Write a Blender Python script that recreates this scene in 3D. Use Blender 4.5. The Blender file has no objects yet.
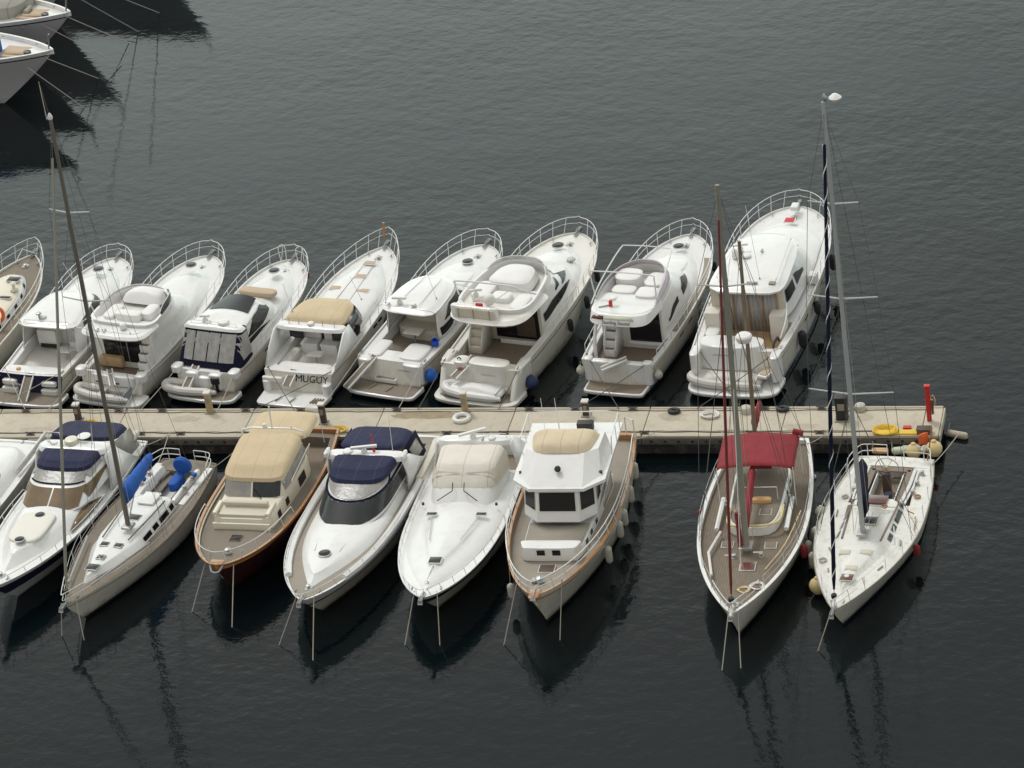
import bpy, bmesh, math, random
from mathutils import Vector, Matrix
random.seed(7)
sc = bpy.context.scene
C = sc.collection
WATER_COL = (0.0028, 0.0058, 0.0070)
WAVES = [(0.10,1,1.4,0.3,0.16,0.35),(1.2,1,1.3,0.5,0.028,0.7),(4.0,0.8,1.4,0.45,0.0065,0.55)]
SKY, SUN_E, SUN_ANG, SUN_EL, SUN_AZ, EXPO = 0.10, 1.2, 12, 58, -45, 0.0
SKYK = 0.3
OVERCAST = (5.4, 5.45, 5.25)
NORTH_BRIGHT = (12.6, 14.6, 13.8)  # added bright sky band, shaped for the far water reflections
NORTH_DIM = 0.20  # added dimming of the northern sky, darkens the nearer water reflections
ROOT = {}
HULLS = {}; CUR = [None]
R = math.radians
PI = math.pi
# ------------------------------------------------------------------ materials
MATS = {}
def mat(name, col, rough=0.5, metal=0.0, var=0.0, vscale=2.0, bump=0.0, bscale=8.0, stretch=(1,1,1), coat=0.0, dirt=None, dirt_amt=0.0, alpha=None, spec=0.5, wave=None, wl=None):
    m = bpy.data.materials.new(name); m.use_nodes = True
    nt = m.node_tree; N = nt.nodes; Lk = nt.links
    b = N['Principled BSDF']
    b.inputs['Base Color'].default_value = (*col, 1)
    b.inputs['Roughness'].default_value = rough
    b.inputs['Metallic'].default_value = metal
    b.inputs['Coat Weight'].default_value = coat
    b.inputs['Specular IOR Level'].default_value = spec
    if alpha is not None: b.inputs['Alpha'].default_value = alpha
    tc = N.new('ShaderNodeTexCoord'); mp = N.new('ShaderNodeMapping')
    mp.inputs['Scale'].default_value = stretch
    Lk.new(tc.outputs['Object'], mp.inputs['Vector'])
    last = None
    if var > 0:
        n = N.new('ShaderNodeTexNoise'); n.inputs['Scale'].default_value = vscale; n.inputs['Detail'].default_value = 6
        Lk.new(mp.outputs['Vector'], n.inputs['Vector'])
        mx = N.new('ShaderNodeMix'); mx.data_type = 'RGBA'
        mx.inputs[6].default_value = (*[max(0, c*(1-var)) for c in col], 1)
        mx.inputs[7].default_value = (*[min(1, c*(1+var)) for c in col], 1)
        Lk.new(n.outputs['Fac'], mx.inputs[0]); last = mx.outputs[2]
    if dirt is not None:
        n = N.new('ShaderNodeTexNoise'); n.inputs['Scale'].default_value = vscale*2.3; n.inputs['Detail'].default_value = 8; n.inputs['Roughness'].default_value = 0.7
        Lk.new(mp.outputs['Vector'], n.inputs['Vector'])
        rp = N.new('ShaderNodeMapRange'); rp.inputs[1].default_value = 0.5; rp.inputs[2].default_value = 0.78; rp.inputs[4].default_value = dirt_amt
        Lk.new(n.outputs['Fac'], rp.inputs[0])
        mx = N.new('ShaderNodeMix'); mx.data_type = 'RGBA'
        mx.inputs[6].default_value = (*col, 1)
        if last: Lk.new(last, mx.inputs[6])
        mx.inputs[7].default_value = (*dirt, 1)
        Lk.new(rp.outputs[0], mx.inputs[0]); last = mx.outputs[2]
    if wave is not None:   # plank seams: (planks per metre across x, seam colour)
        sx = N.new('ShaderNodeSeparateXYZ'); Lk.new(tc.outputs['Object'], sx.inputs[0])
        ml = N.new('ShaderNodeMath'); ml.operation = 'MULTIPLY'; ml.inputs[1].default_value = wave[0]; Lk.new(sx.outputs[wave[2]], ml.inputs[0])
        fr = N.new('ShaderNodeMath'); fr.operation = 'FRACT'; Lk.new(ml.outputs[0], fr.inputs[0])
        lt = N.new('ShaderNodeMath'); lt.operation = 'LESS_THAN'; lt.inputs[1].default_value = wave[3] if len(wave) > 3 else 0.12; Lk.new(fr.outputs[0], lt.inputs[0])
        mx = N.new('ShaderNodeMix'); mx.data_type = 'RGBA'; mx.inputs[6].default_value = (*col, 1)
        if last: Lk.new(last, mx.inputs[6])
        mx.inputs[7].default_value = (*wave[1], 1); Lk.new(lt.outputs[0], mx.inputs[0]); last = mx.outputs[2]
    if wl is not None:     # scum line just above the water
        sx = N.new('ShaderNodeSeparateXYZ'); Lk.new(tc.outputs['Object'], sx.inputs[0])
        n = N.new('ShaderNodeTexNoise'); n.inputs['Scale'].default_value = 2.5; n.inputs['Detail'].default_value = 6; Lk.new(tc.outputs['Object'], n.inputs['Vector'])
        ad = N.new('ShaderNodeMath'); ad.operation = 'MULTIPLY_ADD'; ad.inputs[1].default_value = -0.5; Lk.new(n.outputs['Fac'], ad.inputs[0]); Lk.new(sx.outputs[2], ad.inputs[2])
        rp = N.new('ShaderNodeMapRange'); rp.inputs[1].default_value = -0.2; rp.inputs[2].default_value = 0.25; rp.inputs[3].default_value = 0.85; rp.inputs[4].default_value = 0.0
        Lk.new(ad.outputs[0], rp.inputs[0])
        mx = N.new('ShaderNodeMix'); mx.data_type = 'RGBA'; mx.inputs[6].default_value = (*col, 1)
        if last: Lk.new(last, mx.inputs[6])
        mx.inputs[7].default_value = (*wl, 1); Lk.new(rp.outputs[0], mx.inputs[0]); last = mx.outputs[2]
    if last: Lk.new(last, b.inputs['Base Color'])
    if bump > 0:
        n = N.new('ShaderNodeTexNoise'); n.inputs['Scale'].default_value = bscale; n.inputs['Detail'].default_value = 5
        Lk.new(mp.outputs['Vector'], n.inputs['Vector'])
        bp = N.new('ShaderNodeBump'); bp.inputs['Strength'].default_value = bump; bp.inputs['Distance'].default_value = 0.05
        Lk.new(n.outputs['Fac'], bp.inputs['Height']); Lk.new(bp.outputs[0], b.inputs['Normal'])
    MATS[name] = m
    return m
G = mat
DIRT = (0.36, 0.32, 0.24)
G('gel', (0.78,0.775,0.755), 0.3, var=0.05, vscale=0.8, dirt=DIRT, dirt_amt=0.22, coat=0.3)
G('gelwarm', (0.76,0.74,0.685), 0.32, var=0.05, vscale=0.8, dirt=DIRT, dirt_amt=0.28, coat=0.3)
G('gelold', (0.66,0.64,0.58), 0.4, var=0.10, vscale=1.2, dirt=(0.28,0.23,0.15), dirt_amt=0.7)
G('deckworn', (0.76,0.75,0.70), 0.45, var=0.06, vscale=1.5, dirt=(0.42,0.34,0.22), dirt_amt=0.6)
G('hullwhite', (0.76,0.73,0.645), 0.22, var=0.05, vscale=1.0, dirt=(0.40,0.33,0.22), dirt_amt=0.45, coat=0.5, stretch=(2.2,2.2,0.35), wl=(0.20,0.18,0.11))
G('hullgrey', (0.60,0.58,0.60), 0.25, var=0.05, vscale=0.4, coat=0.5)
G('cream', (0.74,0.69,0.56), 0.35, var=0.04, vscale=1, dirt=DIRT, dirt_amt=0.2)
G('taupe', (0.30,0.265,0.215), 0.75, var=0.12, vscale=2, bump=0.15, bscale=40)
G('teakworn', (0.185,0.145,0.105), 0.75, var=0.3, vscale=2.2, stretch=(4,1,1), dirt=(0.30,0.26,0.20), dirt_amt=0.6, wave=(9,(0.07,0.055,0.04),0,0.1))
G('maroon', (0.15,0.022,0.024), 0.8, var=0.2)
G('teak', (0.245,0.19,0.14), 0.7, var=0.22, vscale=3, stretch=(6,1,1), wave=(14,(0.06,0.05,0.04),0))
G('teakgrey', (0.23,0.195,0.15), 0.8, var=0.22, vscale=3, stretch=(5,1,1), dirt=(0.42,0.37,0.30), dirt_amt=0.4, wave=(12,(0.07,0.06,0.05),0))
G('teakwarm', (0.50,0.34,0.18), 0.6, var=0.15, vscale=3, stretch=(6,1,1), wave=(12,(0.2,0.13,0.07),0))
G('varnish', (0.40,0.185,0.06), 0.3, var=0.25, vscale=6, stretch=(3,1,1), coat=0.6)
G('mahogany', (0.13,0.035,0.025), 0.25, var=0.2, vscale=2, coat=0.6)
G('brownhull', (0.065,0.020,0.018), 0.2, var=0.15, vscale=1.5, coat=0.6)
G('navycanvas', (0.015,0.018,0.056), 0.85, var=0.25, vscale=1.5, bump=0.9, bscale=2.2, wave=(1.2,(0.05,0.055,0.10),0,0.03))
G('navydark', (0.009,0.010,0.028), 0.9, spec=0.2, var=0.1, bump=0.2)
G('navypaint', (0.02,0.022,0.06), 0.25, coat=0.5)
G('bluecanvas', (0.012,0.10,0.42), 0.75, var=0.15, vscale=4, bump=0.7, bscale=5)
G('beige', (0.60,0.48,0.31), 0.85, var=0.10, vscale=1.2, bump=0.5, bscale=2.0, dirt=(0.46,0.37,0.24), dirt_amt=0.4, wave=(1.15,(0.50,0.39,0.24),0,0.03))
G('sand', (0.62,0.52,0.36), 0.85, var=0.10, vscale=1.5, bump=0.9, bscale=2.5, wave=(1.3,(0.45,0.36,0.22),0,0.035))
G('ivorycanvas', (0.71,0.665,0.59), 0.85, var=0.07, vscale=1.5, bump=0.9, bscale=2.2, wave=(0.9,(0.52,0.47,0.38),0,0.03))
G('greycanvas', (0.36,0.35,0.31), 0.85, var=0.1, vscale=2, bump=0.5, bscale=3, wave=(1.6,(0.27,0.26,0.23),1))
G('redcanvas', (0.24,0.017,0.024), 0.8, var=0.22, vscale=1.5, bump=0.9, bscale=2.2, wave=(0.95,(0.20,0.014,0.02),0,0.035))
G('glass', (0.012,0.011,0.013), 0.1, spec=0.35)
G('brownglass', (0.17,0.115,0.06), 0.15, var=0.6, vscale=1.2, spec=0.5)
G('dimglass', (0.030,0.033,0.034), 0.12, var=0.6, vscale=1.5, spec=0.4)
G('vinyl', (0.30,0.29,0.27), 0.25, var=0.5, vscale=1.3, bump=0.4, bscale=3, spec=0.35)
G('vinylfold', (0.33,0.315,0.30), 0.4, var=0.5, vscale=1.6, stretch=(3.2,3.2,0.3), bump=0.25, bscale=1.6)
G('lilac', (0.62,0.52,0.60), 0.3, alpha=0.7)
G('padivory', (0.74,0.715,0.64), 0.5, var=0.05, bump=0.2)
G('smoke', (0.60,0.59,0.59), 0.2, alpha=0.6)
G('steel', (0.42,0.42,0.41), 0.35, metal=0.6)
G('railsteel', (0.74,0.74,0.72), 0.35)
G('alu', (0.42,0.42,0.41), 0.4, metal=0.5, var=0.1)
G('aluwhite', (0.42,0.44,0.43), 0.35, var=0.05)
G('mastgrey', (0.27,0.26,0.21), 0.45, var=0.12, vscale=3)
G('mastbrown', (0.24,0.19,0.13), 0.45, var=0.15, vscale=3)
G('mastdark', (0.17,0.155,0.13), 0.45, metal=0.3, var=0.1)
G('black', (0.015,0.015,0.017), 0.5)
G('darkhole', (0.02,0.017,0.016), 0.6)
G('interior', (0.07,0.045,0.032), 0.6, var=0.4, vscale=2.5)
G('seatwhite', (0.77,0.76,0.73), 0.5, var=0.04, bump=0.1)
G('seatbeige', (0.60,0.55,0.45), 0.55, var=0.05, bump=0.1)
G('tan', (0.50,0.38,0.26), 0.6, var=0.1)
G('rope', (0.42,0.39,0.33), 0.8, var=0.2, vscale=20)
G('ropedark', (0.10,0.09,0.08), 0.8)
G('wire', (0.16,0.15,0.14), 0.4, metal=0.5)
G('rubber', (0.02,0.02,0.024), 0.6)
G('navyfender', (0.02,0.03,0.10), 0.6)
G('boot', (0.03,0.035,0.04), 0.5, var=0.2)
G('bootblue', (0.03,0.045,0.10), 0.5, var=0.2)
G('red', (0.55,0.02,0.02), 0.5, var=0.1)
G('orange', (0.75,0.12,0.02), 0.6, var=0.1)
G('orangefend', (0.75,0.45,0.20), 0.6, var=0.15)
G('yellow', (0.72,0.48,0.03), 0.6, var=0.1)
G('buoyyellow', (0.74,0.60,0.30), 0.6, var=0.15, vscale=3, dirt=(0.5,0.3,0.08), dirt_amt=0.6)
G('buoypale', (0.60,0.62,0.48), 0.6, var=0.1, dirt=(0.3,0.28,0.18), dirt_amt=0.5)
G('fenderwhite', (0.50,0.48,0.41), 0.5, var=0.1, dirt=(0.3,0.27,0.2), dirt_amt=0.6)
G('bluebucket', (0.01,0.07,0.55), 0.4)
G('brownpvc', (0.42,0.32,0.18), 0.6, var=0.2)
G('tenderwhite', (0.62,0.60,0.55), 0.5, var=0.06, dirt=DIRT, dirt_amt=0.3)
G('tendergrey', (0.25,0.28,0.30), 0.6, var=0.1)
G('ivy', (0.55,0.54,0.5), 0.5)

# ------------------------------------------------------------------ mesh builder
class MB:
    def __init__(s): s.v = []; s.f = []
    def add(s, pts):
        i = len(s.v); s.v.extend([tuple(p) for p in pts]); return i
    def grid(s, rows, cu=False, cv=False):
        n = len(rows[0]); i0 = len(s.v)
        for r in rows: s.v.extend([tuple(p) for p in r])
        m = len(rows)
        for a in range(m if cv else m-1):
            for b in range(n if cu else n-1):
                p = i0+a*n+b; q = i0+a*n+(b+1) % n
                a2 = (a+1) % m
                s.f.append((p, q, i0+a2*n+(b+1) % n, i0+a2*n+b))
        return s
    def poly(s, pts):
        i = s.add(pts); s.f.append(tuple(range(i, i+len(pts)))); return s
    def box(s, c, d, rz=0, rx=0, ry=0):
        M = Matrix.Translation(c) @ Matrix.Rotation(rz,4,'Z') @ Matrix.Rotation(rx,4,'X') @ Matrix.Rotation(ry,4,'Y')
        h = [x/2 for x in d]
        P = [M @ Vector((sx*h[0], sy*h[1], sz*h[2])) for sz in (-1,1) for sy in (-1,1) for sx in (-1,1)]
        i = s.add(P)
        for f in ((0,1,3,2),(4,6,7,5),(0,4,5,1),(2,3,7,6),(0,2,6,4),(1,5,7,3)): s.f.append(tuple(i+k for k in f))
        return s
    def tube(s, pts, r, n=6, closed=False, caps=True, r2=None, flat=1.0):
        P = [Vector(p) for p in pts]; m = len(P); rows = []
        up = None
        for i, p in enumerate(P):
            a = P[(i-1) % m] if (closed or i > 0) else P[i]
            b = P[(i+1) % m] if (closed or i < m-1) else P[i]
            t = (b-a); t = t.normalized() if t.length > 1e-9 else Vector((0,0,1))
            if up is None:
                up = Vector((0,0,1)) if abs(t.z) < 0.9 else Vector((1,0,0))
            u = (up - t*up.dot(t)); u = u.normalized() if u.length > 1e-6 else t.orthogonal().normalized()
            w = t.cross(u); up = u
            rr = r if not callable(r) else r(i/(m-1))
            if r2 is not None: rr = r + (r2-r)*i/(m-1)
            rows.append([p + u*(rr*math.cos(2*PI*k/n)) + w*(rr*flat*math.sin(2*PI*k/n)) for k in range(n)])
        s.grid(rows, cu=True, cv=closed)
        if caps and not closed:
            s.poly(rows[0][::-1]); s.poly(rows[-1])
        return s
    def lathe(s, prof, c=(0,0,0), n=16, M=None):
        rows = []
        for (r, z) in prof:
            row = []
            for k in range(n):
                p = Vector((r*math.cos(2*PI*k/n), r*math.sin(2*PI*k/n), z))
                if M is not None: p = M @ p
                row.append(p + Vector(c))
            rows.append(row)
        return s.grid(rows, cu=True)
    def build(s, name, m, parent=None, smooth=35, bevel=0, thick=0, label=None):
        me = bpy.data.meshes.new(name)
        me.from_pydata(s.v, [], s.f)
        bm = bmesh.new(); bm.from_mesh(me)
        bmesh.ops.remove_doubles(bm, verts=bm.verts, dist=0.0004)
        bmesh.ops.dissolve_degenerate(bm, edges=bm.edges, dist=0.0002)
        if bevel > 0:
            es = [e for e in bm.edges if len(e.link_faces) == 2 and e.calc_face_angle(0) > R(40)]
            bmesh.ops.bevel(bm, geom=es, offset=bevel, segments=2, profile=0.6, affect='EDGES', clamp_overlap=True)
        bmesh.ops.recalc_face_normals(bm, faces=bm.faces)
        bm.to_mesh(me); bm.free()
        if smooth:
            me.shade_smooth(); me.set_sharp_from_angle(angle=R(smooth))
        me.materials.append(MATS[m] if isinstance(m, str) else m)
        o = bpy.data.objects.new(name, me); C.objects.link(o)
        if parent is not None: o.parent = parent
        if thick:
            md = o.modifiers.new('thickness', 'SOLIDIFY'); md.thickness = thick; md.offset = 1 if thick > 0 else -1
        if label: o['label'] = label
        return o
def thing(name, label, cat, loc=(0,0,0), rz=0, group=None):
    o = bpy.data.objects.new(name, None); C.objects.link(o)
    o.location = loc; o.rotation_euler = (0,0,rz); o['label'] = label; o['category'] = cat
    o.empty_display_size = 0.3
    if group: o['group'] = group
    return o
def tag(o, label, cat, group=None):
    o['label'] = label; o['category'] = cat
    if group: o['group'] = group
    return o
def smoothpath(P, k=5, closed=False):
    P = [Vector(p) for p in P]; out = []; n = len(P)
    rng = n if closed else n-1
    for i in range(rng):
        p0 = P[(i-1) % n] if (closed or i > 0) else P[0]*2-P[1]
        p1 = P[i]; p2 = P[(i+1) % n]
        p3 = P[(i+2) % n] if (closed or i+2 < n) else P[-1]*2-P[-2]
        for j in range(k):
            t = j/k
            out.append(0.5*((2*p1)+(-p0+p2)*t+(2*p0-5*p1+4*p2-p3)*t*t+(-p0+3*p1-3*p2+p3)*t**3))
    if not closed: out.append(P[-1])
    return out
def lerp(a, b, t): return a+(b-a)*t
def T(name, m, parent, pts, r, n=6, smooth=0, closed=False, label=None, r2=None, flat=1.0):
    if smooth: pts = smoothpath(pts, smooth, closed)
    return MB().tube(pts, r, n, closed, r2=r2, flat=flat).build(name, m, parent, label=label)
def BX(name, m, parent, c, d, rz=0, rx=0, ry=0, bevel=0.02, label=None):
    return MB().box(c, d, rz, rx, ry).build(name, m, parent, bevel=min(bevel, min(d)*0.35), label=label)

# ------------------------------------------------------------------ plan rings
_tab = {}
def qtab(n):
    if n in _tab: return _tab[n]
    K = 400; pts = []
    for i in range(K+1):
        a = (i/K)*PI/2
        pts.append((abs(math.cos(a))**(2/n) if i < K else 0.0, abs(math.sin(a))**(2/n) if i > 0 else 0.0))
    s = [0]
    for i in range(K):
        s.append(s[-1]+math.hypot(pts[i+1][0]-pts[i][0], 2.2*(pts[i+1][1]-pts[i][1])))
    tot = s[-1]; out = []; j = 0; M = 120
    for k in range(M+1):
        tt = tot*k/M
        while j < K-1 and s[j+1] < tt: j += 1
        d = s[j+1]-s[j]; f = (tt-s[j])/d if d > 0 else 0
        out.append((lerp(pts[j][0], pts[j+1][0], f), lerp(pts[j][1], pts[j+1][1], f)))
    _tab[n] = out
    return out
def quarter(n, t):
    tb = qtab(n); x = max(0, min(1, t))*120; i = min(119, int(x)); f = x-i
    return (lerp(tb[i][0], tb[i+1][0], f), lerp(tb[i][1], tb[i+1][1], f))
def RF(y0, y1, w, z, nf=3, na=8, cx=0.0):
    """ring function s in [0,4): 0 starboard middle, 1 front, 2 port middle, 3 back"""
    ym = (y0+y1)/2; hy = (y1-y0)/2
    def wv(y):
        if callable(w): return max(0.02, w(y))
        u = (y-y0)/(y1-y0)
        if isinstance(w, (tuple, list)):
            if len(w) == 2: return lerp(w[0], w[1], u)
            return w[0]*(1-u)**2+2*w[1]*u*(1-u)+w[2]*u*u
        return w
    def zv(y):
        if callable(z): return z(y)
        if isinstance(z, (tuple, list)): return lerp(z[0], z[1], (y-y0)/(y1-y0))
        return z
    def f(s):
        s = s % 4
        if s < 1: c, sn = quarter(nf, s); sx = 1; sy = 1
        elif s < 2: c, sn = quarter(nf, 2-s); sx = -1; sy = 1
        elif s < 3: c, sn = quarter(na, s-2); sx = -1; sy = -1
        else: c, sn = quarter(na, 4-s); sx = 1; sy = -1
        y = ym+sy*hy*sn
        return Vector((cx+sx*c*wv(y), y, zv(y)))
    return f
class House:
    def __init__(h, rings, q=9):
        h.r = rings; h.q = q; h.n = len(rings)-1
    def P(h, s, v):
        x = max(0, min(1, v))*h.n; i = min(h.n-1, int(x)); f = x-i
        return h.r[i](s).lerp(h.r[i+1](s), f)
    def mb(h, cap=True, camber=0.05, rnd=0.06, mb=None, bottom=False):
        mb = mb or MB(); ns = h.q*4
        ss = [4*k/ns for k in range(ns)]
        rows = [[r(s) for s in ss] for r in h.r]
        if cap:
            top = rows[-1]
            c = sum(top, Vector())/ns
            if rnd > 0:
                rows[-1] = [p + Vector((0,0,-rnd*0.6)) for p in top]
            for k, (sc_, up) in enumerate(((1, 0), (0.9, 0.25), (0.7, 0.6), (0.4, 0.9), (0.12, 1.0))):
                row = []
                for p in top:
                    d = p-c; dl = math.hypot(d.x, d.y) or 1
                    if k == 0: q = p - Vector((d.x/dl, d.y/dl, 0))*rnd
                    else: q = c + Vector((d.x*sc_, d.y*sc_, d.z*sc_)) - Vector((d.x/dl, d.y/dl, 0))*rnd*sc_
                    row.append(q+Vector((0,0,camber*up)))
                rows.append(row)
        mb.grid(rows, cu=True)
        if cap: mb.poly(rows[-1])
        if bottom: mb.poly(rows[0][::-1])
        return mb
    def build(h, name, m, parent, **k):
        lab = k.pop('label', None)
        return h.mb(**k).build(name, m, parent, label=lab)
    def find(h, mode, a, v):
        if mode in 'SP':
            lo, hi = -1.0, 1.0
            for _ in range(26):
                mid = (lo+hi)/2
                if h.P(mid, v).y < a: lo = mid
                else: hi = mid
            s = (lo+hi)/2
            return s if mode == 'S' else 2-s
        if mode == 'F': lo, hi = 0.0, 2.0
        else: lo, hi = 4.0, 2.0
        for _ in range(26):
            mid = (lo+hi)/2
            if h.P(mid, v).x > a: lo = mid
            else: hi = mid
        return (lo+hi)/2
    def pt(h, mode, a, v, off=0.012):
        s = h.find(mode, a, v); e = 0.02
        p = h.P(s, v)
        du = h.P(s+e, v)-h.P(s-e, v); dv = h.P(s, min(1, v+e))-h.P(s, max(0, v-e))
        n = du.cross(dv)
        n = n.normalized() if n.length > 1e-9 else Vector((0,0,1))
        return p+n*off
    def patch(h, name, m, parent, mode, a, b, v0, v1, off=0.012, nu=10, nv=4, bys=False, label=None, thick=0):
        """window or cloth lying on the wall; v0, v1 numbers or lists of (t, v)"""
        def g(v, t):
            if not isinstance(v, list): return v
            for i in range(len(v)-1):
                if t <= v[i+1][0]+1e-9:
                    f = (t-v[i][0])/(v[i+1][0]-v[i][0]); f = f*f*(3-2*f)
                    return lerp(v[i][1], v[i+1][1], f)
            return v[-1][1]
        rows = []
        for i in range(nu+1):
            t = i/nu; x = lerp(a, b, t); lo, hi = g(v0, t), g(v1, t)
            if bys: # x is the ring parameter itself
                row = []
                for j in range(nv+1):
                    v = lerp(lo, hi, j/nv); e = 0.02
                    p = h.P(x, v); n = (h.P(x+e, v)-h.P(x-e, v)).cross(h.P(x, min(1, v+e))-h.P(x, max(0, v-e)))
                    n = n.normalized() if n.length > 1e-9 else Vector((0,0,1))
                    row.append(p+n*off)
            else: row = [h.pt(mode, x, lerp(lo, hi, j/nv), off) for j in range(nv+1)]
            rows.append(row)
        return MB().grid(rows).build(name, m, parent, smooth=60, label=label, thick=thick)
    def line(h, name, m, parent, pts, r=0.025, off=0.012, k=6):
        """tube through (mode, a, v) points"""
        P = []
        for i in range(len(pts)-1):
            mo, a0, v0 = pts[i]; _, a1, v1 = pts[i+1]
            for j in range(k): P.append(h.pt(mo, lerp(a0, a1, j/k), lerp(v0, v1, j/k), off))
        P.append(h.pt(pts[-1][0], pts[-1][1], pts[-1][2], off))
        return T(name, m, parent, P, r, 5)

# ------------------------------------------------------------------ hull
class Hull:
    def __init__(h, L, B, zs, zb, y0=0.0, tw=0.88, tm=0.4, e=2.5, g=0.75, rake=1.3, wlr=0.86, ew=None, bw=0.08, cap=0.07, sp=1.8, aftrake=0.0, pa=0.7, pf=1.5):
        if CUR[0] and CUR[0] not in HULLS: HULLS[CUR[0]] = h
        h.L=L; h.B=B; h.zs=zs; h.zb=zb; h.y0=y0; h.tw=tw; h.tm=tm; h.e=e; h.g=g; h.rake=rake; h.wlr=wlr; h.bw=bw; h.cap=cap; h.sp=sp; h.ar=aftrake; h.pa=pa; h.pf=pf
    def f(h, t, e, g, tw):
        if t < h.tm:
            u = 1-t/h.tm; return 1-(1-tw)*u*u
        u = min(1, (t-h.tm)/(1-h.tm)); return max(0, 1-u**e)**g
    def hbt(h, t): return h.B/2*h.f(t, h.e, h.g, h.tw)
    def hwt(h, t): return h.B/2*h.wlr*h.f(t, max(1.3, h.e*0.72), 1.0, h.tw*0.98)
    def t(h, y): return max(0, min(1, (y-h.y0)/(h.L-h.y0)))
    def hw(h, y): return h.hbt(h.t(y))
    def sz(h, y): return lerp(h.zs, h.zb, h.t(y)**h.sp)
    def dz(h, y): return h.sz(y)-h.bw
    def ts(h, n=26): return [1-(1-i/n)**1.7 for i in range(n+1)]
    def surf(h, t, v, side=1, off=0.0):
        z = lerp(h.zs, h.zb, t**h.sp)*v
        p = lerp(h.pa, h.pf, t**1.5)
        x = lerp(h.hwt(t), h.hbt(t), max(0, v)**p)
        ya = h.y0+h.ar*v
        yb = h.L-h.rake*(1-v)**1.15
        return Vector((side*(x+off), lerp(ya, yb, t), z))
    def sides(h, name, m, parent, v0=0.0, v1=1.0, off=0.0, nv=8, t0=0.0, t1=1.0, both=True, sides=(1,-1), transom=True, keel=True, label=None, mb=None, build=True):
        mb = mb or MB(); tt = [t for t in h.ts() if t0-1e-6 <= t <= t1+1e-6]
        if t0 > 0: tt = [t0]+[t for t in tt if t > t0+0.01]
        if t1 < 1: tt = [t for t in tt if t < t1-0.01]+[t1]
        vs = [lerp(v0, v1, j/nv) for j in range(nv+1)]
        for sd in sides:
            rows = []
            for t in tt:
                row = []
                if keel and v0 == 0:
                    q = h.surf(t, 0, sd)
                    row += [Vector((0, q.y, -0.55*(1-t**3)-0.02)), Vector((q.x*0.65, q.y, -0.3*(1-t**3)-0.01))]
                row += [h.surf(t, v, sd, off*(1 if t < 0.999 else 0.2)) for v in vs]
                rows.append(row)
            mb.grid(rows)
        if transom and t0 == 0:
            a = [h.surf(0, v, 1) for v in vs]; b = [h.surf(0, v, -1) for v in vs]
            rows = [[lerp(p, q, k/6)+Vector((0, -0.10*(1-(2*k/6-1)**2), 0)) for k in range(7)] for p, q in zip(a, b)]
            mb.grid(rows)
        return mb.build(name, m, parent, smooth=50, label=label) if build else mb
    def capdeck(h, root, capm, deckm, cockpit=None, t0=0.0, camber=0.06, capname='gunwale', sole=None, ckname='cockpit_sole'):
        ys = [h.y0+(h.L-h.y0)*t+h.ar*1.0*(1-t) for t in h.ts(30) if t >= t0]
        mb = MB()
        for sd in (1, -1):
            rows = []
            for y in ys:
                t = (y-h.y0-h.ar)/(h.L-h.y0-h.ar); t = max(0, min(1, t))
                x = h.hbt(t); z = lerp(h.zs, h.zb, t**h.sp); c = min(h.cap, x*0.6)
                rows.append([Vector((sd*x, y, z-0.005)), Vector((sd*(x-0.01), y, z+0.015)), Vector((sd*max(0, x-c), y, z+0.015)), Vector((sd*max(0, x-c), y, z-h.bw-0.01))])
            mb.grid(rows)
        x = h.hbt(0)
        yb = h.y0+h.ar
        mb.grid([[Vector((x*(1-2*k/8), yb-0.10*(1-(2*k/8-1)**2), h.zs-0.005)) for k in range(9)], [Vector((x*(1-2*k/8), yb-0.10*(1-(2*k/8-1)**2), h.zs+0.015)) for k in range(9)], [Vector((x*(1-2*k/8), yb+h.cap, h.zs+0.015)) for k in range(9)], [Vector((x*(1-2*k/8), yb+h.cap, h.zs-h.bw)) for k in range(9)]])
        mb.build(capname, capm, root, smooth=40)
        # deck
        st = list(ys)
        def hx(y):
            t = max(0, min(1, (y-h.y0-h.ar)/(h.L-h.y0-h.ar))); return max(0.0, h.hbt(t)-min(h.cap, h.hbt(t)*0.6))
        def dzz(y):
            t = max(0, min(1, (y-h.y0-h.ar)/(h.L-h.y0-h.ar))); return lerp(h.zs, h.zb, t**h.sp)-h.bw
        rows = []
        K = 5
        def flat(y):
            w = hx(y); z = dzz(y)
            xs = [w, w*0.8, w*0.6, w*0.35, 0]
            return [Vector((x_, y, z+camber*(1-(x_/w)**2 if w > 0 else 0))) for x_ in xs]
        if cockpit:
            ya, yf, inset, zc = cockpit
            def ck(y):
                w = hx(y); z = dzz(y); wi = max(0.1, hx(y)-inset)
                return [Vector((w, y, z)), Vector((wi+0.04, y, z+0.02)), Vector((wi, y, z)), Vector((wi, y, zc)), Vector((0, y, zc))]
            pre = [y for y in st if y < ya-0.02]; mid = [y for y in st if ya+0.02 < y < yf-0.02]; post = [y for y in st if y > yf+0.02]
            n = max(6, len(mid)); mid = [lerp(ya, yf, i/n) for i in range(n+1)]
            rows = [flat(y) for y in pre]+([flat(ya-0.001)] if pre else [])+[ck(y) for y in mid]+[flat(yf+0.001)]+[flat(y) for y in post]
            rr = [[Vector((hx(y)-inset-0.02, y, zc+0.012)), Vector((0, y, zc+0.012)), Vector((-(hx(y)-inset-0.02), y, zc+0.012))] for y in [ya+0.02+(yf-ya-0.04)*i/n for i in range(n+1)]]
            MB().grid(rr).build(ckname, sole or 'teak', root)
        else: rows = [flat(y) for y in st]
        mb = MB()
        mb.grid(rows); mb.grid([[Vector((-p.x, p.y, p.z)) for p in r] for r in rows])
        mb.build('deck', deckm, root, smooth=30)
    def inset(h, k, c=0.03): return lambda y: max(c, h.hw(y)-k)
    def zf(h, dz=0.0, slope=0.0, yref=0.0): return lambda y: h.dz(y)+dz+slope*(y-yref)
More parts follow.
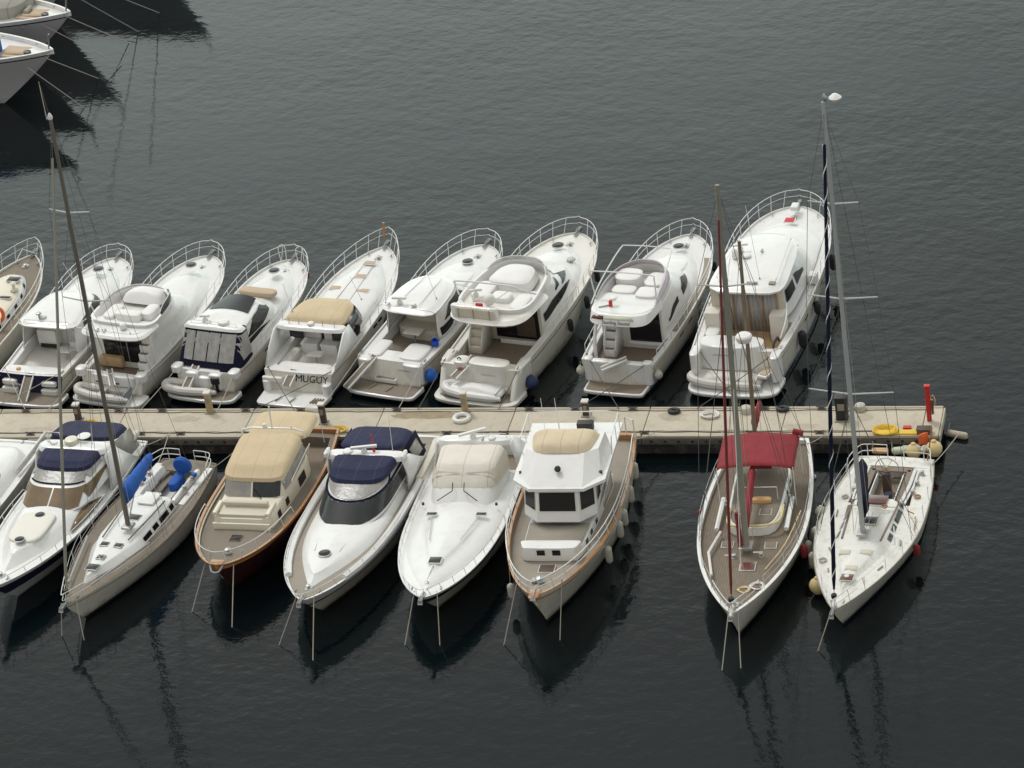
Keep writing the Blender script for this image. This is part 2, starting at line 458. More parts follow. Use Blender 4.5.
# ------------------------------------------------------------------ fittings
def bow_rail(root, H, ya, h=0.7, h0=0.45, inset=0.12, nst=7, mid=True, ext=0.25, r=0.019, m='railsteel', flare=0.1, name='bow_rail', front=True, start_down=True):
    L = H.L
    def top(y, sd, hh, k=1.0):
        u = (y-ya)/(L-ya)
        x = max(0.0, H.hw(min(y, L))-inset*(1-u)+flare*u)
        return Vector((sd*x, y+ext*u**4*k, H.sz(y)+lerp(h0, h, u**0.7)*hh))
    ys = [lerp(ya, L, 1-(1-i/16)**1.6) for i in range(17)]
    def path(hh, yy):
        a = [top(y, -1, hh) for y in yy]; b = [top(y, 1, hh) for y in yy][::-1]
        if a[-1].x > -0.02: b = b[1:]
        else:
            w = -a[-1].x; b = [Vector((0, a[-1].y+0.1, a[-1].z))]+b
        return a+b
    if start_down:
        P = path(1, ys); s = P[0].copy(); e = P[-1].copy(); s.z = H.sz(ya); e.z = H.sz(ya); s.y -= 0.25; e.y -= 0.25
        P = [s]+P+[e]
    else: P = path(1, ys)
    rail = T(name, m, root, P, r, 6)
    if mid: T('mid_rail', m, rail, path(0.52, ys[2:]), r*0.7, 5)
    for i in range(1, nst+1):
        y = lerp(ya, L-0.12, 1-(1-i/nst)**1.3)
        for sd in (1, -1):
            p = top(y, sd, 1); q = Vector((sd*max(0.03, H.hw(y-0.12)-inset*0.6), y-0.12, H.sz(y)-0.02))
            T('stanchion', m, rail, [q, p], r*0.8, 5)
    return rail
def side_rail(root, H, ya, yb, h=0.5, inset=0.1, nst=5, sides=(1,-1), r=0.018, wires=0, m='railsteel', name='side_rail', z=None):
    for sd in sides:
        pts = [Vector((sd*(H.hw(y)-inset), y, H.sz(y)+h)) for y in [lerp(ya, yb, i/8) for i in range(9)]]
        rail = T(name, m, root, pts, r, 5)
        for k in range(wires):
            T('lower_wire', m, rail, [p-Vector((0,0,h*(k+1)/(wires+1))) for p in pts], r*0.8, 4)
        for i in range(nst):
            y = lerp(ya, yb, i/(nst-1))
            T('stanchion', m, rail, [Vector((sd*(H.hw(y)-inset), y, H.sz(y)-0.02)), Vector((sd*(H.hw(y)-inset), y, H.sz(y)+h+0.01))], max(r, 0.015), 5)
def hatch(root, c, w, l, m='glass', frame='steel', name='deck_hatch', tilt=0.0, round_=False):
    x, y, z = c
    if round_:
        f = MB().lathe([(w*0.5+0.03,0),(w*0.5+0.03,0.035),(w*0.5,0.04),(w*0.5,0)], c, 18).build(name, frame, root)
        MB().lathe([(w*0.5,0.03),(w*0.25,0.045),(0.001,0.05)], c, 18).build('hatch_glass', m, f)
        return f
    f = MB().box(c, (w+0.07, l+0.07, 0.05), rx=tilt).build(name, frame, root, bevel=0.012)
    MB().box((x, y, z+0.028), (w, l, 0.03), rx=tilt).build('hatch_glass', m, f, bevel=0.008)
    return f
def cleat(root, x, y, z, rz=0):
    mb = MB(); c, s = math.cos(rz), math.sin(rz)
    mb.tube([(x-0.13*s, y+0.13*c, z+0.06), (x, y, z+0.07), (x+0.13*s, y-0.13*c, z+0.06)], 0.018, 5)
    mb.box((x, y, z+0.03), (0.05, 0.09, 0.06), rz)
    return mb.build('cleat', 'steel', root)
def bow_fit(root, H, roller=True, wind=True, warm=False):
    L = H.L; z = H.sz(L)
    if roller:
        a = MB().box((0, L+0.05, z+0.04), (0.16, 0.75, 0.05)).box((0.07, L+0.2, z+0.08), (0.02, 0.4, 0.1)).box((-0.07, L+0.2, z+0.08), (0.02, 0.4, 0.1)).build('bow_roller', 'steel', root)
        MB().tube([(0, L-0.35, z+0.1), (0, L+0.42, z+0.1)], 0.03, 6).box((0, L+0.40, z-0.0), (0.2, 0.05, 0.14), rx=0.5).box((0, L+0.34, z-0.06), (0.06, 0.25, 0.04), rx=0.9).build('anchor', 'steel', root)
    if wind:
        MB().lathe([(0.11,0),(0.11,0.06),(0.06,0.09),(0.06,0.15),(0.1,0.18),(0.001,0.2)], (0.03, L-1.0, H.dz(L-1.0)+0.02), 12).box((0, L-0.95, H.dz(L-1)+0.06), (0.3, 0.35, 0.06)).build('windlass', 'steel', root)
    for sd in (1, -1): cleat(root, sd*max(0.15, H.hw(L-0.75)-0.22), L-0.75, H.sz(L-0.75)-0.02)
def stern_cleats(root, H, y=None, inset=0.15, ins2=None):
    y = y if y is not None else H.y0+0.25
    for sd in (1, -1): cleat(root, sd*(H.hw(y)-inset), y, H.sz(y)+0.01)
def platform(root, w, y1, z=0.38, th=0.2, m='gel', na=5, teak=None, y0=0.0, tm=0.10, w0=None):
    w0 = w0 or w*0.97
    h = House([RF(y0+0.06, y1, (w0-0.06, w), z-th, 12, na), RF(y0, y1, (w0, w), z-th*0.6, 12, na), RF(y0, y1, (w0, w), z, 12, na)])
    p = h.build('swim_platform', m, root, camber=0.0, rnd=0.04, bottom=True)
    if teak:
        House([RF(y0+tm, y1-0.03, (w0-tm, w-tm), z+0.002, 12, na), RF(y0+tm, y1-0.03, (w0-tm, w-tm), z+0.012, 12, na)]).build('teak_inlay', teak, p, camber=0.0, rnd=0)
    return p
def pad(name, m, parent, cx, cy, z0, z1, w, l, n=5, camber=0.03, rnd=0.05, taper=0.0, label=None, nf=None):
    return House([RF(cy-l/2, cy+l/2, w/2, z0, nf or n, n, cx), RF(cy-l/2+taper, cy+l/2-taper, w/2-taper, z1, nf or n, n, cx)], q=6).build(name, m, parent, camber=camber, rnd=rnd, label=label)
def passerelle(root, x, y, z, length, rz, tilt, w=0.42, m='teakgrey', label=None):
    """gangway starting at (x,y,z), going to direction rz, falling by tilt"""
    o = Vector((x, y, z)); d = Vector((math.cos(rz)*math.cos(tilt), math.sin(rz)*math.cos(tilt), math.sin(tilt)))
    c = o+d*length/2
    s = Vector((-math.sin(rz), math.cos(rz), 0))
    p = MB().box(c, (length, w-0.08, 0.04), rz=0).build('tmp', m, None)
    bpy.data.objects.remove(p)
    def plank(mb, off, ww, th, zz):
        a = o+s*off+Vector((0,0,zz)); b = a+d*length
        hs = s*ww/2; up = Vector((0,0,th))
        i = mb.add([a-hs, a+hs, a+hs+up, a-hs+up, b-hs, b+hs, b+hs+up, b-hs+up])
        for f in ((0,1,2,3),(7,6,5,4),(0,4,5,1),(1,5,6,2),(2,6,7,3),(3,7,4,0)): mb.f.append(tuple(i+k for k in f))
        return mb
    fr = MB(); plank(fr, w/2-0.03, 0.06, 0.09, 0); plank(fr, -w/2+0.03, 0.06, 0.09, 0); plank(fr, 0, w-0.13, 0.03, 0)
    f = fr.build('gangway', 'gel', root, label=label)
    plank(MB(), 0, w-0.14, 0.012, 0.034).build('tread', m, f)
    return f
def antenna(root, p, h, lean=(0,0), r=0.012, m='seatwhite'):
    q = (p[0]+lean[0], p[1]+lean[1], p[2]+h)
    o = T('antenna', m, root, [p, q], r, 5)
    MB().lathe([(0.04,0),(0.035,0.05),(0.001,0.08)], p, 8).build('antenna_base', 'steel', o)
    return o
def radome(root, p, r=0.28, h=0.2, m='seatwhite', name='radar_dome'):
    return MB().lathe([(r*0.75,0),(r,0.04),(r,h*0.55),(r*0.85,h*0.85),(r*0.4,h),(0.001,h*1.02)], p, 16).build(name, m, root)
def satdome(root, p, r=0.25):
    return MB().lathe([(r*0.7,0),(r*0.98,0.08),(r,0.22),(r*0.85,0.36),(r*0.5,0.46),(0.001,0.5)], p, 16).build('satellite_dome', 'seatwhite', root)
def bar_radar(root, p, rz=0.3, l=1.1):
    b = MB().lathe([(0.12,0),(0.14,0.1),(0.1,0.18),(0.04,0.2),(0.04,0.26)], p, 12).build('radar', 'seatwhite', root)
    MB().box((p[0], p[1], p[2]+0.31), (l, 0.14, 0.11), rz=rz).build('radar_scanner', 'seatwhite', b, bevel=0.03)
    return b
def fan_horn(root, p):
    MB().box(p, (0.1, 0.22, 0.09)).build('horn', 'steel', root, bevel=0.03)
def tub(root, y0, y1, w, zf, h0, h1, flare=0.12, th=0.12, nf=2.6, na=5, m='gel', name='flybridge', front=0.35, floor='gelwarm', slope=0.0, aft=0.1):
    """open-topped shell: outer wall, rim, inner wall, floor"""
    def zt(y): return zf+lerp(h0, h1, max(0, (y-y0)/(y1-y0)))+slope*(y-y0)
    W = w if isinstance(w, (tuple, list)) else (w, w)
    Wf = tuple(a+flare for a in W)
    Wi = tuple(a+flare-th for a in W)
    Wb = tuple(a-th for a in W)
    rings = [RF(y0+0.1, y1+front*0.2, tuple(a-0.1 for a in W), zf-0.1, nf, na), RF(y0, y1+front, W, zf, nf, na), RF(y0-aft, y1, Wf, zt, nf, na), RF(y0-aft+th, y1-th, Wi, zt, nf, na), RF(y0+th, y1+front*0.6-th, Wb, zf+0.04, nf, na)]
    mb = MB(); ns = 44; ss = [4*k/ns for k in range(ns)]
    rows = [[r(s) for s in ss] for r in rings]
    mb.grid(rows, cu=True); mb.poly(rows[0])
    o = mb.build(name, m, root, smooth=45)
    MB().poly([p+Vector((0,0,0.001)) for p in rows[4]]).build('flybridge_floor', floor, o)
    return o, House(rings), zt
def windscreen(root, H, ring, s0, s1, h, lean, m='smoke', name='windscreen', frame='railsteel', taper=True, k=20):
    """transparent screen standing on a rim between ring parameters"""
    lo, hi = [], []
    for i in range(k+1):
        s = lerp(s0, s1, i/k); p = H.r[ring](s); u = i/k
        hh = h*(1-(2*u-1)**4*0.75) if taper else h
        c = Vector((0, lean*hh/h, 0)); inn = Vector((-p.x*0.06, 0, 0))
        lo.append(p+Vector((0,0,-0.01))); hi.append(p+c+inn+Vector((0,0,hh)))
    o = MB().grid([lo, [lerp(a, b, 0.5) for a, b in zip(lo, hi)], hi]).build(name, m, root, smooth=60, thick=0.012)
    T('windscreen_frame', frame, o, hi, 0.02, 5)
    return o
def seat(root, cx, cy, z, w, d, h=0.42, back=0.35, rz=0, m='seatwhite', base='gel', name='seat', bh=0.14):
    """back faces direction: back is at local -y of the seat rotated by rz"""
    M = Matrix.Translation((cx, cy, z)) @ Matrix.Rotation(rz, 4, 'Z')
    def bb(mb, c, dd):
        i = len(mb.v); mb.box(c, dd)
        mb.v[i:] = [tuple(M @ Vector(p)) for p in mb.v[i:]]
        return mb
    b = bb(MB(), (0, 0, (h-0.1)/2), (w*0.96, d*0.94, h-0.1)).build(name, base, root, bevel=0.03)
    bb(MB(), (0, 0.02, h-0.04), (w, d, 0.12)).build('cushion', m, b, bevel=0.04)
    if back: bb(MB(), (0, -d/2+0.02, h+back/2), (w, bh, back)).build('backrest', m, b, bevel=0.05)
    return b
def stairs(root, x, y, z0, n, w, rise=0.25, run=0.24, dy=1, m='gel', side=True, sidem='gel', tread='teak'):
    st = MB()
    for i in range(n):
        st.box((x, y+dy*run*i, z0+rise*(i+0.5)), (w, run+0.02, rise*(1)))
        if i: st.box((x, y+dy*run*i, z0+rise*i/2), (w-0.01, run, rise*i))
    o = st.build('stairway', m, root, bevel=0.015)
    for i in range(n):
        MB().box((x, y+dy*(run*i-0.015), z0+rise*(i+1)+0.008), (w*0.82, run*0.75, 0.015)).build('step_tread', tread, o, bevel=0)
    if side:
        for sd in (1,-1):
            MB().poly([(x+sd*(w/2+0.03), y-dy*run*0.8, z0), (x+sd*(w/2+0.03), y+dy*run*(n-0.2), z0), (x+sd*(w/2+0.03), y+dy*run*(n-0.2), z0+rise*n+0.35), (x+sd*(w/2+0.03), y+dy*run*0.4-0.1*dy, z0+rise+0.3)]).build('stair_side', sidem, o, thick=0.05)
    return o
def text_part(name, s, size, m, parent, loc, rot, bold=False, extr=0.006, align='CENTER'):
    cu = bpy.data.curves.new(name, 'FONT'); cu.body = s; cu.size = size; cu.extrude = extr; cu.align_x = align; cu.align_y = 'CENTER'
    if bold: cu.offset = size*0.011
    t = bpy.data.objects.new(name+'_tmp', cu); C.objects.link(t)
    bpy.context.view_layer.update()
    me = bpy.data.meshes.new_from_object(t.evaluated_get(bpy.context.evaluated_depsgraph_get()))
    bpy.data.objects.remove(t)
    me.materials.clear(); me.materials.append(MATS[m])
    o = bpy.data.objects.new(name, me); C.objects.link(o)
    if parent: o.parent = parent
    o.location = loc; o.rotation_euler = rot
    return o
def squiggle(name, m, parent, a, b, h, n=7, r=0.012):
    """small illegible script lettering along a-b"""
    a = Vector(a); b = Vector(b); P = []
    rnd = random.Random(n*31+int(abs(a.x)*100))
    for i in range(n*4+1):
        u = i/(n*4); k = rnd.uniform(0.5, 1.0)
        P.append(a.lerp(b, u)+Vector((0, 0, h*k*(0.5 if i % 2 else -0.35))))
    return T(name, m, parent, P, r, 4)

# world placement relative to a boat ------------------------------------------------
FR = {}   # boat key -> (x, y, heading angle rz)
def W(k, x, y, z=0.0):
    X, Y, a = FR[k]; c, s = math.cos(a), math.sin(a)
    return Vector((X+x*c-y*s, Y+x*s+y*c, z))
def boat(key, name, label, group):
    X, Y, a = FR[key]; CUR[0] = key
    ROOT[key] = t = thing(name, label, 'boat' if 'sail' not in name else 'sailboat', (X, Y, 0), a, group)
    return t
PIERZ = 0.9
def line_thing(label, pts, r=0.018, m='rope', group='mooring ropes', sag=0.0, name='mooring_rope', cat='rope'):
    P = [Vector(p) for p in pts]
    if sag and len(P) == 2:
        a, b = P
        P = [a.lerp(b, i/8)-Vector((0,0,sag*4*(i/8)*(1-i/8))) for i in range(9)]
    o = MB().tube([p-P[0] for p in P], r, 5).build(name, m, None)
    o.location = P[0]
    return tag(o, label, cat, group)
def fender(key, x, y, z, label, m='rubber', r=0.13, l=0.65, ball=False, group='fenders hanging along the hulls', rope=0.5, lean=0.0):
    p = W(key, x, y, 0)
    t = thing('fender', label, 'fender', (p.x, p.y, z), FR[key][2], group)
    if ball: prof = [(0.001,-r),(r*0.6,-r*0.85),(r*0.95,-r*0.35),(r,0),(r*0.9,r*0.45),(r*0.6,r*0.85),(r*0.2,r*1.15),(0.06,r*1.25),(0.001,r*1.25)]
    else: prof = [(0.001,-l/2),(r*0.5,-l/2),(r*0.9,-l/2+r*0.5),(r,-l/2+r),(r,l/2-r),(r*0.9,l/2-r*0.5),(r*0.4,l/2),(0.001,l/2)]
    MB().lathe(prof, (0,0,0), 14).build('fender_body', m, t)
    T('fender_line', 'rope', t, [(0,0,(r*1.2 if ball else l/2)-0.02), (-0.06*(1 if x > 0 else -1), 0, (r if ball else l/2)+rope)], 0.012, 4)
    return t

# sailing gear --------------------------------------------------------------------
def mast_gear(root, base, top, r, spreaders, H, chain_y, m='alu', fore=None, back=None, furl='seatwhite', furl_r=0.07, shrm='wire', sw=1.0, spiral=None, name='mast', shr=0.011):
    b = Vector(base); t = Vector(top)
    ma = MB().tube([b, b.lerp(t, 0.5), t], r, 10, r2=r*0.72, flat=0.75).build(name, m, root)
    MB().box(b+Vector((0,0,0.06)), (r*4, r*4.5, 0.12)).build('mast_step', 'steel', ma, bevel=0.02)
    tips = {1: [], -1: []}
    for u, w in spreaders:
        p = b.lerp(t, u)
        for sd in (1, -1):
            q = p+Vector((sd*w, -0.12*w, 0.05))
            T('spreader', 'seatwhite', ma, [p, q], 0.045, 6, r2=0.032, flat=0.55)
            tips[sd].append(q)
    for sd in (1, -1):
        cp = Vector((sd*(H.hw(chain_y)-0.12), chain_y, H.sz(chain_y)))
        T('shroud', shrm, root, [cp]+tips[sd]+[t-Vector((0,0,0.3))], shr, 4)
        if tips[sd]:
            T('lower_shroud', shrm, root, [cp+Vector((0,-0.3,0)), b.lerp(t, spreaders[0][0]-0.01)], shr, 4)
            for i in range(len(tips[sd])-1):
                T('diagonal_stay', shrm, root, [tips[sd][i], b.lerp(t, spreaders[i+1][0]-0.01)], shr*0.8, 4)
    # halyards down the mast and out to the rail
    for k, (dx, dy) in enumerate(((0.16, 0.1), (-0.17, 0.05), (0.05, -0.2))):
        T('halyard', 'rope' if k else 'wire', root, [t-Vector((0,0,0.1)), b.lerp(t, 0.5)+Vector((dx, dy, 0)), b+Vector((dx*2, dy*2, 0.1))], 0.009, 4)
    for sd in (1, -1):
        cp = Vector((sd*(H.hw(chain_y-0.8)-0.12), chain_y-0.8, H.sz(chain_y)))
        T('aft_lower_shroud', shrm, root, [cp, b.lerp(t, (spreaders[0][0] if spreaders else 0.7)-0.02)], shr, 4)
    if fore:
        f = Vector(fore); tt = b.lerp(t, 0.985)
        st = T('forestay', 'wire', root, [f, tt], 0.012, 4)
        fs = MB().tube([f.lerp(tt, 0.035), f.lerp(tt, 0.06), f.lerp(tt, 0.5), f.lerp(tt, 0.93)], lambda u: furl_r*(0.5 if u < 0.01 else (1 if u < 0.7 else 0.75)), 8).build('furled_sail', furl, st)
        MB().lathe([(0.1,0),(0.12,0.03),(0.12,0.15),(0.1,0.18),(0.02,0.18)], f.lerp(tt, 0.018), 12).build('furling_drum', 'black', st)
        if spiral:
            P = []; n = spiral
            d = (tt-f).normalized(); u1 = d.orthogonal().normalized(); u2 = d.cross(u1)
            for i in range(n*10+1):
                u = i/(n*10); a = 2*PI*i/10
                P.append(f.lerp(tt, lerp(0.06, 0.93, u))+(u1*math.cos(a)+u2*math.sin(a))*(furl_r*lerp(1.05, 0.85, u)))
            T('spiral_binding', 'seatwhite', fs, P, 0.02, 4)
    if back:
        bk = back if isinstance(back, list) else [back]
        for q in bk: T('backstay', 'wire', root, [t, q], shr, 4)
    return ma
def boom(root, a, b, cover, r0=0.2, r1=0.1, m='alu', hang=0.28, tail=None):
    a = Vector(a); b = Vector(b)
    bo = T('boom', m, root, [a, b], 0.075, 8)
    rows = []
    for i in range(13):
        u = i/12; p = a.lerp(b, u); rr = lerp(r0, r1, u)*(1 if 0.04 < u < 0.98 else 0.55); hh = lerp(hang, hang*0.45, u)
        row = []
        for k in range(12):
            an = 2*PI*k/12
            row.append(p+Vector((rr*math.cos(an)*(1+0.12*math.sin(u*23+k)), 0, hh*0.5+(hh+rr)*0.62*math.sin(an)+0.02*math.sin(u*31))))
        rows.append(row)
    mb = MB().grid(rows, cu=True); mb.poly(rows[0]); mb.poly(rows[-1])
    mb.build('sail_cover', cover, bo, smooth=60)
    return bo
def winch(root, x, y, z, r=0.09):
    return MB().lathe([(r*1.2,0),(r*1.1,0.04),(r*0.8,0.06),(r*0.75,0.13),(r,0.16),(r*0.9,0.19),(0.001,0.2)], (x, y, z), 12).build('winch', 'steel', root)
def wheel(root, x, y, z, r=0.45):
    P = [(x+r*math.cos(2*PI*k/20), y, z+r*math.sin(2*PI*k/20)) for k in range(20)]
    w = MB().tube(P, 0.02, 5, closed=True).build('steering_wheel', 'steel', root)
    mb = MB()
    for k in range(3):
        a = PI*k/3; mb.tube([(x-r*math.cos(a), y, z-r*math.sin(a)), (x+r*math.cos(a), y, z+r*math.sin(a))], 0.012, 4)
    mb.build('spokes', 'steel', w)
    MB().lathe([(0.13,-0.9),(0.11,-0.1),(0.14,0),(0.1,0.14),(0.001,0.17)], (x, y+0.16, z+0.05), 10).build('binnacle', 'tan', root)
def coil(root, x, y, z, r=0.2, m='rope', name='rope_coil', n=4):
    P = []
    for i in range(n*14):
        a = 2*PI*i/14; rr = r*(0.75+0.3*(i/(n*14)))+0.02*math.sin(i*1.7)
        P.append((x+rr*math.cos(a), y+rr*math.sin(a)*0.9, z+0.02+0.02*math.sin(i*0.9)+0.01*(i//14)))
    return T(name, m, root, P, 0.02, 5)
def dinghy(label, key, x, y, z, rz, l=2.6, w=1.35, tube_m='tenderwhite', floor='tendergrey', engine=None, group='tenders on the swim platforms', outboard=False, seatc=None, covered=False):
    p = W(key, x, y, 0)
    t = thing('inflatable_dinghy', label, 'dinghy', (p.x, p.y, z), FR[key][2]+rz, group)
    r = 0.2
    P = [(-w/2+r, -l/2, r), (-w/2+r, -l/4, r), (-w/2+r, l*0.1, r+0.02), (-w/2+r+0.06, l*0.3, r+0.06), (-w*0.22, l*0.44, r+0.12), (0, l*0.5, r+0.15), (w*0.22, l*0.44, r+0.12), (w/2-r-0.06, l*0.3, r+0.06), (w/2-r, l*0.1, r+0.02), (w/2-r, -l/4, r), (w/2-r, -l/2, r)]
    Q = smoothpath(P, 4)
    MB().tube(Q, lambda u: r*(0.45+0.55*min(1, min(u, 1-u)*14)), 10).build('buoyancy_tube', tube_m, t)
    House([RF(-l/2+0.2, l*0.4, (w/2-0.2, w/2-0.2), 0.1, 2.4, 8), RF(-l/2+0.2, l*0.42, (w/2-0.15, w/2-0.15), 0.16, 2.4, 8)]).build('floor', floor, t, camber=0.0, rnd=0)
    MB().box((0, -l/2+0.22, 0.28), (w-2*r-0.02, 0.05, 0.4)).build('transom', floor, t, bevel=0.01)
    MB().box((0, 0.05, 0.36), (w-2*r+0.1, 0.25, 0.04)).build('thwart', seatc or tube_m, t, bevel=0.01)
    if covered:
        House([RF(-l/2+0.02, l*0.47, (w/2-0.10, w/2-0.12), 0.22, 2.6, 4), RF(-l/2+0.06, l*0.44, (w/2-0.12, w/2-0.16), 0.42, 2.6, 4)]).build('cover', tube_m, t, camber=0.16, rnd=0.16)
    if outboard:
        e = MB().box((0, -l/2+0.08, 0.62), (0.26, 0.42, 0.34)).build('outboard_motor', 'black', t, bevel=0.06)
        MB().box((0, -l/2+0.04, 0.25), (0.1, 0.16, 0.5)).build('outboard_leg', 'black', e, bevel=0.02)
    return t
# ------------------------------------------------------------------ boats beyond the pier (stern towards it)
def D(a): return R(a)
FR.update({'F0':(-26.78,3.32,D(-7.6)),'F1':(-22.35,2.70,D(-7.6)),'F2':(-18.39,2.80,D(-12.3)),'F3':(-13.91,3.17,D(-11.6)),'F4':(-9.42,2.65,D(-9.1)),'F5':(-5.34,3.63,D(-14.8)),'F6':(-0.76,2.76,D(-11.9)),'F7':(5.55,3.77,D(-9.1)),'F8':(10.97,3.48,D(-5.1)),
'N0':(-20.6,-1.8,D(176)),'N1':(-16.98,-1.64,D(177.4)),'N2':(-12.15,-3.35,D(171.2)),'N3':(-8.49,-0.97,D(-178.8)),'N4':(-3.33,-1.29,D(178.6)),'N5':(0.88,-1.34,D(-177.8)),'N6':(5.86,-1.53,D(-178.6)),'N7':(13.44,-1.56,D(-176.6)),'N8':(19.24,-2.80,D(175.1)),
'U1':(-50.36,37.74,D(-103.2)),'U0':(-52.45,42.71,D(-102.9)),'U2':(-50.9,48.6,D(-102.9))})
GF = 'motor yachts moored stern-to beyond the pier'
GN = 'boats moored on the near side of the pier'

def cockpit_surround(root, H, y, w, z, h, th=0.5, m='gel'):
    """moulded aft bulwark with rounded shoulders across the stern"""
    return House([RF(y-th/2, y+th/2, w, z, 4, 4), RF(y-th/2+0.03, y+th/2-0.03, w-0.03, z+h, 4, 4)]).build('aft_coaming', m, root, camber=0.02, rnd=0.06)
def saloon_door(hs, root, x0, x1, v0=0.12, v1=0.86, m='glass', mull=2):
    d = hs.patch('saloon_door', m, root, 'B', x0, x1, v0, v1, 0.02)
    for k in range(mull):
        x = lerp(x0, x1, (k+1)/(mull+1))
        hs.line('door_frame', 'steel', d, [('B', x, v0), ('B', x, v1)], 0.02, 0.03, 3)
    return d

# F1 : white hardtop, dark blue transom ---------------------------------------------------
def rub(k, v=0.86, m='taupe'):
    H = HULLS[k]
    for sd in (1, -1): T('rub_rail', m, ROOT[k], [H.surf(t, v, sd, 0.02) for t in [j/14 for j in range(15)]], 0.03, 5)
    for t in (0.30, 0.42, 0.55):
        p = [H.surf(t+dt, 0.68+dv, 1, 0.012) for dt, dv in ((0,0),(0.05,0),(0.052,0.07),(0.002,0.07))]
        MB().poly(p).build('hull_port', 'glass', ROOT[k])
    T('boot_line', 'bootblue', ROOT[k], [H.surf(t, 0.12, 1, 0.012) for t in [j/14 for j in range(15)]], 0.03, 4)

def F1():
    r = boat('F1', 'motor_yacht', 'white hardtop cruiser with dark blue transom and gangway', GF)
    H = Hull(11.2, 3.6, 1.25, 2.0, tm=0.5, y0=1.15, tw=0.92, e=3.2, g=0.56, rake=1.3, aftrake=0.15)
    H.sides('hull', 'hullwhite', r, v0=0.0, nv=9, transom=False)
    H.sides('transom', 'navypaint', r, t1=0.0001, sides=(), v0=0.2)
    H.capdeck(r, 'gel', 'gel', cockpit=(2.05, 5.0, 0.28, 0.75), sole='gelwarm')
    p = platform(r, 1.85, 1.35, z=0.36, teak='teakgrey')
    # openings in the transom and folded lockers
    for x in (-1.1, 0.95):
        pad('transom_locker', 'gelwarm', r, x, 1.18, 0.78, 0.98, 0.75, 0.3)
        pad('platform_locker', 'gelwarm', r, x, 1.12, 0.38, 0.62, 0.85, 0.35)
    squiggle('name_lettering', 'seatwhite', r, (-1.2, 0.98, 0.82), (-0.45, 0.98, 0.82), 0.2, 5, 0.022)
    passerelle(r, -0.05, 1.35, 1.25, 1.45, R(-92), R(-38), 0.5)
    cockpit_surround(r, H, 1.65, 1.62, 1.0, 0.3, 0.72)
    # hardtop superstructure
    hs = House([RF(5.0, 10.4, H.inset(0.42), H.zf(0.0), 2.3, 8), RF(5.0, 9.4, H.inset(0.5), H.zf(0.45), 2.3, 8)])
    hs.build('coachroof', 'gel', r, camber=0.12, rnd=0.12)
    ht = House([RF(3.3, 8.0, (1.55, 1.35), 1.3, 3.4, 9), RF(3.6, 7.2, (1.5, 1.2), 2.3, 3.2, 9), RF(3.55, 6.6, (1.5, 1.15), (2.5, 2.6), 3.2, 9)])
    b = MB(); ns = 36
    # side walls only from y 3.3 forward: open at the back
    ss = [lerp(-0.69, 2.69, k/40) for k in range(41)]
    b.grid([[ht.P(s, v) for s in ss] for v in (0, 0.25, 0.5, 0.75, 1)])
    b.build('deckhouse', 'gel', r, smooth=50, thick=0.05)
    rf = House([RF(3.4, 6.7, (1.6, 1.2), (2.5, 2.6), 3.2, 6), RF(3.35, 6.72, (1.64, 1.24), (2.58, 2.68), 3.2, 6), RF(3.45, 6.6, (1.55, 1.15), (2.66, 2.76), 3.2, 6)])
    rf.build('hardtop', 'gel', r, camber=0.08, rnd=0.12, bottom=True)
    for sd, mo in ((1, 'S'), (-1, 'P')):
        ht.patch('side_window', 'dimglass', r, mo, 4.4, 5.6, 0.40, 0.92, 0.075)
        ht.patch('side_window', 'glass', r, mo, 5.75, 6.9, 0.40, [(0, .92), (1, .66)], 0.075)
    ht.patch('windscreen', 'gel', r, 'F', -1.05, 1.05, 0.2, 0.9, 0.03)
    # cockpit furniture: galley block, table, seats
    BX('wet_bar', 'gelwarm', r, (-0.65, 4.75, 1.35), (1.0, 0.75, 0.85), bevel=0.06)
    BX('bar_fridge', 'black', r, (-0.6, 4.34, 0.98), (0.85, 0.05, 0.2))
    t = BX('cockpit_table', 'gelwarm', r, (0.7, 3.6, 1.28), (0.7, 0.5, 0.05)); T('table_leg', 'steel', t, [(0.7,3.6,0.76),(0.7,3.6,1.27)], 0.035)
    BX('companion_door', 'darkhole', r, (0.95, 4.99, 1.2), (0.75, 0.04, 0.8))
    BX('cockpit_bulkhead', 'gelwarm', r, (0.0, 5.03, 1.25), (2.7, 0.05, 1.0))
    seat(r, 0.9, 4.55, 0.77, 0.65, 0.5, 0.5, 0.4, PI)
    bow_rail(r, H, 4.6, 0.62, 0.4, 0.15, 8); bow_fit(r, H)
    hatch(r, (0, 9.2, 2.46), 0.5, 0.5, round_=True)
    stern_cleats(r, H, 1.6)
    antenna(r, (-1.4, 3.6, 2.65), 0.7, (-0.25, -0.1)); antenna(r, (0.9, 5.9, 2.72), 2.2, (-0.5, -0.4))
    MB().lathe([(0.05,0),(0.05,0.25),(0.14,0.27),(0.13,0.33),(0.001,0.36)], (-0.5, 3.9, 2.7), 10).build('searchlight', 'steel', r)
    radome(r, (-0.35, 4.0, 2.72), 0.16, 0.14)
    T('roof_rail', 'railsteel', r, [(-1.2, 3.6, 2.66), (-1.15, 3.6, 2.8), (1.15, 3.6, 2.8), (1.2, 3.6, 2.66)], 0.015)
    MB().box((-0.75,1.55,1.34),(0.16,0.16,0.14)).build('small_bag', 'orangefend', r)

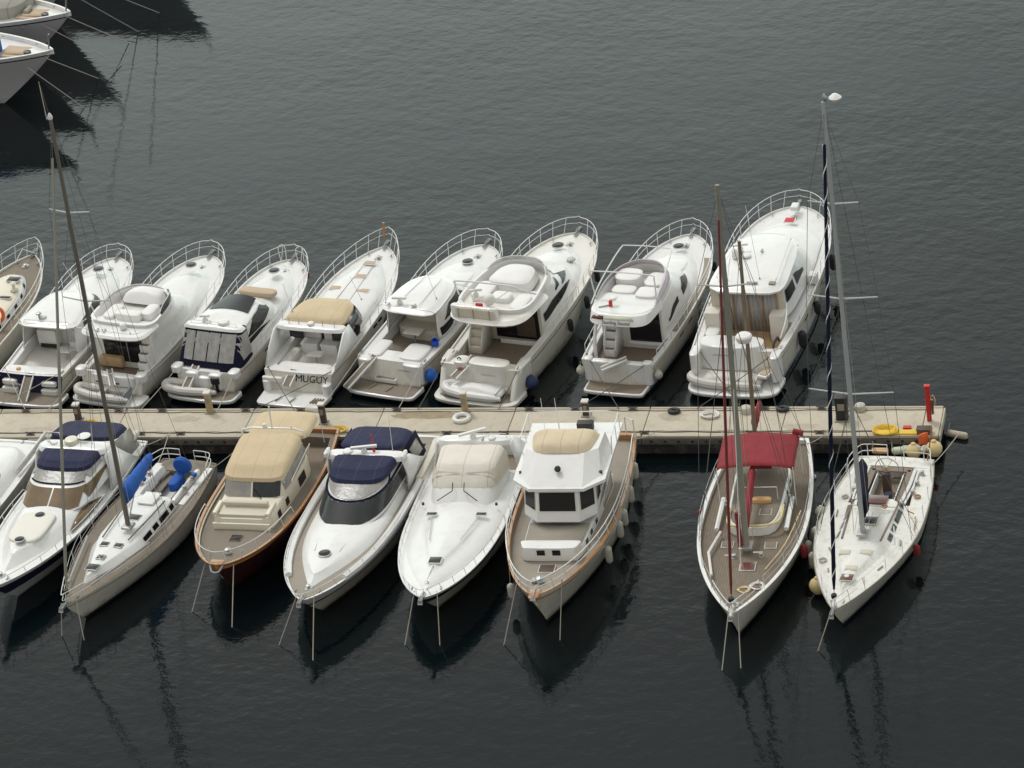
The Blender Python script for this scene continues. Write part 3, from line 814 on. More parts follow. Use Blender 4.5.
# F2 : flybridge cruiser, grey tender -----------------------------------------------------
def F2():
    r = boat('F2', 'motor_yacht', 'white flybridge cruiser with wide dark saloon door, beside the black-tented cruiser', GF)
    H = Hull(11.1, 3.75, 1.35, 2.15, tm=0.5, y0=0.9, tw=0.9, e=3.2, g=0.56, rake=1.3, aftrake=0.25)
    H.sides('hull', 'hullwhite', r, nv=9)
    H.capdeck(r, 'gel', 'gel', cockpit=(1.3, 2.6, 0.25, 0.9), sole='teak')
    platform(r, 1.88, 1.2, z=0.36, na=4, teak=None)
    for sd in (1, -1): pad('quarter_moulding', 'gel', r, sd*1.62, 1.15, 1.15, 1.5, 0.5, 0.55, 3)
    hs = House([RF(2.5, 10.5, H.inset(0.38), H.zf(0.0), 2.2, 9), RF(2.5, 9.2, H.inset(0.5), H.zf(0.42), 2.2, 9)])
    hs.build('coachroof', 'gel', r, camber=0.1, rnd=0.12)
    h2 = House([RF(2.45, 8.4, H.inset(0.42), 1.5, 2.6, 9), RF(2.45, 7.4, H.inset(0.48), 2.1, 2.6, 9), RF(2.45, 6.0, (1.62, 1.3), 2.95, 2.8, 9)])
    h2.build('deckhouse', 'gel', r, camber=0.02)
    BX('saloon_bulkhead', 'gelwarm', r, (0, 2.42, 1.9), (3.3, 0.05, 1.9))
    d = BX('saloon_door', 'glass', r, (0.1, 2.36, 1.95), (2.1, 0.05, 1.3))
    BX('door_frame', 'steel', d, (0.35, 2.32, 1.95), (0.04, 0.03, 1.3)); BX('saloon_bench', 'teakwarm', r, (-0.55, 2.2, 1.35), (1.2, 0.3, 0.5), bevel=0.05)
    stairs(r, 1.33, 1.75, 0.9, 5, 0.5, 0.36, 0.2, side=False)
    for mo in 'SP':
        h2.patch('side_window', 'gelwarm', r, mo, 3.2, 6.2, 0.55, [(0,.8),(1,.62)], 0.012)
    # bridge deck + tub
    o, tb, zt = tub(r, 2.6, 5.7, (1.75, 1.45), 2.95, 0.30, 0.50, 0.1, 0.13, 2.6, 5)
    rf = House([RF(1.55, 3.2, (1.6, 1.8), 2.9, 12, 4), RF(1.5, 3.2, (1.7, 1.85), 2.98, 12, 4), RF(1.6, 3.2, (1.6, 1.8), 3.08, 12, 4)])
    rf.build('bridge_overhang', 'gel', r, camber=0.0, rnd=0.03, bottom=True)
    windscreen(r, tb, 2, -0.25, 0.72, 0.28, 0.1, 'dimglass', taper=True)
    windscreen(r, tb, 2, 0.8, 2.2, 0.10, -0.03, 'smoke', name='windscreen', taper=True)
    cv = House([RF(4.5, 5.9, (1.15, 0.95), 3.15, 2.4, 5), RF(4.7, 5.7, (1.0, 0.8), 3.5, 2.4, 5)]); cv.build('helm_console', 'seatwhite', r, camber=0.12, rnd=0.15); pad('bridge_bench', 'seatwhite', r, 0.95, 3.9, 3.0, 3.35, 0.6, 1.0, 4)
    pad('helm_seat', 'seatwhite', r, 0.1, 3.3, 3.05, 3.4, 1.3, 0.5); pad('sun_pad', 'seatwhite', r, -0.9, 3.6, 3.0, 3.25, 0.6, 1.2)
    radome(r, (0.35, 2.3, 3.1), 0.15, 0.3); antenna(r, (-0.6, 2.0, 3.08), 1.0, (-0.3, 0)); antenna(r, (0.9, 2.0, 3.08), 2.2, (-0.35, -0.3))
    fan_horn(r, (-0.8, 1.9, 3.15)); fan_horn(r, (-0.45, 1.95, 3.13))
    T('bridge_rail', 'railsteel', r, [(-1.6,2.7,3.35),(-1.7,1.7,3.4),(-1.3,1.45,3.42),(1.2,1.45,3.42),(1.7,1.7,3.4)], 0.02, 6, 4)
    pad('transom_block', 'gel', r, 0.15, 1.12, 0.85, 1.32, 2.3, 0.45, 4)
    BX('transom_vent', 'black', r, (0.35, 0.87, 0.98), (0.32, 0.03, 0.06)); BX('transom_vent', 'black', r, (-0.6, 0.87, 0.98), (0.32, 0.03, 0.06))
    passerelle(r, -0.2, 1.35, 1.36, 1.3, R(-55), R(-8), 0.3, 'taupe')
    bow_rail(r, H, 4.4, 0.68, 0.4, 0.15, 8); bow_fit(r, H)
    hatch(r, (0, 9.3, 2.6), 0.5, 0.5, round_=True)
    side_rail(r, H, 3.2, 6.2, 0.3, 0.06, 5, (1,))
    T('rub_rail', 'steel', r, [H.surf(t, 0.82, 1, 0.02) for t in (0, .1, .2, .3, .4, .5, .6, .7)], 0.025)
    stern_cleats(r, H, 1.3)

# F3 : dark canvas enclosure --------------------------------------------------------------
def F3():
    r = boat('F3', 'motor_yacht', 'white sports cruiser with a black canvas tent with clear panels over its cockpit', GF)
    H = Hull(10.5, 3.55, 1.25, 2.0, tm=0.5, y0=0.95, tw=0.88, e=3.2, g=0.56, rake=1.3, aftrake=0.2)
    H.sides('hull', 'hullwhite', r, nv=9)
    H.capdeck(r, 'gel', 'gel', cockpit=(1.5, 3.2, 0.3, 0.8), sole='teak')
    platform(r, 1.8, 1.2, z=0.36, na=3.6, teak='teakgrey')
    for sd in (1, -1): pad('quarter_moulding', 'gel', r, sd*1.5, 1.2, 1.1, 1.4, 0.5, 0.6, 3)
    co = House([RF(3.0, 9.9, H.inset(0.36), H.zf(0.0), 2.2, 9), RF(3.0, 8.9, H.inset(0.45), H.zf(0.4), 2.2, 9)])
    co.build('coachroof', 'gel', r, camber=0.1, rnd=0.12)
    hs = House([RF(2.6, 7.6, H.inset(0.40), 1.45, 2.4, 9), RF(2.6, 7.0, H.inset(0.45), 1.9, 2.4, 9), RF(2.7, 5.5, (1.45, 1.0), 2.75, 2.5, 9)])
    hs.build('deckhouse', 'gel', r, camber=0.12, rnd=0.1)
    for mo in 'SP':
        hs.patch('side_window', 'glass', r, mo, 3.1, 5.75, [(0,.5),(.5,.5),(1,.62)], [(0,.52),(.35,.93),(.75,.93),(1,.72)], 0.015)
        hs.patch('lower_window', 'glass', r, mo, 2.7, 5.3, [(0,.12),(1,.30)], [(0,.42),(.6,.45),(1,.34)], 0.015)
    sr = MB(); rows = []
    for i in range(7):
        y = lerp(4.1, 5.45, i/6); w = lerp(1.05, 0.78, i/6)
        rows.append([Vector((w*(k/4-1), y-0.10*(k/4-1)**2, 2.79+0.10*(1-(k/4-1)**2*0.9)-0.0*i+0.02)) for k in range(9)])
    sr.grid(rows).build('glass_sunroof', 'glass', r)
    pad('sun_pad', 'tan', r, 0, 6.85, 2.15, 2.36, 1.9, 0.55, 5)
    # canvas tent
    tent = House([RF(1.35, 3.1, (1.72, 1.62), 1.28, 9, 4.2), RF(1.6, 3.1, (1.66, 1.58), 1.7, 9, 4.2), RF(2.35, 3.1, (1.5, 1.45), 2.75, 9, 4.2)])
    tent.build('cockpit_tent', 'navydark', r, camber=0.02, rnd=0.03)
    xs = [(-1.3,-0.82),(-0.76,-0.12),(-0.06,0.5),(0.56,1.3)]
    for a, b in xs: tent.patch('clear_panel', 'vinylfold', r, 'B', a, b, 0.3, 0.95, 0.02)
    tent.patch('clear_panel', 'vinylfold', r, 'S', 1.95, 2.9, 0.3, 0.93, 0.02); tent.patch('clear_panel', 'vinylfold', r, 'P', 1.95, 2.9, 0.3, 0.93, 0.02)
    arch = House([RF(2.3, 2.95, 1.56, 2.74, 5, 5), RF(2.35, 2.9, 1.5, 2.86, 5, 5)]); arch.build('radar_arch', 'gel', r, bottom=True)
    radome(r, (0.45, 2.75, 2.87), 0.28, 0.2); radome(r, (-0.35, 2.7, 2.87), 0.16, 0.1); bar_radar(r, (-0.55, 2.8, 2.87), 0.2, 0.5)
    T('roof_rail', 'railsteel', r, [(-1.2,2.6,2.86),(-1.2,2.6,3.02),(1.2,2.6,3.02),(1.2,2.6,2.86)], 0.015)
    for x in (-0.6, 0, 0.6): pad('transom_step', 'gel', r, x*1.0, 1.0, 0.5, 1.05 if x == 0 else 1.25, 0.62, 0.4)
    passerelle(r, -0.55, 1.3, 1.32, 1.3, R(-100), R(-34), 0.42)
    BX('cockpit_door', 'navydark', r, (1.1, 1.2, 1.05), (0.7, 0.05, 0.7))
    bow_rail(r, H, 4.0, 0.66, 0.4, 0.15, 8); bow_fit(r, H)
    hatch(r, (0, 8.6, 2.42), 0.5, 0.5, round_=True)
    for x in (-0.45, 0.5): T('fender_basket', 'railsteel', r, [(x,10.1,2.1),(x-0.1,10.2,2.75),(x+0.2,10.3,2.85),(x+0.25,10.2,2.1)], 0.02, 5, 3)
    BX('red_ensign_patch', 'redcanvas', r, (H.hw(9.6)-0.02, 9.6, 1.7), (0.03, 0.3, 0.3))
    side_rail(r, H, 2.4, 5.0, 0.25, 0.06, 4, (1,)); stern_cleats(r, H, 1.4)

# F4 : MUGUY, tan bimini ------------------------------------------------------------------
def F4():
    r = boat('F4', 'motor_yacht', 'white open cruiser with a tan sun canopy and dark name lettering on its transom', GF)
    H = Hull(12.2, 3.8, 1.25, 2.0, tm=0.5, y0=1.2, tw=0.9, e=2.5, g=0.72, rake=1.5, aftrake=0.35)
    H.sides('hull', 'hullwhite', r, nv=9)
    H.sides('hull_stripe', 'bootblue', r, v0=0.02, v1=0.10, off=0.01, nv=1, keel=False, transom=False)
    H.capdeck(r, 'gel', 'gel', cockpit=(2.1, 5.3, 0.32, 0.72), sole='gelwarm')
    platform(r, 1.7, 1.4, z=0.36, na=7)
    for sd in (1, -1): pad('platform_quarter', 'gel', r, sd*1.5, 1.3, 0.3, 0.9, 0.4, 0.5, 3)
    text_part('name_lettering', 'MUGUY', 0.47, 'navydark', r, (0.78, 1.30, 1.05), (R(66), 0, 0), False)
    # white foredeck with walkway seams
    co = House([RF(5.3, 11.3, H.inset(0.40), H.zf(0.0), 1.9, 9), RF(5.3, 10.6, H.inset(0.5), H.zf(0.32), 1.9, 9)])
    co.build('coachroof', 'gel', r, camber=0.10, rnd=0.12)
    for y, x in ((10.3, 0), (9.2, 0.0), (8.1, 0.55), (8.2, -0.9), (7.1, -0.1)):
        hatch(r, (x, y, H.dz(y)+0.42-0.06*abs(x)), 0.55, 0.28, 'tan', 'gel', 'hatch_cover')
    for sd in (1, -1): T('deck_seam', 'taupe', r, [(sd*0.35-0.1, 7.0, H.dz(7)+0.435), (sd*0.25, 10.4, H.dz(10.4)+0.40)], 0.014, 4)
    # canopy
    sc_ = House([RF(4.0, 6.9, (1.62, 1.3), 1.55, 2.8, 9), RF(4.1, 6.3, (1.55, 1.25), 2.3, 3, 9)])
    b = MB(); ss = [lerp(-0.85, 2.85, k/40) for k in range(41)]
    b.grid([[sc_.P(s, v) for s in ss] for v in (0, .5, 1)]).build('windscreen', 'dimglass', r, thick=0.02)
    for s in (0.3, 0.62, 1.0, 1.38, 1.7): T('windscreen_frame', 'gel', r, [sc_.P(s, 0), sc_.P(s, 1)], 0.03)
    bm_ = House([RF(3.75, 6.1, (1.55, 1.25), 2.45, 3.4, 7), RF(3.7, 6.05, (1.58, 1.28), 2.58, 3.4, 7), RF(3.8, 5.8, (1.45, 1.15), 2.78, 3.4, 7)])
    bm_.build('sun_canopy', 'beige', r, camber=0.12, rnd=0.1, bottom=True)
    ar = House([RF(3.2, 3.9, 1.72, 2.42, 5, 4), RF(3.25, 3.9, 1.68, 2.56, 5, 4)]); ar.build('radar_arch', 'gel', r, bottom=True)
    for sd in (1, -1):
        MB().grid([[(sd*1.72, 3.2, 2.45), (sd*1.66, 4.0, 2.5)], [(sd*1.74, 2.5, 1.9), (sd*1.72, 4.2, 2.0)], [(sd*1.72, 1.8, 1.25), (sd*1.72, 4.6, 1.35)]]).build('arch_leg', 'gel', r, thick=0.08)
    for x in (-1.1, -0.6, 0.6, 1.2): T('canopy_prop', 'steel', r, [(x, 3.5, 2.56), (x, 3.6, 2.85)], 0.02)
    radome(r, (0.0, 3.55, 2.58), 0.17, 0.16); antenna(r, (-1.2, 4.2, 2.8), 1.3, (-0.4, 0.3)); antenna(r, (1.2, 6.6, 2.3), 1.2, (-0.4, 0))
    # cockpit
    for x in (-0.55, 0.45):
        s = seat(r, x, 4.3, 0.73, 0.85, 0.65, 0.55, 0.35, PI, 'seatwhite', 'gel', 'helm_seat')
    t = BX('cockpit_table', 'gelwarm', r, (0.1, 3.3, 1.2), (0.75, 0.5, 0.05)); T('table_leg', 'steel', t, [(0.1,3.3,0.75),(0.1,3.3,1.2)], 0.04)
    BX('companion_door', 'interior', r, (0.3, 5.27, 1.3), (2.6, 0.04, 0.9))
    pad('aft_bench', 'seatwhite', r, 0, 2.35, 0.75, 1.15, 2.6, 0.45, 6); pad('side_bench', 'gelwarm', r, -1.2, 3.3, 0.74, 1.05, 0.5, 1.5, 6)
    passerelle(r, -0.25, 1.7, 1.22, 0.9, R(-100), R(-30), 0.45, 'teak'); BX('davit_box', 'gelwarm', r, (-1.2, 1.25, 0.95), (1.0, 0.2, 0.22), bevel=0.06)
    for x in (-0.6, 0.1): T('folded_ladder', 'taupe', r, [(x-0.1, 0.25, 0.4), (x+0.05, 0.65, 0.42)], 0.03)
    for k in range(4): T('swim_ladder_step', 'teak', r, [(1.0+0.14*k, 0.35, 0.4), (1.12+0.14*k, 0.75, 0.42)], 0.035)
    bow_rail(r, H, 5.0, 0.72, 0.42, 0.12, 9, mid=True, ext=0.5); bow_fit(r, H)
    T('bow_staff', 'varnish', r, [(0, 12.2, 2.5), (0, 12.35, 3.2)], 0.06)
    T('rub_rail', 'taupe', r, [H.surf(t, 0.93, sd, 0.02) for sd in (1,) for t in (0,.1,.2,.3,.4,.5,.6,.7,.8,.9)], 0.03)
    stern_cleats(r, H, 1.7); side_rail(r, H, 2.0, 5.0, 0.2, 0.06, 4)
    for y in (6.2, 6.8): MB().box((H.hw(y)-0.0, y, 1.2), (0.03, 0.35, 0.12)).build('hull_port', 'glass', r)

# F5 : white hardtop, dark-edged arch -----------------------------------------------------
def F5():
    r = boat('F5', 'motor_yacht', 'white hardtop sports yacht with broad transom steps, left of the large flybridge yacht', GF)
    H = Hull(11.3, 3.8, 1.35, 2.1, tm=0.5, y0=1.05, tw=0.92, e=3.2, g=0.56, rake=1.3, aftrake=0.45)
    H.sides('hull', 'hullwhite', r, nv=9)
    H.capdeck(r, 'gel', 'gel', cockpit=(2.3, 5.6, 0.4, 0.85), sole='teakgrey')
    platform(r, 1.78, 1.3, z=0.34, na=6, teak='teakgrey')
    for k in range(3): BX('transom_step', 'gel', r, (-0.15, 1.15+0.28*k, 0.5+0.25*k), (1.1, 0.34, 0.2), bevel=0.03, label=None); 
    for k in range(3): BX('step_tread', 'teakgrey', r, (-0.15, 1.12+0.28*k, 0.612+0.25*k), (0.95, 0.22, 0.015), bevel=0)
    for x, w in ((1.0, 0.95),): pad('sun_pad', 'seatwhite', r, 0.85, 2.35, 1.0, 1.45, 1.15, 1.4, 6)
    pad('sun_pad', 'seatwhite', r, -1.0, 2.35, 1.0, 1.42, 0.7, 1.4, 6)
    squiggle('name_lettering', 'taupe', r, (0.5, 1.2, 1.05), (1.15, 1.2, 1.05), 0.1, 6, 0.009)
    pad('transom_corner', 'gel', r, 1.2, 1.45, 0.4, 1.34, 1.0, 0.5, 3); pad('transom_corner', 'gel', r, -1.3, 1.45, 0.4, 1.34, 0.7, 0.5, 3)
    co = House([RF(5.5, 10.5, H.inset(0.36), H.zf(0.0), 2.1, 9), RF(5.5, 9.7, H.inset(0.45), H.zf(0.3), 2.1, 9)])
    co.build('coachroof', 'gel', r, camber=0.14, rnd=0.12)
    hs = House([RF(3.6, 8.6, H.inset(0.40), 1.35, 2.5, 9), RF(3.7, 7.7, H.inset(0.46), 1.95, 2.5, 9), RF(3.8, 6.6, (1.42, 1.15), 2.75, 2.7, 9)])
    b = MB(); ss = [lerp(-0.69, 2.69, k/44) for k in range(45)]
    b.grid([[hs.P(s, v) for s in ss] for v in (0, .17, .33, .5, .66, .83, 1)]).build('deckhouse', 'gel', r, smooth=50, thick=0.04)
    rf = House([RF(3.3, 6.7, (1.5, 1.2), (2.72, 2.82), 2.8, 5), RF(3.25, 6.7, (1.53, 1.22), (2.8, 2.9), 2.8, 5), RF(3.4, 6.5, (1.4, 1.1), (2.9, 3.0), 2.8, 5)])
    rf.build('hardtop', 'gel', r, camber=0.12, rnd=0.15, bottom=True)
    for mo in 'SP':
        hs.patch('side_window', 'glass', r, mo, 4.3, 6.6, [(0,.58),(1,.68)], [(0,.6),(.3,.93),(.8,.93),(1,.72)], 0.06)
        hs.patch('lower_window', 'glass', r, mo, 3.9, 6.2, [(0,.12),(1,.35)], [(0,.45),(.6,.5),(1,.40)], 0.06)
    T('roof_seam', 'taupe', r, [(-0.55, 3.7, 3.05), (-0.42, 6.2, 3.1)], 0.012, 4); T('roof_seam', 'taupe', r, [(0.55, 3.7, 3.05), (0.45, 6.2, 3.1)], 0.012, 4)
    radome(r, (0.25, 3.75, 2.98), 0.14, 0.14); bar_radar(r, (-0.5, 3.8, 2.96), 0.2, 0.7); fan_horn(r, (-1.0, 3.6, 2.98)); antenna(r, (-1.2, 3.7, 2.95), 0.9, (0.3, 0.2)); antenna(r, (1.0, 4.6, 3.0), 1.6, (-0.5, 0.2))
    T('aft_roof_rail', 'railsteel', r, [(-1.4, 3.6, 2.85), (-1.1, 3.3, 3.1), (1.1, 3.3, 3.1), (1.4, 3.6, 2.85)], 0.02, 5, 3)
    t = BX('cockpit_table', 'gelwarm', r, (-0.05, 3.9, 1.5), (0.85, 0.6, 0.06)); T('table_leg', 'steel', t, [(-0.05,3.9,0.86),(-0.05,3.9,1.5)], 0.05)
    House([RF(4.2, 5.4, 1.25, 0.87, 6, 3), RF(4.2, 5.4, 1.25, 1.35, 6, 3)]).build('cockpit_sofa', 'seatbeige', r)
    pad('sofa_back', 'seatbeige', r, 0.0, 5.2, 1.3, 1.75, 2.3, 0.3, 4); BX('companion_door', 'interior', r, (0.75, 5.62, 1.7), (1.0, 0.04, 1.3)); BX('cockpit_bulkhead', 'gelwarm', r, (0, 5.66, 1.6), (2.6, 0.05, 1.6))
    passerelle(r, -0.85, 1.55, 1.38, 2.0, R(-118), R(-28), 0.45, 'teakgrey')
    for x in (-0.6, 0.3): T('folded_ladder', 'taupe', r, [(x-0.1, 0.35, 0.38), (x+0.05, 0.8, 0.4)], 0.03)
    for k in range(5): T('side_vent', 'taupe', r, [H.surf(0.05, 0.55+0.08*k, 1, 0.015), H.surf(0.16, 0.57+0.08*k, 1, 0.015)], 0.014, 4)
    bow_rail(r, H, 4.6, 0.72, 0.42, 0.15, 8); bow_fit(r, H)
    hatch(r, (0, 9.4, H.dz(9.4)+0.42), 0.5, 0.5, round_=True)
    pad('fore_sunpad', 'gel', r, 0, 8.0, H.dz(8)+0.28, H.dz(8)+0.46, 1.6, 1.6, 4)
    stern_cleats(r, H, 1.75, 0.12)

# F6 : big flybridge ----------------------------------------------------------------------
def F6():
    r = boat('F6', 'motor_yacht', 'large white flybridge yacht with an internal stairway, in the middle beyond the pier', GF)
    H = Hull(12.8, 4.25, 1.6, 2.3, tm=0.5, y0=1.1, tw=0.92, e=3.3, g=0.56, rake=1.3, aftrake=0.2)
    H.sides('hull', 'hullwhite', r, nv=9)
    H.sides('hull_stripe', 'navypaint', r, v0=0.80, v1=0.825, off=0.012, nv=1, keel=False, transom=False)
    H.capdeck(r, 'gelwarm', 'gelwarm', cockpit=(1.9, 4.7, 0.35, 1.05), sole='teak')
    platform(r, 2.12, 1.7, z=0.42, th=0.22, na=4, teak='teakgrey', m='gelwarm', tm=0.22)
    for sd in (1, -1):
        House([RF(0.55, 2.5, (0.16, 0.3), 0.42, 6, 4, sd*1.78), RF(1.1, 2.5, (0.16, 0.26), 1.25, 6, 4, sd*1.80), RF(1.5, 2.5, (0.2, 0.25), 1.66, 6, 4, sd*1.84)]).build('quarter_moulding', 'gelwarm', r, camber=0.03, rnd=0.06)
    pad('transom_block', 'gelwarm', r, 0.45, 1.45, 0.6, 1.85, 1.9, 0.75, 4); pad('transom_block', 'gelwarm', r, -0.95, 1.5, 0.6, 1.8, 0.7, 0.7, 3)
    MB().tube([(-1.05,1.12,1.5),(-0.8,1.12,1.55)], 0.03, 5).build('red_mark', 'red', r); T('tap_set', 'navycanvas', r, [(-1.1,1.35,1.86),(-1.0,1.35,1.95),(-0.9,1.35,1.86)], 0.03)
    squiggle('name_lettering', 'taupe', r, (0.15, 1.04, 1.35), (0.85, 1.04, 1.35), 0.09, 6, 0.008)
    passerelle(r, -0.45, 1.75, 1.75, 1.35, R(-120), R(-24), 0.45, 'teakgrey')
    # house
    co = House([RF(4.8, 11.9, H.inset(0.45), H.zf(0.0), 2.1, 9), RF(4.8, 11.0, H.inset(0.52), H.zf(0.42), 2.1, 9)])
    co.build('coachroof', 'gel', r, camber=0.16, rnd=0.15)
    hs = House([RF(4.6, 10.2, H.inset(0.42), 1.9, 2.5, 9), RF(4.6, 9.4, H.inset(0.5), 2.6, 2.5, 9), RF(4.6, 7.5, (1.75, 1.4), 3.3, 2.6, 9)])
    hs.build('deckhouse', 'gel', r, camber=0.02)
    for mo in 'SP':
        hs.patch('side_window', 'glass', r, mo, 5.1, 8.3, [(0,.05),(.5,.16),(1,.34)], [(0,.34),(.35,.47),(.8,.47),(1,.38)], 0.015)
        hs.patch('upper_window', 'glass', r, mo, 7.4, 8.9, [(0,.55),(1,.57)], [(0,.60),(.4,.86),(.8,.74),(1,.60)], 0.015)
        hs.patch('vent_window', 'dimglass', r, mo, 6.6, 7.1, [(0,.62),(1,.66)], [(0,.70),(1,.95)], 0.015)
    hs.patch('windscreen', 'gelwarm', r, 'F', -1.2, 1.2, 0.52, 0.9, 0.02)
    BX('saloon_door', 'glass', r, (0.5, 4.55, 2.15), (2.2, 0.05, 1.7)); BX('saloon_bulkhead', 'seatbeige', r, (0, 4.6, 2.2), (3.5, 0.06, 2.2))
    BX('door_curtain', 'interior', r, (0.95, 4.5, 2.0), (0.95, 0.03, 1.1), bevel=0.01)
    st = stairs(r, -1.12, 3.3, 1.06, 6, 0.62, 0.33, 0.19, sidem='gelwarm', m='seatbeige', tread='seatbeige')
    BX('cockpit_sill', 'gelwarm', r, (0.6, 4.35, 1.2), (1.9, 0.1, 0.22))
    # bridge
    rf = House([RF(2.2, 5.2, (1.75, 2.0), 3.22, 12, 3.4), RF(2.05, 5.2, (1.9, 2.1), 3.36, 12, 3.4), RF(2.25, 5.2, (1.8, 1.95), 3.5, 12, 3.4)])
    rf.build('bridge_overhang', 'gelwarm', r, camber=0.0, rnd=0.03, bottom=True)
    o, tb, zt = tub(r, 3.0, 7.3, (1.92, 1.45), 3.3, 0.42, 0.55, 0.05, 0.12, 2.9, 4, slope=0.0)
    ws = windscreen(r, tb, 2, 0.4, 1.6, 0.24, -0.10, 'smoke', k=26)
    pad('stern_lazarette', 'gelwarm', r, -0.5, 2.55, 3.48, 4.0, 2.3, 0.35, 5); pad('grey_cover', 'seatbeige', r, -0.4, 2.33, 3.52, 3.95, 1.9, 0.06, 8)
    for x in (-1.2, -0.45, 0.35): T('cover_strap', 'taupe', r, [(x, 2.27, 3.5), (x, 2.29, 3.98)], 0.02, 4)
    T('bridge_arch', 'railsteel', r, [(-1.75, 3.6, 3.9), (-1.7, 3.3, 4.6), (-1.4, 3.2, 4.85), (1.1, 3.2, 4.85), (1.45, 3.35, 4.6), (1.8, 4.3, 3.9)], 0.04, 8, 4)
    T('arch_strut', 'railsteel', r, [(-1.68, 3.3, 4.6), (-1.4, 4.2, 3.95)], 0.025); T('arch_strut', 'railsteel', r, [(1.3, 3.2, 4.8), (0.2, 3.0, 4.0)], 0.02)
    satdome(r, (0.15, 2.9, 4.0), 0.27); radome(r, (-0.55, 3.0, 4.02), 0.2, 0.18); bar_radar(r, (-0.6, 3.1, 4.2), 0.4, 0.6)
    T('dome_bracket', 'railsteel', r, [(-0.6, 2.7, 3.95), (-0.55, 2.95, 4.5)], 0.02)
    BX('red_lifejackets', 'red', r, (-0.25, 2.6, 4.06), (0.35, 0.12, 0.16), bevel=0.04)
    House([RF(4.9, 7.0, (1.15, 0.95), 3.45, 2.6, 5), RF(5.0, 6.8, (1.05, 0.85), 3.95, 2.6, 5)]).build('helm_cover', 'seatwhite', r, camber=0.12, rnd=0.12)
    pad('sofa', 'seatwhite', r, 1.2, 3.9, 3.35, 3.7, 0.7, 1.3, 5); pad('sun_pad', 'seatwhite', r, -0.9, 4.5, 3.35, 3.8, 0.9, 1.4, 5); pad('table_cover', 'seatwhite', r, 0.1, 4.2, 3.35, 3.75, 0.9, 0.7, 5)
    side_rail(r, H, 4.4, 9.5, 0.38, 0.06, 8, (1, -1)); bow_rail(r, H, 7.0, 0.68, 0.45, 0.12, 8, ext=0.3); bow_fit(r, H)
    hatch(r, (-0.2, 11.0, H.dz(11)+0.52), 0.55, 0.5, round_=True); MB().lathe([(0.22,0),(0.2,0.06),(0.001,0.08)], (0.9, 10.0, H.dz(10)+0.52), 12).build('deck_light', 'steel', r)
    stern_cleats(r, H, 2.2, 0.3)
    dinghy('white-covered inflatable tender across the stern of the large flybridge yacht', 'F6', -0.1, 0.72, 0.43, R(90), 2.9, 1.25, 'seatwhite', 'seatwhite', covered=True, group='covered white tenders on swim platforms')
    tcov = thing
    return r

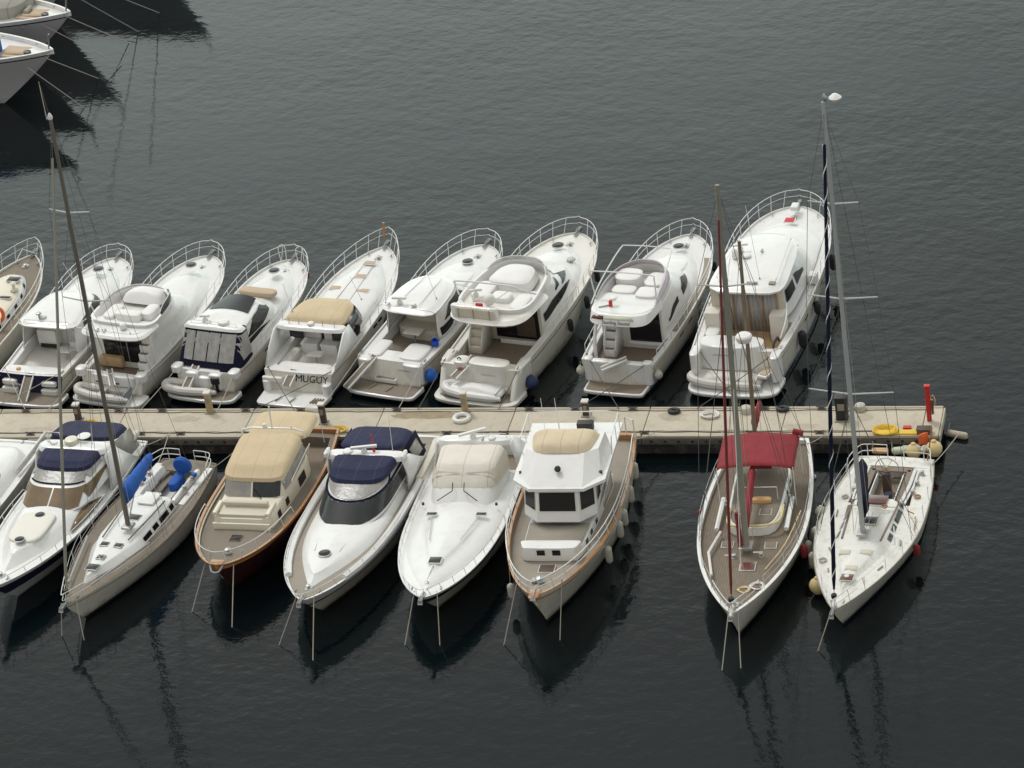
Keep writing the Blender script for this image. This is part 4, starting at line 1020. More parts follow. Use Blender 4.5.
# F7 : lilac screen flybridge -------------------------------------------------------------
def F7():
    r = boat('F7', 'motor_yacht', 'white flybridge cruiser with a lilac-tinted wraparound screen, teak platform and folded gangway', GF)
    H = Hull(11.7, 4.0, 1.4, 2.15, tm=0.5, y0=0.9, tw=0.86, e=3.0, g=0.62, rake=1.3, aftrake=0.1, wlr=0.82)
    H.sides('hull', 'hullwhite', r, nv=9)
    H.capdeck(r, 'gel', 'gel', cockpit=(1.25, 3.4, 0.25, 0.85), sole='teak')
    platform(r, 1.48, 1.05, z=0.36, na=8, teak='teak')
    for sd in (1, -1): pad('quarter_moulding', 'gel', r, sd*1.42, 1.08, 0.4, 1.5, 0.42, 0.4, 3)
    for x in (-0.85, 0.0, 0.9): pad('transom_block', 'gel', r, x, 1.05, 0.45, 1.42, 0.8, 0.35, 5)
    co = House([RF(3.3, 10.8, H.inset(0.45), H.zf(0.0), 2.0, 9), RF(3.3, 9.8, H.inset(0.55), H.zf(0.4), 2.0, 9)])
    co.build('coachroof', 'gel', r, camber=0.12, rnd=0.14)
    MB().grid([[Vector((sd*(H.hw(y)-0.13), y, H.dz(y)+0.02)) for y in [4+0.5*k for k in range(13)]]+[] for sd in (1,)]+[[Vector((max(0.05, H.hw(y)-0.42), y, H.dz(y)+0.025)) for y in [4+0.5*k for k in range(13)]]]).build('side_walkway', 'taupe', r)
    hs = House([RF(3.3, 9.0, H.inset(0.46), 1.7, 2.4, 9), RF(3.3, 8.2, H.inset(0.54), 2.3, 2.4, 9), RF(3.3, 6.7, (1.48, 1.2), 3.05, 2.6, 9)])
    hs.build('deckhouse', 'gel', r, camber=0.02)
    for mo in 'SP':
        hs.patch('side_window', 'glass', r, mo, 4.1, 5.5, [(0,.12),(1,.36)], [(0,.22),(.6,.52),(1,.58)], 0.015)
        hs.patch('forward_window', 'glass', r, mo, 6.1, 7.7, [(0,.36),(1,.44)], [(0,.62),(.4,.72),(1,.52)], 0.015)
    BX('saloon_bulkhead', 'gelwarm', r, (0, 3.28, 1.95), (3.0, 0.06, 2.2)); BX('saloon_door', 'glass', r, (0.62, 3.22, 2.05), (1.5, 0.05, 1.6)); BX('door_sill', 'gel', r, (0.6, 3.15, 1.2), (1.6, 0.12, 0.14))
    stairs(r, -0.85, 2.35, 0.87, 5, 0.5, 0.36, 0.2); T('stair_rail', 'gel', r, [(-1.35, 1.8, 1.0), (-1.38, 2.0, 1.9), (-1.35, 2.6, 2.9)], 0.09, 6, 4)
    rf = House([RF(1.5, 3.6, (1.3, 1.5), 2.98, 12, 4), RF(1.38, 3.6, (1.42, 1.58), 3.04, 12, 4), RF(1.62, 3.6, (1.38, 1.52), 3.46, 12, 4)])
    rf.build('bridge_overhang', 'gel', r, camber=0.0, rnd=0.03, bottom=True)
    o, tb, zt = tub(r, 1.9, 6.3, (1.5, 1.25), 3.05, 0.42, 0.50, 0.1, 0.13, 2.4, 3.5)
    windscreen(r, tb, 2, -0.4, 2.4, 0.34, -0.25, 'lilac', k=30)
    T('screen_top_rail', 'railsteel', r, [(-1.5,2.4,3.5),(-1.45,3.6,3.95),(-1.25,5.8,4.45),(-0.9,6.15,4.5),(0.9,6.15,4.5),(1.25,5.8,4.45),(1.45,3.6,3.95),(1.5,2.4,3.5)], 0.03, 6, 4)
    T('bridge_arch', 'railsteel', r, [(-1.5,3.0,3.5),(-1.7,3.2,4.6),(-1.3,3.2,4.75),(1.1,3.2,4.75),(1.4,3.1,4.55),(1.5,2.8,3.5)], 0.035, 6, 4)
    text_part('name_lettering', 'Sterling Sound', 0.23, 'navycanvas', r, (0.0, 1.40, 3.19), (R(60), 0, 0), False)
    MB().grid([[(-0.55, 1.48, 3.29), (0.85, 1.48, 3.29)], [(-0.5, 1.56, 3.43), (0.75, 1.56, 3.43)]]).build('stern_light_panel', 'buoypale', r, thick=0.02)
    MB().grid([[(-1.2, 1.50, 3.29), (-0.62, 1.48, 3.27)], [(-1.1, 1.57, 3.44), (-0.6, 1.56, 3.43)]]).build('folded_flag', 'mahogany', r, thick=0.03)
    pad('helm_seat', 'seatwhite', r, -0.55, 4.9, 3.1, 3.75, 1.2, 1.1, 3); pad('sofa', 'seatwhite', r, 0.75, 4.9, 3.1, 3.6, 0.9, 1.2, 4); pad('sun_pad', 'seatwhite', r, -0.45, 3.9, 3.1, 3.55, 1.1, 0.7, 4); pad('table_cover', 'seatwhite', r, 0.75, 3.7, 3.1, 3.6, 1.0, 0.9, 5); pad('locker', 'seatwhite', r, -0.85, 3.1, 3.1, 3.5, 0.7, 0.6, 4)
    MB().box((-0.55, 2.4, 3.6), (0.14, 0.14, 0.3)).build('red_extinguisher', 'red', r, bevel=0.03); radome(r, (-0.45, 2.5, 3.75), 0.15, 0.12)
    BX('crane_arm', 'steel', r, (-0.85, 2.3, 3.5), (0.5, 0.06, 0.06), rz=0.5)
    passerelle(r, 0.45, 1.1, 1.52, 1.25, R(-150), R(-14), 0.36, 'taupe')
    side_rail(r, H, 1.6, 6.6, 0.42, 0.06, 7, (1,), name='side_rail'); side_rail(r, H, 1.6, 6.6, 0.42, 0.06, 7, (-1,), name='side_rail')
    bow_rail(r, H, 5.6, 0.68, 0.45, 0.12, 8, ext=0.25); bow_fit(r, H)
    hatch(r, (-0.1, 10.1, H.dz(10.1)+0.46), 0.5, 0.45, round_=True)
    pad('fore_sunpad', 'gel', r, 0, 8.6, H.dz(8.6)+0.32, H.dz(8.6)+0.50, 1.5, 1.3, 4)
    stern_cleats(r, H, 1.35, 0.2)

# F8 : enclosed aft deck ------------------------------------------------------------------
def F8():
    r = boat('F8', 'motor_yacht', 'large white yacht with smooth hardtop and grey curtains, rightmost beyond the pier', GF)
    H = Hull(13.9, 4.75, 1.75, 2.5, tm=0.5, y0=1.45, tw=0.88, e=3.4, g=0.56, rake=1.5, aftrake=0.3)
    H.sides('hull', 'hullwhite', r, nv=9)
    H.capdeck(r, 'gel', 'gel', cockpit=(2.05, 4.4, 0.3, 1.25), sole='teakwarm')
    platform(r, 2.15, 1.9, z=0.42, na=3.4, th=0.2)
    for sd in (1, -1): pad('quarter_moulding', 'gel', r, sd*1.85, 1.5, 0.6, 1.82, 0.42, 1.0, 3)
    tr = House([RF(1.35, 2.6, 1.5, 0.9, 4, 2.6, -0.3), RF(1.5, 2.6, 1.45, 2.0, 4, 2.6, -0.3)]); tr.build('transom_sofa_moulding', 'gel', r, camber=0.02)
    squiggle('name_lettering', 'navycanvas', r, (-1.0, 1.38, 1.65), (-0.3, 1.36, 1.65), 0.1, 6, 0.01)
    pad('aft_sofa', 'seatwhite', r, -0.4, 2.75, 1.3, 1.75, 2.2, 0.5, 5); pad('corner_seat', 'seatwhite', r, -1.45, 3.1, 1.3, 1.9, 0.6, 0.9, 3)
    hs = House([RF(4.2, 11.2, H.inset(0.48), 2.0, 2.2, 9), RF(4.2, 10.2, H.inset(0.55), 2.75, 2.2, 9), RF(4.25, 8.9, (1.72, 1.42), 3.5, 2.6, 9)])
    hs.build('deckhouse', 'gel', r, camber=0.02)
    co = House([RF(8.5, 12.9, H.inset(0.42), H.zf(0.0), 2.0, 9), RF(8.5, 12.1, H.inset(0.5), H.zf(0.28), 2.0, 9)]); co.build('coachroof', 'gel', r, camber=0.18, rnd=0.15)
    rf = House([RF(3.7, 9.0, (1.80, 1.5), (3.48, 3.6), 3.0, 6), RF(3.65, 9.0, (1.84, 1.54), (3.6, 3.72), 3.0, 6), RF(3.8, 8.8, (1.70, 1.4), (3.72, 3.86), 3.0, 6)])
    rf.build('hardtop', 'gel', r, camber=0.10, rnd=0.12, bottom=True)
    for mo in 'SP':
        hs.patch('side_window', 'glass', r, mo, 4.6, 5.8, [(0,.42),(1,.45)], [(0,.85),(1,.80)], 0.015)
        hs.patch('forward_window', 'glass', r, mo, 6.1, 7.4, [(0,.48),(1,.52)], [(0,.82),(1,.62)], 0.015)
    hs.patch('windscreen', 'gelwarm', r, 'F', -1.1, 1.1, 0.55, 0.92, 0.02)
    # curtains closing the saloon
    for i in range(4):
        x = -1.0+0.68*i
        c = MB(); rows = []
        for z in (1.35, 3.45): rows.append([Vector((x-0.3+0.6*k/12, 4.12+0.03*math.sin(k*1.9), z)) for k in range(13)])
        c.grid(rows).build('curtain', 'vinylfold', r, thick=0.01)
        BX('curtain_post', 'varnish', r, (x+0.34, 4.1, 2.4), (0.05, 0.06, 2.1))
    BX('saloon_bulkhead', 'seatbeige', r, (0, 4.2, 2.3), (3.4, 0.05, 2.3))
    for sd, nm in ((1, 'side_cabinet'), (-1, 'side_cabinet')):
        BX(nm, 'ivorycanvas', r, (sd*1.5-0.05, 3.85, 1.9), (0.7, 0.7, 1.3), bevel=0.08)
    T('side_rail', 'railsteel', r, [(2.0, 2.0, 2.3), (2.05, 3.0, 2.7), (1.8, 4.2, 2.85)], 0.03, 5, 3)
    MB().tube([(1.72, 1.7, 1.95), (1.72, 1.9, 2.1), (1.75, 2.4, 2.1), (1.8, 2.45, 1.9)], 0.06, 6).build('rope_hank', 'black', r)
    BX('boarding_chair', 'seatwhite', r, (1.45, 1.25, 0.95), (0.45, 1.0, 0.12), rz=-0.3, bevel=0.03); BX('chair_pad', 'tan', r, (1.45, 1.25, 1.03), (0.3, 0.75, 0.05), rz=-0.3, bevel=0.02)
    radome(r, (-0.5, 6.4, 3.9), 0.22, 0.14); bar_radar(r, (-0.9, 6.9, 3.92), 0.3, 0.7); satdome(r, (-1.0, 6.3, 3.86), 0.16)
    antenna(r, (0.55, 4.6, 3.82), 3.0, (-0.7, 1.3)); antenna(r, (-0.9, 4.4, 3.8), 1.2, (0.2, 0.2)); fan_horn(r, (0.1, 6.9, 3.98))
    BX('roof_vent', 'taupe', r, (0.3, 4.2, 3.82), (0.5, 0.12, 0.06)); BX('roof_vent', 'taupe', r, (1.2, 4.3, 3.8), (0.3, 0.25, 0.05))
    T('roof_handrail', 'railsteel', r, [(1.35, 4.4, 3.86), (1.38, 4.4, 3.98), (1.2, 8.0, 4.08), (1.18, 8.0, 3.95)], 0.02); T('roof_handrail', 'railsteel', r, [(-1.35, 4.4, 3.86), (-1.38, 4.4, 3.98), (-1.2, 8.0, 4.08), (-1.18, 8.0, 3.95)], 0.02)
    bow_rail(r, H, 6.6, 0.70, 0.5, 0.12, 9, ext=0.3); bow_fit(r, H); side_rail(r, H, 3.4, 6.6, 0.3, 0.06, 4)
    hatch(r, (0.0, 12.2, H.dz(12.2)+0.40), 0.45, 0.4, 'red', 'gel'); BX('bow_locker', 'seatwhite', r, (0, 13.3, 2.78), (0.35, 0.5, 0.22), bevel=0.06)
    BX('fuel_drum', 'seatwhite', r, (2.15, 7.7, 2.2), (0.4, 0.5, 0.45), bevel=0.08)
    stern_cleats(r, H, 1.5, 0.2)
    dinghy('white-covered inflatable tender across the stern of the rightmost yacht beyond the pier', 'F8', -0.35, 0.95, 0.43, R(90), 3.3, 1.3, 'tenderwhite', 'tenderwhite', covered=True, group='covered white tenders on swim platforms')

# F0 : cream cruiser cut by the left edge -------------------------------------------------
def F0():
    r = boat('F0', 'motor_yacht', 'cream cabin cruiser with grey teak foredeck and orange lifebuoy at the left edge', GF)
    H = Hull(10.9, 3.7, 1.3, 2.05, tm=0.5, y0=0.6, tw=0.9, e=2.4, g=0.75, rake=1.3, cap=0.09)
    H.sides('hull', 'hullwhite', r, nv=9); H.capdeck(r, 'gelold', 'teakgrey', cockpit=(1.0, 3.0, 0.25, 0.8))
    platform(r, 1.5, 0.9)
    co = House([RF(3.0, 9.3, H.inset(0.62), H.zf(0.0), 2.8, 9), RF(3.0, 8.8, H.inset(0.68), H.zf(0.42), 2.8, 9)]); co.build('cabin', 'gel', r, camber=0.1, rnd=0.1)
    co.build
    House([RF(3.05, 8.7, H.inset(0.74), H.zf(0.43), 2.8, 9), RF(3.05, 8.65, H.inset(0.76), H.zf(0.47), 2.8, 9)]).build('cabin_top', 'cream', r, camber=0.09, rnd=0.04)
    for k in range(5): co.patch('side_window', 'glass', r, 'S', 4.6+0.85*k, 4.6+0.85*k+0.28, 0.35, 0.75, 0.012); co.patch('side_window', 'glass', r, 'P', 4.6+0.85*k, 4.6+0.85*k+0.28, 0.35, 0.75, 0.012)
    hatch(r, (0.35, 8.1, H.dz(8.1)+0.58), 0.6, 0.4, 'glass', 'gelold'); hatch(r, (0.6, 6.6, H.dz(6.6)+0.57), 0.55, 0.2, 'glass', 'gelold')
    MB().lathe([(0.2,0),(0.18,0.08),(0.08,0.14),(0.08,0.3),(0.16,0.36),(0.1,0.42),(0.001,0.44)], (0.75, 7.3, H.dz(7.3)+0.55), 12).build('deck_vent', 'cream', r)
    P = [(1.05+0.33*math.cos(2*PI*k/20), 4.9+0.1*math.sin(2*PI*k/20), H.dz(5)+0.75+0.33*math.sin(2*PI*k/20)) for k in range(20)]
    MB().tube(P, 0.09, 7, closed=True).build('lifebuoy', 'orange', r)
    T('cabin_rail', 'railsteel', r, [(-1.3, 4.2, 3.1), (1.45, 4.4, 3.0), (1.6, 4.2, 1.9)], 0.02)
    bow_rail(r, H, 3.8, 0.72, 0.5, 0.15, 8, ext=0.35); bow_fit(r, H)
    T('gallows', 'railsteel', r, [(0.1, 10.9, 2.1), (-0.25, 10.4, 2.6), (-0.5, 9.9, 2.1)], 0.025)

for fn in (F0, F1, F2, F3, F4, F5, F6, F7, F8): fn()
for k in ('F1', 'F3', 'F5', 'F7', 'F8'): rub(k)
dinghy('grey-floored inflatable dinghy behind the flybridge cruiser with the dark saloon door', 'F2', -0.15, 0.55, 0.38, R(90), 2.9, 1.15, group='open inflatable dinghies on swim platforms')
dinghy('inflatable dinghy with black outboard motor below the black cockpit tent', 'F3', -0.55, 0.65, 0.37, R(98), 2.6, 1.15, floor='taupe', outboard=True, group='open inflatable dinghies on swim platforms')
# ------------------------------------------------------------------ near side boats (bows towards the viewer)
FR.update({'N1':(-16.50,-1.64,D(175.3)),'N3':(-7.55,-0.97,D(177.6)),'N4':(-2.97,-1.28,D(177.1)),'N5':(1.24,-1.34,D(-179.4)),'N7':(13.70,-1.56,D(-177.6)),'U2':(-54.6,50.8,D(-102.9)),'U1':(-50.8,38.85,D(-103.2)),'U0':(-52.6,43.6,D(-102.9)),'U3':(-53.2,60.9,D(-102.9)),'N0':(-21.3,-1.7,D(175.5))})

def N0():
    r = boat('N0', 'motor_yacht', 'plain white sports boat cut off by the left edge near the pier', GN)
    H = Hull(12.4, 4.1, 1.15, 1.7, tw=0.9, e=2.3, g=0.8, rake=1.8)
    H.sides('hull', 'hullwhite', r); H.capdeck(r, 'gel', 'gel')
    co = House([RF(0.6, 10.5, H.inset(0.35), H.zf(0.0), 2.0, 6), RF(0.9, 9.0, H.inset(0.6), H.zf(0.45), 2.0, 6)]); co.build('deck_moulding', 'gel', r, camber=0.15, rnd=0.15)
    for sd in (1, -1):
        MB().poly([(sd*1.75, 2.8, 1.5), (sd*2.0, -0.1, 1.75), (sd*1.85, 0.3, 1.25), (sd*1.7, 2.8, 1.2)]).build('stern_fin', 'gel', r, thick=0.08)
    hs = House([RF(3.2, 7.4, (1.4, 1.25), 1.5, 2.6, 6), RF(3.4, 6.2, (1.2, 1.0), 2.15, 2.6, 6)]); hs.build('windscreen', 'dimglass', r, camber=0.05)
    House([RF(3.5, 6.1, (1.2, 1.0), 2.12, 2.6, 6), RF(3.5, 6.0, (1.15, 0.95), 2.24, 2.6, 6)]).build('hardtop', 'gel', r, camber=0.1)
    T('side_stripe', 'bluecanvas', r, [(-1.55, 5.2, 1.56), (-1.55, 6.6, 1.6)], 0.05)
    bow_rail(r, H, 5.5, 0.5, 0.3, 0.1, 7); cleat(r, -1.7, 2.4, 1.2); fan_horn(r, (-1.2, 0.9, 1.7))

def N1():
    r = boat('N1', 'motor_yacht', 'white sports cruiser with brown tinted windows, navy canopy and cream foredeck sun pad', GN)
    H = Hull(12.7, 4.15, 1.2, 1.75, tw=0.92, e=2.3, g=0.8, rake=1.9, bw=0.05, wlr=0.8)
    H.sides('hull', 'hullgrey', r, v0=0.0, v1=0.42, nv=4)
    H.sides('navy_topside', 'navypaint', r, v0=0.42, v1=0.86, nv=4, keel=False)
    H.sides('upper_topside', 'gel', r, v0=0.86, v1=1.0, nv=2, keel=False)
    H.capdeck(r, 'gel', 'gel', cockpit=(0.6, 3.0, 0.4, 0.6))
    co = House([RF(3.0, 11.6, H.inset(0.38), H.zf(0.0), 1.9, 8), RF(3.2, 10.6, H.inset(0.7), H.zf(0.42), 1.9, 8)]); co.build('foredeck_moulding', 'gel', r, camber=0.15, rnd=0.16)
    pad('sun_pad', 'padivory', r, -0.0, 8.45, H.dz(8.4)+0.50, H.dz(8.4)+0.62, 1.6, 2.3, 7, nf=3)
    hatch(r, (0.0, 9.6, H.dz(9.6)+0.62), 0.42, 0.4, round_=True); hatch(r, (-0.05, 7.55, H.dz(7.5)+0.66), 0.42, 0.4, round_=True)
    hs = House([RF(2.9, 6.95, (1.75, 1.55), 1.75, 3.2, 8), RF(3.1, 5.75, (1.62, 1.42), 2.32, 3.2, 8), RF(3.3, 4.8, (1.42, 1.25), 2.66, 3.2, 8)])
    hs.build('deckhouse', 'gel', r, camber=0.04, rnd=0.12)
    hs.patch('windscreen_pane', 'brownglass', r, 'F', -1.32, -0.03, 0.05, 0.48, 0.02); hs.patch('windscreen_pane', 'brownglass', r, 'F', 0.05, 1.32, 0.05, 0.48, 0.02)
    for mo in 'SP':
        hs.patch('side_window', 'brownglass', r, mo, 3.5, 5.7, [(0,.36),(1,.10)], [(0,.48),(.5,.50),(1,.46)], 0.02)
    hs.patch('clear_panel', 'vinyl', r, 'F', -1.2, 1.2, 0.6, 0.92, 0.03)
    for mo in 'SP': hs.patch('clear_panel', 'vinyl', r, mo, 3.7, 4.9, [(0,.75),(1,.60)], .93, 0.02)
    tp = House([RF(3.4, 4.98, (1.44, 1.28), 2.62, 3.2, 8), RF(3.4, 4.9, (1.40, 1.22), 2.78, 3.2, 8), RF(3.4, 4.6, (1.34, 1.15), 2.88, 3.2, 8)]); tp.build('navy_top', 'navycanvas', r, camber=0.04, rnd=0.06)
    hs.line('canopy_edge', 'navydark', r, [('F', -1.25, 0.58), ('F', 1.25, 0.58)], 0.035, 0.02, 12)
    co2 = House([RF(7.4, 8.4, 0.3, 1.9, 3, 3, -1.3), RF(7.5, 8.3, 0.25, 2.0, 3, 3, -1.3)])
    MB().grid([[H.surf(t, 1.0, -1, -0.30)+Vector((0,0,0.04+0.0)) for t in (.38,.44,.5,.56,.62)], [H.surf(t, 1.0, -1, -0.42-0.22*math.sin(PI*(t-.38)/.24))+Vector((0,0,0.04+0.24*math.sin(PI*(t-.38)/.24))) for t in (.38,.44,.5,.56,.62)]]).build('coachroof_window', 'brownglass', r, thick=0.02)
    ar = House([RF(2.7, 3.7, (1.75, 1.62), 2.72, 4, 4), RF(2.8, 3.6, (1.68, 1.56), 2.9, 4, 4)]); ar.build('radar_arch', 'gel', r, bottom=True, camber=0.06)
    for sd in (1, -1): MB().grid([[(sd*1.7, 2.9, 2.75), (sd*1.62, 3.7, 2.75)], [(sd*1.85, 2.2, 2.0), (sd*1.75, 3.8, 2.0)], [(sd*1.92, 1.3, 1.2), (sd*1.85, 4.2, 1.3)]]).build('arch_leg', 'gel', r, thick=0.07)
    radome(r, (0.15, 3.1, 2.92), 0.33, 0.26, 'cream'); radome(r, (0.95, 3.2, 2.92), 0.16, 0.1); radome(r, (-0.35, 2.8, 3.1), 0.3, 0.08, 'seatwhite', 'tv_antenna')
    antenna(r, (-0.85, 3.1, 2.9), 1.2, (0, -0.3)); antenna(r, (1.3, 3.1, 2.9), 0.8); T('light_frame', 'railsteel', r, [(1.15,3.2,2.9),(1.15,3.2,3.5),(0.6,3.2,3.5),(0.6,3.2,2.9)], 0.03)
    bi = House([RF(0.6, 2.6, (1.55, 1.6), (2.35, 2.75), 5, 5), RF(0.7, 2.6, (1.45, 1.55), (2.6, 2.95), 5, 5)]); bi.build('navy_canopy', 'navycanvas', r, camber=0.02, rnd=0.06, bottom=True)
    for sd in (1, -1): MB().grid([[(sd*1.55, 0.7, 2.35), (sd*1.6, 2.5, 2.7)], [(sd*1.75, 0.5, 1.3), (sd*1.8, 2.3, 1.5)]]).build('canopy_side', 'vinyl' , r, thick=0.01)
    bow_rail(r, H, 5.0, 0.42, 0.3, 0.12, 8, mid=False, ext=0.3); bow_fit(r, H)
    for y in (2.0, 4.0, 6.0): cleat(r, -(H.hw(y)-0.2), y, H.sz(y)+0.02)
    MB().tube([(-1.25, 2.2, 1.75), (-1.5, 1.4, 1.75), (-1.55, 0.2, 1.75)], 0.16, 8).build('canvas_roll', 'ivorycanvas', r)

def N3():
    r = boat('N3', 'motor_cruiser', 'dark maroon cruiser with varnished orange rail, cream cabin and tan canvas roof', GN)
    H = Hull(11.8, 4.45, 1.45, 1.95, tw=0.80, e=2.8, g=0.62, rake=1.2, bw=0.22, cap=0.12, pa=0.6, pf=1.3)
    H.sides('hull', 'brownhull', r)
    H.capdeck(r, 'varnish', 'teakgrey', cockpit=(0.5, 3.2, 0.3, 0.8), sole='teak')
    H.sides('rub_strake', 'varnish', r, v0=0.93, v1=1.0, off=0.03, nv=1, keel=False)
    T('inner_bulwark', 'cream', r, [Vector((sd*max(0.02, H.hw(y)-0.15), y, H.dz(y)+0.1)) for sd in (1,) for y in [4+7.4*k/14 for k in range(15)]], 0.05)
    T('inner_bulwark', 'cream', r, [Vector((-max(0.02, H.hw(y)-0.15), y, H.dz(y)+0.1)) for y in [4+7.4*k/14 for k in range(15)]], 0.05)
    co = House([RF(3.0, 8.45, (1.55, 1.38), 1.3, 14, 8), RF(3.0, 8.3, (1.5, 1.32), 2.0, 14, 8), RF(3.0, 8.0, (1.48, 1.28), 2.12, 12, 8)]); co.build('cabin', 'cream', r, camber=0.05)
    # recessed forward seat
    BX('foredeck_seat', 'seatbeige', r, (0, 7.95, 2.08), (2.1, 0.55, 0.16), bevel=0.06); BX('seat_back', 'seatbeige', r, (0, 7.5, 2.28), (2.0, 0.22, 0.28), rx=-0.3, bevel=0.07)
    for sd in (1, -1): BX('seat_arm', 'cream', r, (sd*1.2, 7.8, 2.2), (0.18, 1.0, 0.18), bevel=0.05)
    BX('seat_plinth', 'cream', r, (0, 8.42, 1.6), (2.6, 0.1, 0.5), bevel=0.03)
    ws = House([RF(3.2, 6.9, (1.45, 1.38), 2.1, 7, 8), RF(3.2, 6.45, (1.42, 1.35), 2.75, 7, 8), RF(3.3, 5.6, (1.34, 1.26), 2.95, 6, 8)])
    ws.build('wheelhouse', 'cream', r, camber=0.02)
    ws.patch('windscreen_pane', 'dimglass', r, 'F', -1.25, -0.05, 0.06, 0.52, 0.015); ws.patch('windscreen_pane', 'vinyl', r, 'F', 0.05, 1.25, 0.06, 0.52, 0.015)
    for mo in 'SP': ws.patch('side_curtain', 'vinyl', r, mo, 3.5, 6.3, 0.08, 0.75, 0.015)
    tp = House([RF(3.25, 6.5, (1.46, 1.4), (3.0, 2.72), 6, 6), RF(3.3, 6.45, (1.45, 1.38), (3.15, 2.88), 6, 6), RF(3.4, 6.0, (1.36, 1.3), (3.35, 3.14), 6, 6)]); tp.build('canvas_roof', 'beige', r, camber=0.07, rnd=0.12)
    T('roof_bead', 'gel', r, [(-1.45, 3.3, 3.05), (-1.4, 3.25, 3.3), (-1.0, 3.25, 3.42), (1.0, 3.25, 3.42), (1.4, 3.25, 3.3), (1.45, 3.3, 3.05)], 0.05, 6)
    bi = House([RF(1.0, 3.1, (1.42, 1.42), 2.75, 6, 6), RF(1.0, 3.1, (1.35, 1.35), 2.95, 6, 6)]); bi.build('aft_awning', 'beige', r, camber=0.1, rnd=0.1, bottom=True)
    for x in (-1.4, 1.4): T('awning_pole', 'railsteel', r, [(x, 1.1, 1.4), (x*0.98, 1.1, 2.85)], 0.02)
    co.patch('port_hole', 'glass', r, 'P', 7.2, 7.55, 0.18, 0.42, 0.015); co.patch('port_hole', 'glass', r, 'P', 6.2, 6.55, 0.18, 0.42, 0.015); co.patch('side_window', 'glass', r, 'P', 4.1, 4.9, 0.12, 0.44, 0.015)
    for y in (7.2, 6.2): co.patch('port_hole', 'glass', r, 'S', y, y+0.35, 0.18, 0.42, 0.015)
    hatch(r, (0, 9.25, H.dz(9.25)+0.08), 0.45, 0.4, 'glass', 'teakgrey')
    radome(r, (0.35, 3.25, 3.45), 0.1, 0.2); T('signal_mast', 'railsteel', r, [(0.0, 3.3, 3.4), (0.0, 3.2, 4.5)], 0.035); T('horn_bar', 'railsteel', r, [(-0.9, 3.3, 3.4), (-0.9, 3.3, 3.6)], 0.03)
    P = [Vector((-max(0.1, H.hw(y)-0.2), y, H.sz(y)+h_)) for y, h_ in ((7.0,0.1),(7.6,0.45),(9,0.5),(10.2,0.5))]
    bow_rail(r, H, 7.4, 0.55, 0.45, 0.18, 5, mid=False, ext=-0.2, flare=0.0)
    MB().lathe([(0.14,0),(0.15,0.08),(0.08,0.15),(0.07,0.22),(0.14,0.25),(0.001,0.3)], (-0.1, 10.5, H.dz(10.5)+0.05), 12).build('windlass', 'steel', r)
    for sd in (1, -1): cleat(r, sd*0.75, 10.6, H.sz(10.6))
    T('bow_hoop', 'steel', r, [(0.3, 11.6, 1.95), (0.15, 11.95, 1.75), (-0.15, 11.95, 1.75), (-0.3, 11.6, 1.95)], 0.05, 6, 4)
    BX('bow_chock', 'varnish', r, (0, 11.6, 1.98), (0.6, 0.35, 0.06)); T('wiper', 'black', r, [(-0.5, 6.98, 2.15), (-0.1, 6.7, 2.5)], 0.02)
    T('side_rail', 'railsteel', r, [(-1.45, 3.3, 2.2), (-1.6, 3.3, 2.7), (-1.6, 6, 2.5)], 0.02)

